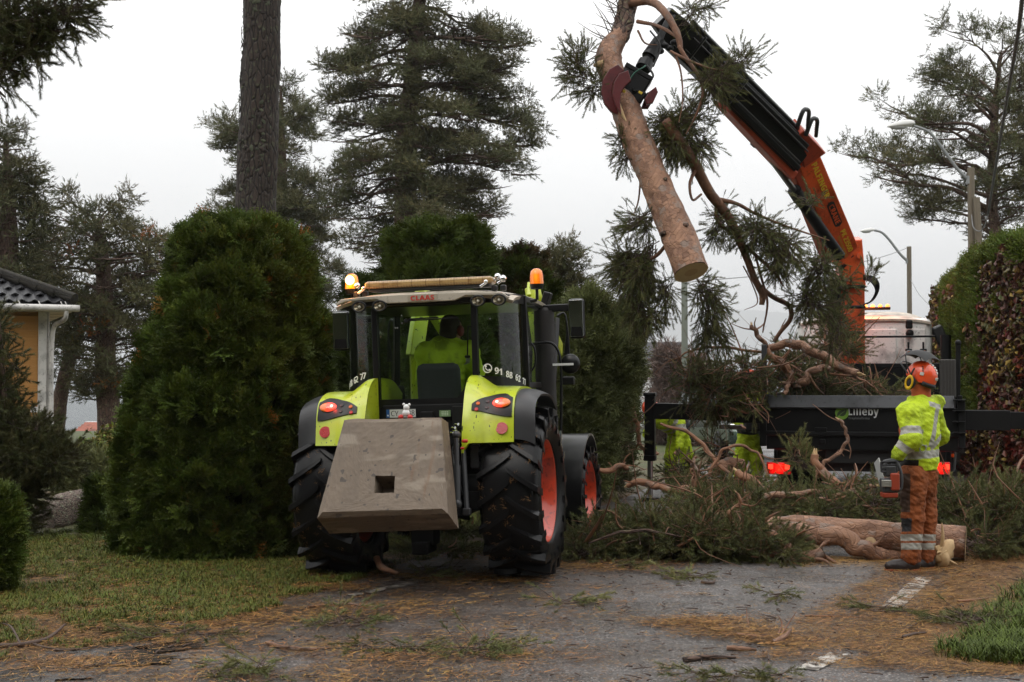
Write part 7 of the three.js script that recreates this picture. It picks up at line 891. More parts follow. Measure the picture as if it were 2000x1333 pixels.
{ // near pine boughs at the left edge and in the top left corner
  const R = rng(55);
  const t = thing('pine_bough', 'dark pine bough hanging into the top left corner of the photo', 'branch', P(0, 60, 9)), w = new MB(), it = [], o = t.position.clone(); w.add(limbGeo([P(-160, 60, 9), P(0, 50, 9), P(90, 40, 9), P(160, 20, 9)], [0.05, 0.03, 0.02, 0.008], 8, 20), null, true); w.add(limbGeo([P(-160, 120, 9), P(-40, 150, 9), P(10, 190, 9)], [0.03, 0.02, 0.006], 8, 14), null, true);
  for (const [px, py, rx, ry, m] of [[20, 40, 60, 46, 52], [90, 50, 50, 40, 40], [130, 24, 44, 30, 30], [60, 96, 46, 34, 30], [10, 120, 34, 40, 24], [0, 160, 14, 40, 12], [150, -10, 44, 30, 20], [-40, 80, 50, 80, 40]]) blob(w, it, P(px - 20, py, 9), P(px, py, 9), rx / F * 9, ry / F * 9, 0.2, m, R, { g: 0.0, s: 1.0, lo: 0.5, hi: 1.0 });
  w.build('limb', M.twig, t, o); scatter('needles', GEO.sprig[0], M.needle, it, t, o);
  const t2 = thing('young_pine', 'bushy dark young pine in front of the yellow house at the left edge', 'tree', P(20, 1080, 14.2).setY(0)), w2 = new MB(), i2 = [], o2 = t2.position.clone(); new MB().add(limbGeo([V(o2.x, -0.1, o2.z), P(10, 900, 14.2), P(0, 700, 14.2), P(-5, 600, 14.2)], [0.07, 0.06, 0.04, 0.01], 9, 12), null, true).build('trunk', M.barkFar, t2, o2);
  for (const [px, py, rx, ry, m] of [[-14, 640, 12, 36, 22], [-18, 700, 18, 36, 24], [20, 690, 10, 8, 4], [-8, 770, 30, 30, 34], [36, 718, 12, 6, 4], [10, 830, 56, 40, 80], [70, 836, 34, 18, 26], [60, 890, 60, 40, 110], [110, 895, 30, 30, 52], [10, 960, 50, 50, 90], [50, 960, 34, 40, 60], [24, 1020, 44, 40, 80], [118, 905, 18, 18, 14], [-40, 800, 60, 160, 80]]) blob(w2, i2, P(px - 12, py + 8, 14.2), P(px, py, 14.2), rx / F * 14.2, ry / F * 14.2, 0.4, m, R, { g: 0.15, s: 1.15, lo: 0.45, hi: 1.0 });
  w2.build('limb', M.twig, t2, o2); scatter('needles', GEO.sprig[1], M.needle, i2, t2, o2);
}
// ---------- people ----------
// one smooth surface round a set of tapered capsules [a, b, ra, rb]; k = blend, cloth = wrinkle size
function skin(caps, k = 0.03, cloth = 0, res = 96, cut) {
  const lo = V(1e9, 1e9, 1e9), hi = V(-1e9, -1e9, -1e9); for (const [a, b, ra, rb] of caps) for (const [p, r] of [[a, ra], [b, rb ?? ra]]) { lo.min(p.clone().subScalar(r + 0.03 + k)); hi.max(p.clone().addScalar(r + 0.03 + k)); }
  const mc = new MarchingCubes(res, M.twig, false, false, 200000), c = lo.clone().add(hi).multiplyScalar(0.5), h = hi.clone().sub(lo).multiplyScalar(0.5), half = res / 2;
  const C = caps.map(([a, b, ra, rb = ra]) => ({ a, d: b.clone().sub(a), l: Math.max(1e-9, b.clone().sub(a).lengthSq()), ra, rb }));
  const dist = (X, Y, Z) => { let s = 1e9; for (const q of C) { const px = X - q.a.x, py = Y - q.a.y, pz = Z - q.a.z, t = clamp((px * q.d.x + py * q.d.y + pz * q.d.z) / q.l, 0, 1), ex = px - t * q.d.x, ey = py - t * q.d.y, ez = pz - t * q.d.z, d = Math.sqrt(ex * ex + ey * ey + ez * ez) - (q.ra + (q.rb - q.ra) * t); const hh = clamp(0.5 + 0.5 * (s - d) / k, 0, 1); s = s + (d - s) * hh - k * hh * (1 - hh); } return s; };
  const BK = 4, reach = 0.5 * BK / half * Math.hypot(h.x, h.y, h.z) + 0.01 + cloth + k * 0.3;
  for (let z0 = 0; z0 < res; z0 += BK) for (let y0 = 0; y0 < res; y0 += BK) for (let x0 = 0; x0 < res; x0 += BK) {
    const at = (i, hh, cc) => cc + (i - half) / half * hh, sc = dist(at(x0 + 1.5, h.x, c.x), at(y0 + 1.5, h.y, c.y), at(z0 + 1.5, h.z, c.z)), far = Math.abs(sc) > reach;
    for (let z = z0; z < Math.min(res, z0 + BK); z++) for (let y = y0; y < Math.min(res, y0 + BK); y++) for (let x = x0; x < Math.min(res, x0 + BK); x++) {
      const X = at(x, h.x, c.x), Y = at(y, h.y, c.y), Z = at(z, h.z, c.z); let s = far ? sc : dist(X, Y, Z);
      if (cloth && Math.abs(s) < 0.06) s += cloth * (0.6 * pn(X * 9 + Y * 5, Y * 16 - X * 6, Z * 9) + 0.4 * pn(X * 22, Y * 34 + X * 14, Z * 22));
      if (cut) s = Math.max(s, cut(X, Y, Z));
      mc.field[x + y * res + z * res * res] = -s;
    }
  }
  mc.isolation = 0; mc.update(); const n = mc.count ?? mc.geometry.drawRange.count, pos = new Float32Array(n * 3); for (let i = 0; i < n; i++) { pos[i * 3] = c.x + mc.positionArray[i * 3] * h.x; pos[i * 3 + 1] = c.y + mc.positionArray[i * 3 + 1] * h.y; pos[i * 3 + 2] = c.z + mc.positionArray[i * 3 + 2] * h.z; }
  let g = new THREE.BufferGeometry(); g.setAttribute('position', new THREE.BufferAttribute(pos, 3)); g = mergeVertices(g, 1e-4); g.computeVertexNormals();
  let vol = 0; const P3 = g.attributes.position, I = g.index; for (let i = 0; i < I.count; i += 3) { const a = V(0, 0, 0).fromBufferAttribute(P3, I.getX(i)), b = V(0, 0, 0).fromBufferAttribute(P3, I.getX(i + 1)), e = V(0, 0, 0).fromBufferAttribute(P3, I.getX(i + 2)); vol += a.sub(c).dot(b.sub(c).cross(e.sub(c))); }
  if (vol < 0) { const ar = Array.from(I.array); for (let i = 0; i < ar.length; i += 3) [ar[i], ar[i + 1]] = [ar[i + 1], ar[i]]; g.setIndex(ar); g.computeVertexNormals(); }
  return g;
}
function split(g, key) { // triangles of one surface sorted into its differently coloured parts
  const P3 = g.attributes.position, N3 = g.attributes.normal, I = g.index, out = {}; const c = V(0, 0, 0), v = V(0, 0, 0);
  for (let i = 0; i < I.count; i += 3) { c.set(0, 0, 0); for (let k = 0; k < 3; k++) c.add(v.fromBufferAttribute(P3, I.getX(i + k))); c.multiplyScalar(1 / 3); const o = (out[key(c)] ??= { p: [], n: [] }); for (let k = 0; k < 3; k++) { const q = I.getX(i + k); o.p.push(P3.getX(q), P3.getY(q), P3.getZ(q)); o.n.push(N3.getX(q), N3.getY(q), N3.getZ(q)); } }
  const r = {}; for (const k in out) { const q = new THREE.BufferGeometry(); q.setAttribute('position', new THREE.Float32BufferAttribute(out[k].p, 3)); q.setAttribute('normal', new THREE.Float32BufferAttribute(out[k].n, 3)); r[k] = boxUV(q); } return r;
}
T.cloth = tex(256, 256, (u, v) => 0.5 * fn(u, v, 60, 60, 2, 3) + 0.5 * fn(u, v, 8, 8, 4, 5), false, [0.3, 0.3]);
T.grime = tex(256, 256, (u, v) => 1 - 0.45 * sstep(fn(u, v, 4, 4, 5, 12), 0.45, 0.75), true, [0.5, 0.5]);
const MP = {
  hi: phy({ color: col(0.52, 0.68, 0.012), roughness: 0.7, map: T.grime, bumpMap: T.cloth, bumpScale: 0.006, sheen: 0.3 }), tape: phy({ color: col(0.36, 0.35, 0.31), roughness: 0.45, bumpMap: T.cloth, bumpScale: 0.003 }), trouser: phy({ color: col(0.27, 0.068, 0.011), roughness: 0.8, map: T.grime, bumpMap: T.cloth, bumpScale: 0.008 }), dirty: phy({ color: col(0.06, 0.03, 0.016), roughness: 0.8, map: T.grime }), black: plain(0.014, 0.014, 0.016, 0.7), navy: plain(0.02, 0.022, 0.035, 0.8), boot: plain(0.022, 0.014, 0.012, 0.5), skin: plain(0.42, 0.22, 0.15, 0.55), neck: plain(0.5, 0.1, 0.03, 0.8), hair: plain(0.03, 0.022, 0.018, 0.8), helmet: phy({ color: col(0.85, 0.085, 0.018), roughness: 0.3, clearcoat: 0.7, clearcoatRoughness: 0.15 }), yellow: plain(0.7, 0.42, 0.01, 0.4), glove: plain(0.05, 0.05, 0.055, 0.8), tan: plain(0.4, 0.24, 0.1, 0.8), sole: plain(0.3, 0.03, 0.02, 0.7),
};
const segT = (p, a, b) => { const d = b.clone().sub(a); return p.clone().sub(a).dot(d) / d.lengthSq(); };
const segD = (p, a, b) => { const d = b.clone().sub(a), t = clamp(segT(p, a, b), 0, 1); return p.clone().sub(a).addScaledVector(d, -t).length(); };
function hand(items, w, fwd, across, palm, curl = 0.9) { // palm, four unequal curled fingers and a thumb off its side; returns capsules
  const c = [], k = w.clone().addScaledVector(fwd, 0.085); c.push([w, w.clone().addScaledVector(fwd, 0.03), 0.026, 0.03]); for (const s of [-1, -0.33, 0.33, 1]) c.push([w.clone().addScaledVector(fwd, 0.025).addScaledVector(across, s * 0.018), k.clone().addScaledVector(across, s * 0.03), 0.017, 0.0125]);
  [[-1, 0.062], [-0.33, 0.074], [0.33, 0.07], [1, 0.054]].forEach(([s, l]) => { let p = k.clone().addScaledVector(across, s * 0.03), a = 0.35; for (let i = 0; i < 3; i++) { a += curl * (i ? 0.95 : 0.55); const d = fwd.clone().multiplyScalar(Math.cos(a)).addScaledVector(palm, Math.sin(a)), e = p.clone().addScaledVector(d, l * [0.46, 0.32, 0.25][i]); c.push([p, e, 0.0095 - i * 0.0008, 0.0088 - i * 0.0008]); p = e; } });
  const b = w.clone().addScaledVector(fwd, 0.03).addScaledVector(across, -0.026), m = b.clone().addScaledVector(across, -0.022).addScaledVector(fwd, 0.03).addScaledVector(palm, 0.02), e = m.clone().addScaledVector(fwd, 0.02).addScaledVector(palm, 0.03).addScaledVector(across, 0.01); c.push([b, m, 0.014, 0.011], [m, e, 0.011, 0.009]); return c;
}
function headCaps(c, up, face, side) { // skull, jaw, nose, ears
  const o = (u, f, s) => c.clone().addScaledVector(up, u).addScaledVector(face, f).addScaledVector(side, s);
  return [[o(0.03, -0.015, 0), o(0.035, 0.02, 0), 0.088, 0.082], [o(-0.05, 0.05, 0), o(-0.085, 0.06, 0), 0.055, 0.036], [o(-0.04, 0, 0.03), o(-0.07, 0.03, 0.03), 0.045, 0.03], [o(-0.04, 0, -0.03), o(-0.07, 0.03, -0.03), 0.045, 0.03], [o(0.005, 0.095, 0), o(-0.03, 0.112, 0), 0.01, 0.016], [o(0.015, 0.0, 0.085), o(-0.03, 0.0, 0.085), 0.016, 0.011], [o(0.015, 0.0, -0.085), o(-0.03, 0.0, -0.085), 0.016, 0.011], [o(-0.058, 0.093, 0.018), o(-0.058, 0.093, -0.018), 0.009, 0.009], [o(0.025, 0.078, 0.05), o(0.028, 0.088, 0.015), 0.009, 0.008], [o(0.025, 0.078, -0.05), o(0.028, 0.088, -0.015), 0.009, 0.008]];
}
{ // forestry worker with chainsaw, seen from behind, head tilted back
  const D = 11.9, J = (px, py, dz = 0) => P(px, py, D + dz), R = rng(3);
  const t = thing('person', 'person in orange helmet, yellow high-visibility jacket and orange trousers, standing and holding a chainsaw', 'person', P(1785, 1112, D).setY(0)), o = t.position.clone(), part = (n, g, m, par = t) => { g = g.clone(); g.translate(-o.x, -o.y, -o.z); return mesh(n, g, m, par); };
  const face = V(-0.72, 0.28, -0.64).normalize(), side = V(-0.66, 0, 0.75).normalize(), up = side.clone().cross(face).normalize(); if (up.y < 0) up.negate();
  const hc = J(1797, 741), wr = J(1752, 896, -0.2);
  // body: head, neck, both hands joined through the torso and arms
  const lS = J(1776, 806, -0.15), lE = J(1781, 858, -0.24), rS = J(1818, 806, 0.16), rE = J(1836, 850, 0.28), rW = J(1806, 885, 0.42);
  const body = skin([...headCaps(hc, up, face, side), [hc.clone().addScaledVector(up, -0.05).addScaledVector(face, -0.02), J(1799, 790), 0.06, 0.075], [J(1799, 795), J(1797, 900), 0.12, 0.12], [J(1799, 800), lS, 0.06, 0.05], [lS, lE, 0.045, 0.04], [lE, wr, 0.038, 0.028], [J(1799, 800), rS, 0.06, 0.05], [rS, rE, 0.045, 0.04], [rE, rW, 0.038, 0.028], [J(1790, 920, -0.08), J(1783, 1080, -0.08), 0.07, 0.04], [J(1800, 920, 0.08), J(1806, 1080, 0.08), 0.07, 0.04]], 0.025, 0, 120);
  part('body', body, MP.skin);
  const hd = skin(hand([], wr, V(-0.45, -0.85, 0.1).normalize(), V(0.1, -0.1, 0.99).normalize(), V(-0.8, 0.4, 0.1).normalize(), 0.95), 0.006, 0, 72); part('glove', hd, MP.glove); const h2 = skin(hand([], rW, V(-0.6, -0.8, 0).normalize(), V(0, 0, -1), V(-0.7, 0.5, 0).normalize()), 0.006, 0, 64); part('glove', h2, MP.glove);
  // jacket
  const jk = [[J(1795, 905), J(1798, 850), 0.158, 0.165], [J(1788, 880, -0.06), J(1792, 830, -0.07), 0.125, 0.13], [J(1798, 850), J(1802, 802), 0.165, 0.14], [J(1797, 806), lS, 0.115, 0.098], [J(1802, 806), rS, 0.115, 0.098], [lS, lE, 0.098, 0.088], [lE, J(1755, 889, -0.21), 0.084, 0.062], [rS, rE, 0.095, 0.082], [rE, rW, 0.078, 0.058], [J(1796, 800), J(1794, 776), 0.105, 0.088], [J(1826, 800, 0.05), J(1832, 784, 0.02), 0.07, 0.06], [J(1800, 796, -0.06), J(1828, 806, 0), 0.065, 0.055], [J(1790, 925), J(1796, 895), 0.16, 0.158]];
  const jg = skin(jk, 0.045, 0.016, 140, (X, Y, Z) => { const a = (V(X, Y, Z).sub(J(1794, 770))); return Math.max(a.y + 0.004 - 0.25 * a.x, (J(1795, 918).y + 0.04 * (X - J(1795, 918).x)) - Y); });
  const inS = (p, a, b, t0, t1, r) => { const q = segT(p, a, b); return q > t0 && q < t1 && segD(p, a, b) < r; };
  const jp = split(jg, (p) => {
    const y = 1112 - p.y * F / D * 1.0; const py = 736 + (EYE - p.y) * F / D, fa = inS(p, lE, wr, 0.3, 0.6, 0.105), ua = inS(p, lS, lE, 0.62, 0.9, 0.12) && p.x < J(1812, 0).x;
    const near = segD(p, lE, wr) < 0.105 || segD(p, lS, lE) < 0.112; if (fa || ua) return 'reflective_tape';
    if (!near || p.x > J(1806, 0).x) { if (Math.abs(py - 886 + (p.x - J(1790, 0).x) * 14) < 7.5) return 'reflective_tape'; const dx = (p.x - J(1815, 0).x) * 219; if (py > 795 && py < 872 && Math.abs(dx - (834 - py) * 0.26 + 6) < 5.2 && p.z > -D - 0.02) return 'reflective_tape'; if (py > 842 && py < 880 && Math.abs((py - 860) + dx * 0.9 - 2) < 6.5 && p.x > J(1800, 0).x) return 'reflective_tape'; }
    if (py > 896 && p.x < J(1776, 0).x) return 'dark_pocket';
    if (py > 783 && py < 803 && Math.abs(py - 792 - (p.x - J(1815, 0).x) * 60) < 5 && p.x > J(1800, 0).x && p.x < J(1828, 0).x) return 'reflective_tape'; return 'jacket'; });
  for (const k in jp) part(k, jp[k], k === 'jacket' ? MP.hi : k === 'dark_pocket' ? MP.black : MP.tape);
  const ve = new MB().sphere(...J(1763, 840, -0.05).toArray(), 0.045, 0.7, 1.7, 0.8).build('vest_edge', MP.neck, t, o);
  const lg = new MB(); lg.put(new THREE.TorusGeometry(0.032, 0.005, 6, 20), ...J(1803, 877, -0.2).toArray(), 0, 0.3, 0); for (let i = 0; i < 4; i++) { const p = J(1810 + i * 5, 872 - i * 5, -0.185 + i * 0.012); lg.box(0.016, 0.026, 0.004, p.x, p.y, p.z, 0, 0.35, 0.7, 0.001); } lg.build('back_print', MP.tape, t, o);
  // trousers, boots
  const tr = skin([[J(1794, 912), J(1794, 930), 0.15, 0.152], [J(1783, 930, -0.09), J(1784, 1010, -0.09), 0.125, 0.098], [J(1784, 1010, -0.09), J(1780, 1088, -0.09), 0.096, 0.085], [J(1802, 930, 0.09), J(1808, 1010, 0.07), 0.125, 0.095], [J(1808, 1010, 0.07), J(1809, 1088, 0.06), 0.092, 0.082], [J(1808, 925), J(1806, 950), 0.11, 0.1]], 0.035, 0.022, 140, (X, Y) => Y - J(0, 908).y);
  const tp = split(tr, (p) => { const py = 736 + (EYE - p.y) * F / (-p.z); if ((py > 1043 && py < 1056) || (py > 1060 && py < 1073)) return 'reflective_tape'; if (p.x < J(1764, 0, -0.09).x && py > 925 && py < 1000 && p.z > -D) return 'grimy_patch'; if (py > 1012 && py < 1038 && p.x < J(1767, 0, -0.09).x) return 'knee_patch'; return 'trousers'; });
  for (const k in tp) part(k, tp[k], { reflective_tape: MP.tape, trousers: MP.trouser, grimy_patch: MP.dirty, knee_patch: MP.black }[k]);
  for (const [hx, tx, dz, tz] of [[1786, 1738, -0.08, -0.1], [1815, 1790, 0.06, 0.02]]) { const hy = V(0, 0.05, 0), H = J(hx, 1109, dz).setY(0.055), To = J(tx, 1109, tz).setY(0.045), An = J(hx - 3, 1080, dz); part('boot', skin([[H, To, 0.052, 0.042], [H.clone().lerp(To, 0.3), H.clone().lerp(To, 0.75), 0.058, 0.05], [An, H.clone().add(V(0, 0.02, 0)), 0.062, 0.055]], 0.03, 0.006, 80, (X, Y) => 0.012 - Y), MP.boot); const so = new MB(); so.bar(H.clone().setY(0.012).addScaledVector(V(1, 0, 0), 0.05), To.clone().setY(0.012).addScaledVector(V(-1, 0, 0), 0.035), 0.098, 0.022, 0.01); so.build('sole', MP.sole, t, o); }
  // helmet, visor, ear muffs, neck flap
  const hm = hc.clone().addScaledVector(up, 0.035).addScaledVector(face, -0.01), basis = new THREE.Matrix4().makeBasis(side, up, face.clone()).setPosition(hm);
  const sg = new THREE.SphereGeometry(0.128, 32, 22, 0, TAU, 0, 1.78), sp = sg.attributes.position; for (let i = 0; i < sp.count; i++) { const y = sp.getY(i), z = sp.getZ(i); sp.setXYZ(i, sp.getX(i) * 0.9, y * 1.04 - (z < 0 && y < 0.02 ? 0.02 : 0), z * 1.1); } sg.computeVertexNormals();
  new MB().add(sg, basis).build('helmet', MP.helmet, t, o);
  const onH = (th, ph, r, mb, w, h, mm = 0.003) => { const n = V(Math.sin(th) * Math.cos(ph) * 0.9, Math.sin(ph) * 1.04, Math.cos(th) * Math.cos(ph) * 1.1), p = n.clone().multiplyScalar(0.128 * r), nn = V(n.x / 0.81, n.y / 1.08, n.z / 1.21).normalize(), tx = V(0, 1, 0).cross(nn).normalize(), ty = nn.clone().cross(tx); const g = new RoundedBoxGeometry(w, h, mm, 1, mm * 0.4); mb.add(g, basis.clone().multiply(new THREE.Matrix4().makeBasis(tx, ty, nn).setPosition(p))); };
  const st = new MB(); for (let i = 0; i < 5; i++) onH(PI + 0.12, 1.25 - i * 0.2, 1.004, st, 0.045 - 0.004 * Math.abs(i - 1), 0.019, 0.008); onH(PI + 0.02, 0.06, 1.004, st, 0.052, 0.024, 0.008); onH(PI - 1.25, 0.22, 1.0, st, 0.036, 0.03, 0.012); onH(PI + 1.0, 0.2, 1.0, st, 0.03, 0.03, 0.01); st.build('helmet_sticker', plain(0.55, 0.53, 0.48, 0.4), t, o); const vt = new MB(); for (let i = 0; i < 4; i++) onH(PI - 1.35 + 0.05 * i, 0.75 - i * 0.13, 1.005, vt, 0.014, 0.012, 0.008); onH(PI + 0.02, 0.06, 1.012, vt, 0.03, 0.009, 0.006); vt.build('helmet_vent', MP.black, t, o);
  const B = (x, y, z) => V(x, y, z).applyMatrix4(basis), vs = new MB(); { const f = (u, v) => { const a = lerp(-1.25, 1.25, u), b = lerp(0.6, 2.25, v); return B(Math.sin(a) * 0.165, 0.03 + (0.13 + 0.06 * Math.cos(a)) * Math.sin(b), 0.02 + 0.17 * Math.cos(b) + 0.03 * Math.cos(a)); }; vs.add(sheet(f, 16, 10, 0.004)); } vs.build('visor', plain(0.02, 0.02, 0.02, 0.75), t, o);
  const vf = new MB(); vf.tube([B(0.125, 0.0, 0.05), B(0.16, 0.09, 0.1), B(0.13, 0.16, 0.14), B(0.0, 0.185, 0.17), B(-0.13, 0.16, 0.14), B(-0.16, 0.09, 0.1), B(-0.125, 0, 0.05)], [0.006, 0.006], 6, 50); vf.tube([B(0.12, 0.0, 0.08), B(0.1, 0.06, 0.17), B(0, 0.075, 0.2), B(-0.1, 0.06, 0.17), B(-0.12, 0, 0.08)], [0.007, 0.007], 6, 40); vf.build('visor_frame', MT.grey, t, o);
  for (const s of [1, -1]) { const em = new MB(), c = B(s * 0.125, -0.07, 0.03); const g = new THREE.SphereGeometry(0.052, 18, 14); g.scale(0.6, 1.2, 0.95); em.add(g, basis.clone().multiply(new THREE.Matrix4().makeTranslation(s * 0.13, -0.07, 0.03))); em.tube([B(s * 0.14, -0.04, 0.03), B(s * 0.15, 0.02, 0.03), B(s * 0.125, 0.06, 0.03)], [0.008, 0.008], 6, 12); em.build('ear_muff', MP.black, t, o); const ey = new MB(), tg = new THREE.TorusGeometry(0.038, 0.011, 8, 22); tg.scale(0.8, 1.4, 1); tg.rotateY(PI / 2); ey.add(tg, basis.clone().multiply(new THREE.Matrix4().makeTranslation(s * 0.158, -0.07, 0.03))); ey.build('ear_muff_ring', MP.yellow, t, o); }
  const nf = skin([[hc.clone().addScaledVector(up, -0.06).addScaledVector(face, -0.03), J(1800, 776), 0.082, 0.085]], 0.01, 0.008, 48); part('neck_flap', nf, MP.neck); const st2 = new MB(); st2.add(limbGeo([B(0.1, -0.05, -0.06), B(0.02, -0.065, -0.13), B(-0.09, -0.06, -0.07)], [0.022, 0.024, 0.022], 8, 14), null, true); st2.build('helmet_strap', MP.black, t, o);
  // chainsaw held by the front handle in the left hand
  const s = thing('chainsaw', 'orange and grey chainsaw hanging from the worker\'s left hand, bar pointing down and away', 'chainsaw', J(1735, 935, -0.28)), so = s.position.clone(); const Z = (px, py, dz = 0) => J(px, py, -0.28 + dz);
  const bb = new MB(), c1 = Z(1736, 948); bb.box(0.135, 0.13, 0.13, c1.x, c1.y, c1.z, 0, 0, 0.03, 0.025); const c0 = Z(1738, 920); bb.box(0.1, 0.1, 0.1, c0.x, c0.y, c0.z, 0, 0, 0, 0.02); bb.build('engine_housing', MT.grey, s, so);
  const oc = new MB(), c2 = Z(1744, 944, -0.06); oc.box(0.08, 0.15, 0.04, c2.x + 0.02, c2.y + 0.01, c2.z, 0, 0, 0, 0.015); const c3 = Z(1737, 967); oc.box(0.13, 0.045, 0.12, c3.x, c3.y, c3.z, 0, 0, 0, 0.012); oc.build('side_cover', plain(0.30, 0.04, 0.014, 0.5), s, so); const si = new MB(), c4 = Z(1734, 945, -0.075); si.box(0.085, 0.06, 0.02, c4.x - 0.01, c4.y, c4.z, 0, 0, 0, 0.006); for (let i = 0; i < 4; i++) si.box(0.04, 0.006, 0.006, c4.x - 0.01, c4.y - 0.02 + i * 0.014, c4.z + 0.012); si.build('muffler', plain(0.35, 0.34, 0.3, 0.4, { metalness: 0.6 }), s, so);
  const gd = new MB(), g1 = Z(1721, 903, -0.04), g2 = Z(1751, 902, -0.04), g3 = Z(1752, 922, -0.04), g4 = Z(1722, 922, -0.04); for (const [a, b] of [[g1, g2], [g2, g3], [g3, g4], [g4, g1]]) gd.cyl(a, b, 0.008, 0.008, 8); for (const k of [0.33, 0.66]) gd.cyl(g1.clone().lerp(g4, k), g2.clone().lerp(g3, k), 0.006, 0.006, 8); gd.build('hand_guard', MP.black, s, so);
  const hn = new MB(); hn.tube([Z(1735, 902, 0.05), Z(1752, 904, 0.03), Z(1760, 922, 0), Z(1762, 942, -0.02), Z(1759, 956, -0.03), Z(1744, 960, -0.04)], [0.013, 0.013], 10, 40); hn.tube([Z(1726, 902, 0.05), Z(1744, 899, 0.05), Z(1756, 901, 0.04)], [0.014, 0.014], 10, 12); hn.build('handle', MT.grey, s, so);
  const ba = new MB(); ba.bar(Z(1727, 955, 0.02), Z(1713, 900, 0.32), 0.014, 0.075, 0.004, V(0.3, 0.2, 1)); ba.build('guide_bar', plain(0.3, 0.3, 0.29, 0.4, { metalness: 0.6 }), s, so); const rh = new MB(); rh.tube([Z(1730, 925, 0.05), Z(1726, 912, 0.1), Z(1740, 903, 0.12), Z(1748, 920, 0.08)], [0.016, 0.016], 8, 20); rh.build('rear_handle', MP.black, s, so);
}
{ // driver inside the cab
  const J = (px, py, z) => onLocal(tractor, px, py, z).applyMatrix4(tractor.matrixWorld); tractor.updateMatrixWorld(true);
  const ce = J(872, 720, -0.4), t = thing('person', 'driver seated in the tractor cab, dark hair and yellow high-visibility jacket, seen from behind', 'person', J(865, 770, -0.5)), o = t.position.clone(), part = (n, g, m) => { g = g.clone(); g.translate(-o.x, -o.y, -o.z); return mesh(n, g, m, t); };
  const hc = J(882, 647, -0.42), face = V(0.55, 0, -0.83).normalize(), side = V(-0.83, 0, -0.55), up = V(0, 1, 0), hip = J(868, 775, -0.5), ls = J(832, 690, -0.42), rs = J(914, 688, -0.42), le = J(828, 742, -0.45), re = J(930, 728, -0.5), rw = J(905, 755, -0.95), lw = J(852, 755, -1.0);
  part('body', skin([...headCaps(hc, up, face, side), [hc.clone().add(V(0, -0.06, 0)), J(876, 695, -0.42), 0.055, 0.07], [J(874, 705, -0.5), hip, 0.11, 0.11], [hip, J(850, 790, -1.0), 0.09, 0.06], [hip, J(895, 790, -1.0), 0.09, 0.06], [J(876, 700, -0.5), ls, 0.06, 0.05], [J(876, 700, -0.5), rs, 0.06, 0.05], [ls, le, 0.045, 0.04], [rs, re, 0.045, 0.04], [le, lw, 0.035, 0.03], [re, rw, 0.035, 0.03], [lw, lw.clone().add(V(0.02, 0, -0.09)), 0.03, 0.02], [rw, rw.clone().add(V(0.02, 0, -0.09)), 0.03, 0.02]], 0.02, 0, 100), MP.skin);
  const jg = skin([[J(875, 700, -0.4), hip, 0.175, 0.17], [J(864, 684, -0.36), J(868, 708, -0.34), 0.13, 0.12], [J(876, 692, -0.42), ls, 0.13, 0.105], [J(876, 692, -0.42), rs, 0.13, 0.105], [ls, le, 0.085, 0.075], [rs, re, 0.085, 0.075], [le, lw, 0.07, 0.05], [re, rw, 0.07, 0.05], [J(878, 686, -0.42), J(881, 672, -0.42), 0.095, 0.085]], 0.04, 0.014, 100);
  const jp = split(jg, (p) => (segT(p, rs, re) > 0.05 && segT(p, rs, re) < 0.35 && segD(p, rs, re) < 0.11 && p.x < rs.x + 0.02 ? 'reflective_tape' : 'jacket')); for (const k in jp) part(k, jp[k], k === 'jacket' ? MP.hi : MP.tape);
  part('hair', skin([[hc.clone().add(V(0, 0.055, 0)).addScaledVector(face, -0.03), hc.clone().add(V(0, -0.02, 0)).addScaledVector(face, -0.05), 0.092, 0.08], [hc.clone().add(V(0, 0.07, 0)), hc.clone().add(V(0, 0.06, 0)).addScaledVector(face, 0.05), 0.075, 0.06]], 0.02, 0.01, 64), MP.hair);
  const em = new MB(); em.sphere(...hc.clone().addScaledVector(side, 0.1).toArray(), 0.04, 0.8, 1.3, 1); em.sphere(...hc.clone().addScaledVector(side, -0.1).toArray(), 0.04, 0.8, 1.3, 1); em.build('ear_muff', plain(0.25, 0.04, 0.04, 0.5), t, o);
  part('trousers', skin([[hip, J(846, 790, -1.0), 0.1, 0.075], [hip, J(898, 790, -1.0), 0.1, 0.075]], 0.03, 0.01, 64), MP.navy);
}
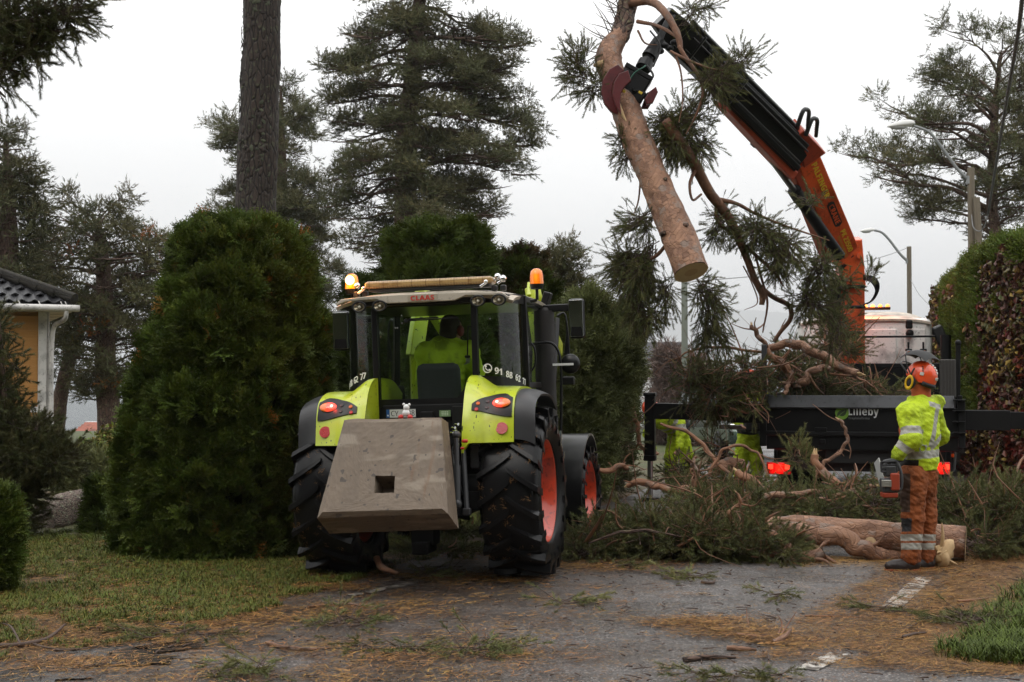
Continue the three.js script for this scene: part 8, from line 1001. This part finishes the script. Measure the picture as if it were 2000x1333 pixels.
function helper(label, D, bent, dx, dx2, flip) { // two more workers in yellow beyond the stabiliser beam
  const J = (px, py, dz = 0) => P(px, py, D + dz), t = thing('person', label, 'person', J(dx, 900).setY(0)), o = t.position.clone(), part = (n, g, m) => { g = g.clone(); g.translate(-o.x, -o.y, -o.z); return mesh(n, g, m, t); };
  const gy = 736 + EYE * F / D, s = F / D, y = (m) => gy - m * s, hip = J(dx, y(0.95)), la = J(dx - 0.12 * s, y(0.05)), ra = J(dx + 0.12 * s, y(0.05)), lk = J(dx - 0.12 * s, y(0.5), -0.04), rk = J(dx + 0.12 * s, y(0.5), -0.04);
  const ch = bent ? J(dx - 0.22 * s, y(1.1), -0.25) : J(dx, y(1.38)), nk = bent ? J(dx - 0.36 * s, y(1.2), -0.35) : J(dx, y(1.53)), hc = bent ? J(dx - 0.42 * s, y(1.22), -0.45) : J(dx, y(1.68)), face = bent ? V(-0.6, -0.5, 0.6).normalize() : V(0.1, -0.2, 1).normalize(), side = bent ? V(0.7, 0, 0.7) : V(1, 0, 0), up = side.clone().cross(face).normalize(); if (up.y < 0) up.negate();
  const ls = ch.clone().add(V(-0.2, 0.06, 0.05)), rs = ch.clone().add(V(0.2, 0.06, -0.02)), le = bent ? ls.clone().add(V(-0.05, -0.3, 0.1)) : ls.clone().add(V(-0.1, -0.27, 0.05)), re = bent ? rs.clone().add(V(0.05, -0.3, 0.1)) : rs.clone().add(V(0.1, -0.27, 0.05)), lw = le.clone().add(bent ? V(0.05, -0.2, 0.1) : V(0.12, -0.14, 0.2)), rw = re.clone().add(bent ? V(-0.05, -0.2, 0.1) : V(-0.12, -0.14, 0.2));
  part('body', skin([...headCaps(hc, up, face, side), [hc, nk, 0.06, 0.06], [nk, hip, 0.1, 0.12], [ch, ls, 0.06, 0.05], [ch, rs, 0.06, 0.05], [ls, le, 0.045, 0.04], [rs, re, 0.045, 0.04], [le, lw, 0.035, 0.03], [re, rw, 0.035, 0.03], ...hand([], lw, lw.clone().sub(le).normalize(), V(0, 0, 1), V(1, 0, 0)), ...hand([], rw, rw.clone().sub(re).normalize(), V(0, 0, 1), V(-1, 0, 0)), [hip, lk, 0.09, 0.06], [lk, la, 0.055, 0.04], [hip, rk, 0.09, 0.06], [rk, ra, 0.055, 0.04]], 0.02, 0, 110), MP.skin);
  const jg = skin([[ch, hip, 0.19, 0.17], [ch, nk, 0.17, 0.09], [ch, ls, 0.12, 0.1], [ch, rs, 0.12, 0.1], [ls, le, 0.09, 0.08], [rs, re, 0.09, 0.08], [le, lw, 0.075, 0.055], [re, rw, 0.075, 0.055]], 0.05, 0.018, 100);
  const jp = split(jg, (p) => { const q = segT(p, ch, hip), d = segD(p, ch, hip); if (q > 0.72 && d < 0.24) return 'dark_hem'; if (((q > 0.05 && q < 0.2) || (q > 0.42 && q < 0.56)) && d < 0.25) return 'reflective_tape'; for (const [a, b] of [[ls, le], [rs, re]]) if (segT(p, a, b) > 0.6 && segT(p, a, b) < 0.85 && segD(p, a, b) < 0.12) return 'reflective_tape'; return 'jacket'; }); for (const k in jp) part(k, jp[k], { jacket: MP.hi, reflective_tape: MP.tape, dark_hem: MP.navy }[k]);
  part('trousers', skin([[hip, lk, 0.14, 0.1], [lk, la.clone().add(V(0, 0.08, 0)), 0.1, 0.09], [hip, rk, 0.14, 0.1], [rk, ra.clone().add(V(0, 0.08, 0)), 0.1, 0.09]], 0.04, 0.02, 96), MP.hi);
  for (const a of [la, ra]) part('boot', skin([[a, a.clone().add(V(-0.02, -0.02, 0.16)), 0.055, 0.045]], 0.02, 0, 40), MP.boot);
  part('helmet', (() => { const g = new THREE.SphereGeometry(0.13, 22, 14, 0, TAU, 0, 1.7); g.applyMatrix4(new THREE.Matrix4().makeBasis(side, up, side.clone().cross(up)).setPosition(hc.clone().addScaledVector(up, 0.03))); return g; })(), MP.helmet);
  return { lw, rw };
}
helper('bending person in yellow high-visibility clothes beside the black stabiliser leg', 20.2, true, 1326, 0);
{ const h = helper('person in yellow high-visibility clothes holding a dark tool in front of the truck\'s left side', 19.6, false, 1462, 0), c = h.lw.clone().lerp(h.rw, 0.5).add(V(0.05, -0.02, 0.08)), t = thing('chainsaw', 'dark chainsaw held across the waist by the person in yellow at the truck\'s left side', 'chainsaw', c), b = new MB(); b.box(0.34, 0.16, 0.16, 0, 0, 0, 0, 0, 0.05, 0.03); b.build('engine_housing', MP.black, t); const n = new MB(); n.tube([V(-0.15, 0.06, 0), V(-0.1, 0.14, 0.05), V(0.08, 0.15, 0.05), V(0.16, 0.05, 0.02)], [0.014, 0.014], 8, 20); n.build('handle', MT.grey, t); const g = new MB(); g.box(0.4, 0.07, 0.014, -0.34, -0.02, 0.02, 0, 0, -0.05); g.build('guide_bar', MT.steel, t); }
{ // dark car waiting beyond, lights on
  const D = 29, c = P(1440, 850, D), t = thing('parked_car', 'dark car with lit headlamps waiting behind the stabiliser beam', 'car', [c.x, 0, -D], 0.15), R = rng(1), paint = plain(0.02, 0.035, 0.03, 0.25, { clearcoat: 1 });
  const prof = [[2.1, 0.35], [2.15, 0.62], [2.0, 0.82], [1.0, 0.95], [0.95, 0.95], [0.3, 1.42], [-1.2, 1.46], [-1.95, 1.0], [-2.1, 0.9], [-2.12, 0.35]], b = new MB(); b.prismX(prof, -0.86, 0.86, 0.08); b.build('body', paint, t);
  const g = new MB(); g.prismX([[1.0, 0.98], [0.34, 1.41], [0.3, 1.36], [0.9, 0.97]], -0.72, 0.72); g.build('windscreen', plain(0.5, 0.52, 0.54, 0.08), t); const rf = new MB(); rf.box(1.5, 0.05, 1.5, 0, 1.46, -0.45, 0, 0, 0, 0.02); rf.build('roof', MK.white, t); const gr = new MB(); gr.box(1.2, 0.16, 0.05, 0, 0.5, 2.12); gr.build('grille', MT.matt, t);
  for (const x of [-0.66, 0.66]) { new MB().box(0.36, 0.12, 0.1, x, 0.7, 2.06, -0.3, 0, 0, 0.04).build('headlamp', lamp(1, 0.95, 0.85, 1.6), t); t.updateMatrixWorld(true); glow(V(x, 0.7, 2.25).applyMatrix4(t.matrixWorld), 0xfff0dd, 0.5, 4); for (const z of [1.35, -1.35]) { const w = new THREE.Group(); w.name = 'wheel'; w.position.set(x * 1.2, 0.32, z); t.add(w); const tg = new THREE.TorusGeometry(0.24, 0.085, 10, 28); tg.rotateY(PI / 2); mesh('tyre', tg, MT.rubber, w); const cg = new THREE.CylinderGeometry(0.2, 0.2, 0.14, 20); cg.rotateZ(PI / 2); mesh('rim', cg, MK.grey, w); } }
}
// ---------- grass, needles, twigs ----------
{
  const R = rng(404), blades = [], lush = [];
  for (let i = 0; i < 42000; i++) { // lawn
    const d = 7.6 + 9.5 * Math.pow(R(), 1.1), x = polyAt(roadL, d) + 0.12 - Math.pow(R(), 1.3) * 5.2; if (x < -d * 0.45) continue; const n = fbm(x * 0.8, d * 1.3, 1, 4), n2 = fbm(x * 3, d * 4, 8, 3); const e = polyAt(roadL, d) - x; if (0.5 + n * 1.2 + n2 - (e < 0.5 ? 0.35 : 0) < 0.05 + 0.3 * R()) continue;
    const k = 0.6 + R() * 0.8; blades.push({ p: V(x, hgt(x, d) - 0.005, -d), roll: R() * TAU, s: 0.45 + R() * 0.5, c: col(k * (0.85 + 0.6 * R()), k, k * 0.7) });
  }
  for (let i = 0; i < 12000; i++) { // right verge
    const d = 7.9 + 7.5 * R() * R(), rr = polyAt(roadR.slice(2), d), e = 0.32 + 0.08 * (d - 8) + Math.pow(R(), 0.8) * 2.0, x = rr + e; if (x > d * 0.46) continue; if (fbm(x * 1.5, d * 1.5, 3) + (e - 0.5) * 0.4 < -0.2 + 0.8 * R()) continue;
    const k = 0.45 + R() * 0.7; lush.push({ p: V(x, hgt(x, d) - 0.005, -d), roll: R() * TAU, s: 0.45 + R() * 0.7, c: col(k * 1.05, k * 1.12, k * 0.6) });
  }
  tag(scatter('lawn_grass', GEO.tuft[0], M.grass, blades), 'short wet lawn grass left of the tractor', null, null, 'stuff');
  tag(scatter('verge_grass', GEO.tuft[1], M.grass, lush), 'lush green grass along the right verge', null, null, 'stuff');
  // fallen needles: small flat bundles
  const nb = []; { const q = rng(6); for (let i = 0; i < 10; i++) { const a = q() * TAU, p = V((q() - 0.5) * 0.2, 0.002 + q() * 0.012, (q() - 0.5) * 0.2); blade(nb, p, V(Math.cos(a), (q() - 0.4) * 0.16, Math.sin(a)).normalize(), 0.04 + q() * 0.045, 0.0052, () => 0.96 + q() * 0.04); } }
  const needles = [], dark = [];
  const dashes = [[G(1575, 1311), G(1642, 1279)], [G(1742, 1189), G(1808, 1130)], [G(684, 1166), G(806, 1141)]], add = (x, d, s) => { for (const [a, b] of dashes) { const ux = b.x - a.x, uz = b.z - a.z, t = clamp(((x - a.x) * ux + (-d - a.z) * uz) / (ux * ux + uz * uz), 0, 1); if (Math.hypot(x - a.x - t * ux, -d - a.z - t * uz) < 0.14 && R() < 0.72) return; } const h = hgt(x, d) + (onRoad(x, d) ? 0.014 : 0.006), k = 0.45 + R() * 0.9; needles.push({ p: V(x, h, -d), roll: R() * TAU, s: s * (0.7 + R() * 0.7), c: R() < 0.4 ? col(0.3 * k, 0.27 * k, 0.27 * k) : col(k, k * (0.85 + 0.3 * R()), k * 0.8) }); };
  for (let i = 0; i < 5200; i++) { const d = 7.7 + 5.5 * Math.pow(R(), 1.1), x = polyAt(roadR.slice(2), d) - 0.75 + 0.35 * fbm(d * 1.1, 3, 7) + Math.abs(R() + R() - 0.3) * 0.95; if (fbm(x * 2.2, d * 2.2, 4) < -0.22 + 0.3 * R() - 0.3) continue; add(x, d, 0.85); }
  for (let i = 0; i < 32000; i++) { const d = 6.8 + 7 * Math.pow(R(), 1.2), x = -d * 0.42 + d * 0.84 * R(); if (!onRoad(x, d)) { if (x < polyAt(roadL, d) && R() < 0.75) add(x, d, 1); continue; } const lft = sstep(1.2 - (x - 0.28 * (d - 8)), 0, 1.6); if (fbm(x * 1.3 + d * 0.4, d * 2.2, 2, 4) + 0.34 * lft < 0.06 + 0.25 * R()) { if (R() < 0.82) continue; add(x, d, 0.45); continue; } if (R() < 0.86) continue; add(x, d, 0.7 + 0.3 * lft); }
  for (const [px, py, w, n] of [[1440, 1240, 0.45, 500], [1400, 1220, 0.6, 300], [1330, 1220, 0.4, 200], [1520, 1255, 0.3, 250], [300, 1240, 0.9, 700], [450, 1215, 0.5, 400], [620, 1150, 0.5, 400], [120, 1300, 0.5, 300], [420, 1110, 0.8, 500], [1180, 1110, 0.8, 500], [900, 1130, 0.9, 500], [750, 1290, 1.2, 500], [650, 1200, 0.9, 500]]) { const c = G(px, py); for (let i = 0; i < n * 0.45; i++) { const a = R() * TAU, r = w * Math.pow(R(), 0.8) * 0.95 * (1 + 0.5 * pn(i * 0.01, w)); add(c.x + Math.cos(a) * r, -c.z + Math.sin(a) * r * 0.5, 1); } }
  tag(scatter('fallen_needles', triGeo(nb), M.litter, needles), 'brown and orange pine needles strewn over road and verge', null, null, 'stuff');
  const saw = []; for (let i = 0; i < 900; i++) { const p = G(1540 + 330 * R(), 1092 + 22 * R() * R()), a = R() * TAU; saw.push({ p: V(p.x, 0.016, p.z), roll: a, s: 0.35 + R() * 0.4, c: col(1.7, 1.9, 1.8) }); } tag(scatter('sawdust', triGeo(nb), M.litter, saw), 'pale sawdust on the asphalt under the felled log', null, null, 'stuff');
  // scattered small twigs and bark
  const tw = new MB(); for (let i = 0; i < 700; i++) { const d = 7.2 + 5 * R(), x = -d * 0.3 + d * 0.68 * R(), a = R() * TAU, l = 0.02 + R() * R() * 0.14, y = hgt(x, d) + 0.022, p = V(x, y, -d), q = V(x + Math.cos(a) * l, y + R() * 0.01, -d + Math.sin(a) * l); tw.add(limbGeo([p, p.clone().lerp(q, 0.5).add(V((R() - 0.5) * 0.12 * l, 0.002, (R() - 0.5) * 0.12 * l)), q], [0.003 + 0.004 * R(), 0.004, 0.0015], 5, 3), null, true); } tag(tw.build('scattered_twigs', M.twig), 'small dark twigs and bark bits strewn over the road', null, null, 'stuff');
  // the larger twigs and green sprigs one can point at
  const stick = (label, pts, r, mat = M.barkLimb, side) => { const q = pts.map(([px, py, h]) => { const g = G(px, py); return V(g.x, hgt(g.x, -g.z) + 0.02 + (h ?? 0), g.z); }), c = q[Math.floor(q.length / 2)], t = thing('fallen_twig', label, 'twig', c, 0, 'twigs lying on the ground'), mb = new MB(); mb.add(limbGeo(q, [r, r, r * 0.5], 7, 14, 0.2, c.x), null, true); mb.build('wood', mat, t, c); if (side) { const m2 = new MB(); for (const s of side) { const e = s.map(([px, py, h]) => { const g = G(px, py); return V(g.x, 0.02 + (h ?? 0), g.z); }); m2.add(limbGeo(e, [r * 0.6, r * 0.2], 5, 6), null, true); } m2.build('side_twig', mat, t, c); } return t; };
  stick('pale peeled twig on the asphalt below the concrete block', [[520, 1262], [560, 1272], [600, 1275], [646, 1272]], 0.013, M.barkOrange);
  stick('pale twig with broken orange end left of the tractor\'s white line', [[600, 1192], [650, 1186], [680, 1190, 0.02], [716, 1192]], 0.01, M.barkOrange, [[[672, 1190], [668, 1176, 0.04]]]);
  stick('dark forked branch on the lawn edge at the left border', [[-10, 1272], [40, 1268], [90, 1258], [126, 1242, 0.03]], 0.016, M.twig, [[[40, 1268], [20, 1245, 0.05], [5, 1236, 0.04]], [[60, 1264], [90, 1272], [120, 1276]]]);
  stick('thin dark twig in the puddle at the bottom left', [[102, 1278], [140, 1276], [188, 1272]], 0.009, M.twig);
  stick('thick dark stick on the asphalt left of the lower lane dash', [[1336, 1296], [1380, 1291], [1438, 1292]], 0.017, M.barkFar);
  stick('short broken piece of reddish bark right of the thick dark stick', [[1420, 1272], [1450, 1274], [1478, 1276]], 0.016, M.barkOrange);
  stick('long thin straight twig lying crosswise on the middle of the road', [[1572, 1209], [1620, 1210], [1694, 1212]], 0.008, M.barkLimb);
  stick('dry branched twig standing up from the heap of yellow needles', [[1440, 1246], [1480, 1250], [1522, 1246]], 0.012, M.barkLimb, [[[1470, 1250], [1460, 1220, 0.02], [1458, 1216, 0.08]], [[1520, 1246], [1528, 1240, 0.06], [1520, 1238, 0.1]], [[1526, 1246], [1540, 1240, 0.05], [1556, 1236, 0.12]]]);
  stick('orange splintered stick beside the dry branched twig', [[1510, 1262], [1530, 1258, 0.02], [1546, 1248, 0.04]], 0.016, M.barkOrange);
  stick('curved reddish twig on the right grass verge', [[1872, 1180], [1900, 1178], [1932, 1174]], 0.01, M.barkLimb);
  stick('dark twig on the needle-covered verge below the curved reddish one', [[1764, 1252], [1790, 1246], [1810, 1244]], 0.011, M.twig);
  stick('reddish root-like stump of branch under the tractor between the rear wheels', [[735, 1118, 0.1], [750, 1130, 0.06], [778, 1132, 0.03]], 0.03, M.barkLimb);
  stick('dark twig on the lawn edge below the big dome thuja', [[325, 1226], [350, 1228], [366, 1228]], 0.012, M.twig);
  stick('bent dark twig lying before the heap of brush in mid road', [[1370, 1142], [1390, 1144], [1398, 1138]], 0.012, M.twig, [[[1360, 1124], [1372, 1132, 0.02], [1385, 1140]]]);
  const sprigs = (label, px, py, w, m, lo = 0.8, hi = 1.6, h = 0.03) => { const c = G(px, py), k = w / F * -c.z / 2, t = thing('pine_sprig', label, 'sprig', c, 0, 'pine sprigs lying on the ground'), wd = new MB(), it = []; for (let i = 0; i < m; i++) { const a = R() * TAU, r = k * Math.sqrt(R()), s = c.clone().add(V(Math.cos(a) * r, 0.03, Math.sin(a) * r * 0.7)), b = R() * TAU, e = s.clone().add(V(Math.cos(b) * 0.16, h * R(), Math.sin(b) * 0.16)); shoot(wd, it, s, e, R, { n: 4, lo, hi, s: 0.75, g: 0, flat: h < 0.2 }); } for (const i of it) if (i.p.y < 0.02) i.p.y = 0.02; wd.build('twig', M.twig, t, c); scatter('needles', GEO.sprig[2], M.needle, it, t, c); };
  sprigs('bright green pine sprig on the asphalt in front of the brush heap', 1336, 1135, 80, 12, 1.2, 2); sprigs('flat dark pine sprig at the upper lane dash', 1716, 1198, 70, 9); sprigs('green sprig tuft below the concrete block, on the road', 668, 1228, 90, 12, 1, 1.7, 0.12); sprigs('green sprig at the bottom edge, left of the road centre', 935, 1276, 120, 14, 1, 1.8); sprigs('sprig with yellow-green needles at the very bottom left of the road', 470, 1322, 140, 12, 1.1, 1.9); sprigs('sprig patch along the lawn edge near the puddle', 330, 1246, 130, 14); sprigs('small sprig near the left end of the brush heap', 1195, 1112, 60, 7); sprigs('small green sprig on the grey asphalt, middle of the photo', 1110, 1182, 70, 7, 1.1, 1.8); sprigs('dark needle tuft lying on the asphalt behind the yellow needle heap', 1510, 1168, 70, 6); sprigs('dark sprig on the right grass verge', 1890, 1215, 190, 22, 0.7, 1.3); sprigs('sprig under the rear of the tractor', 835, 1132, 80, 9); sprigs('green sprig right of the pale peeled twig', 760, 1275, 130, 10); sprigs('green sprig at the lower edge below the lane dash', 1450, 1330, 150, 12);
}
renderer.render(scene, camera);
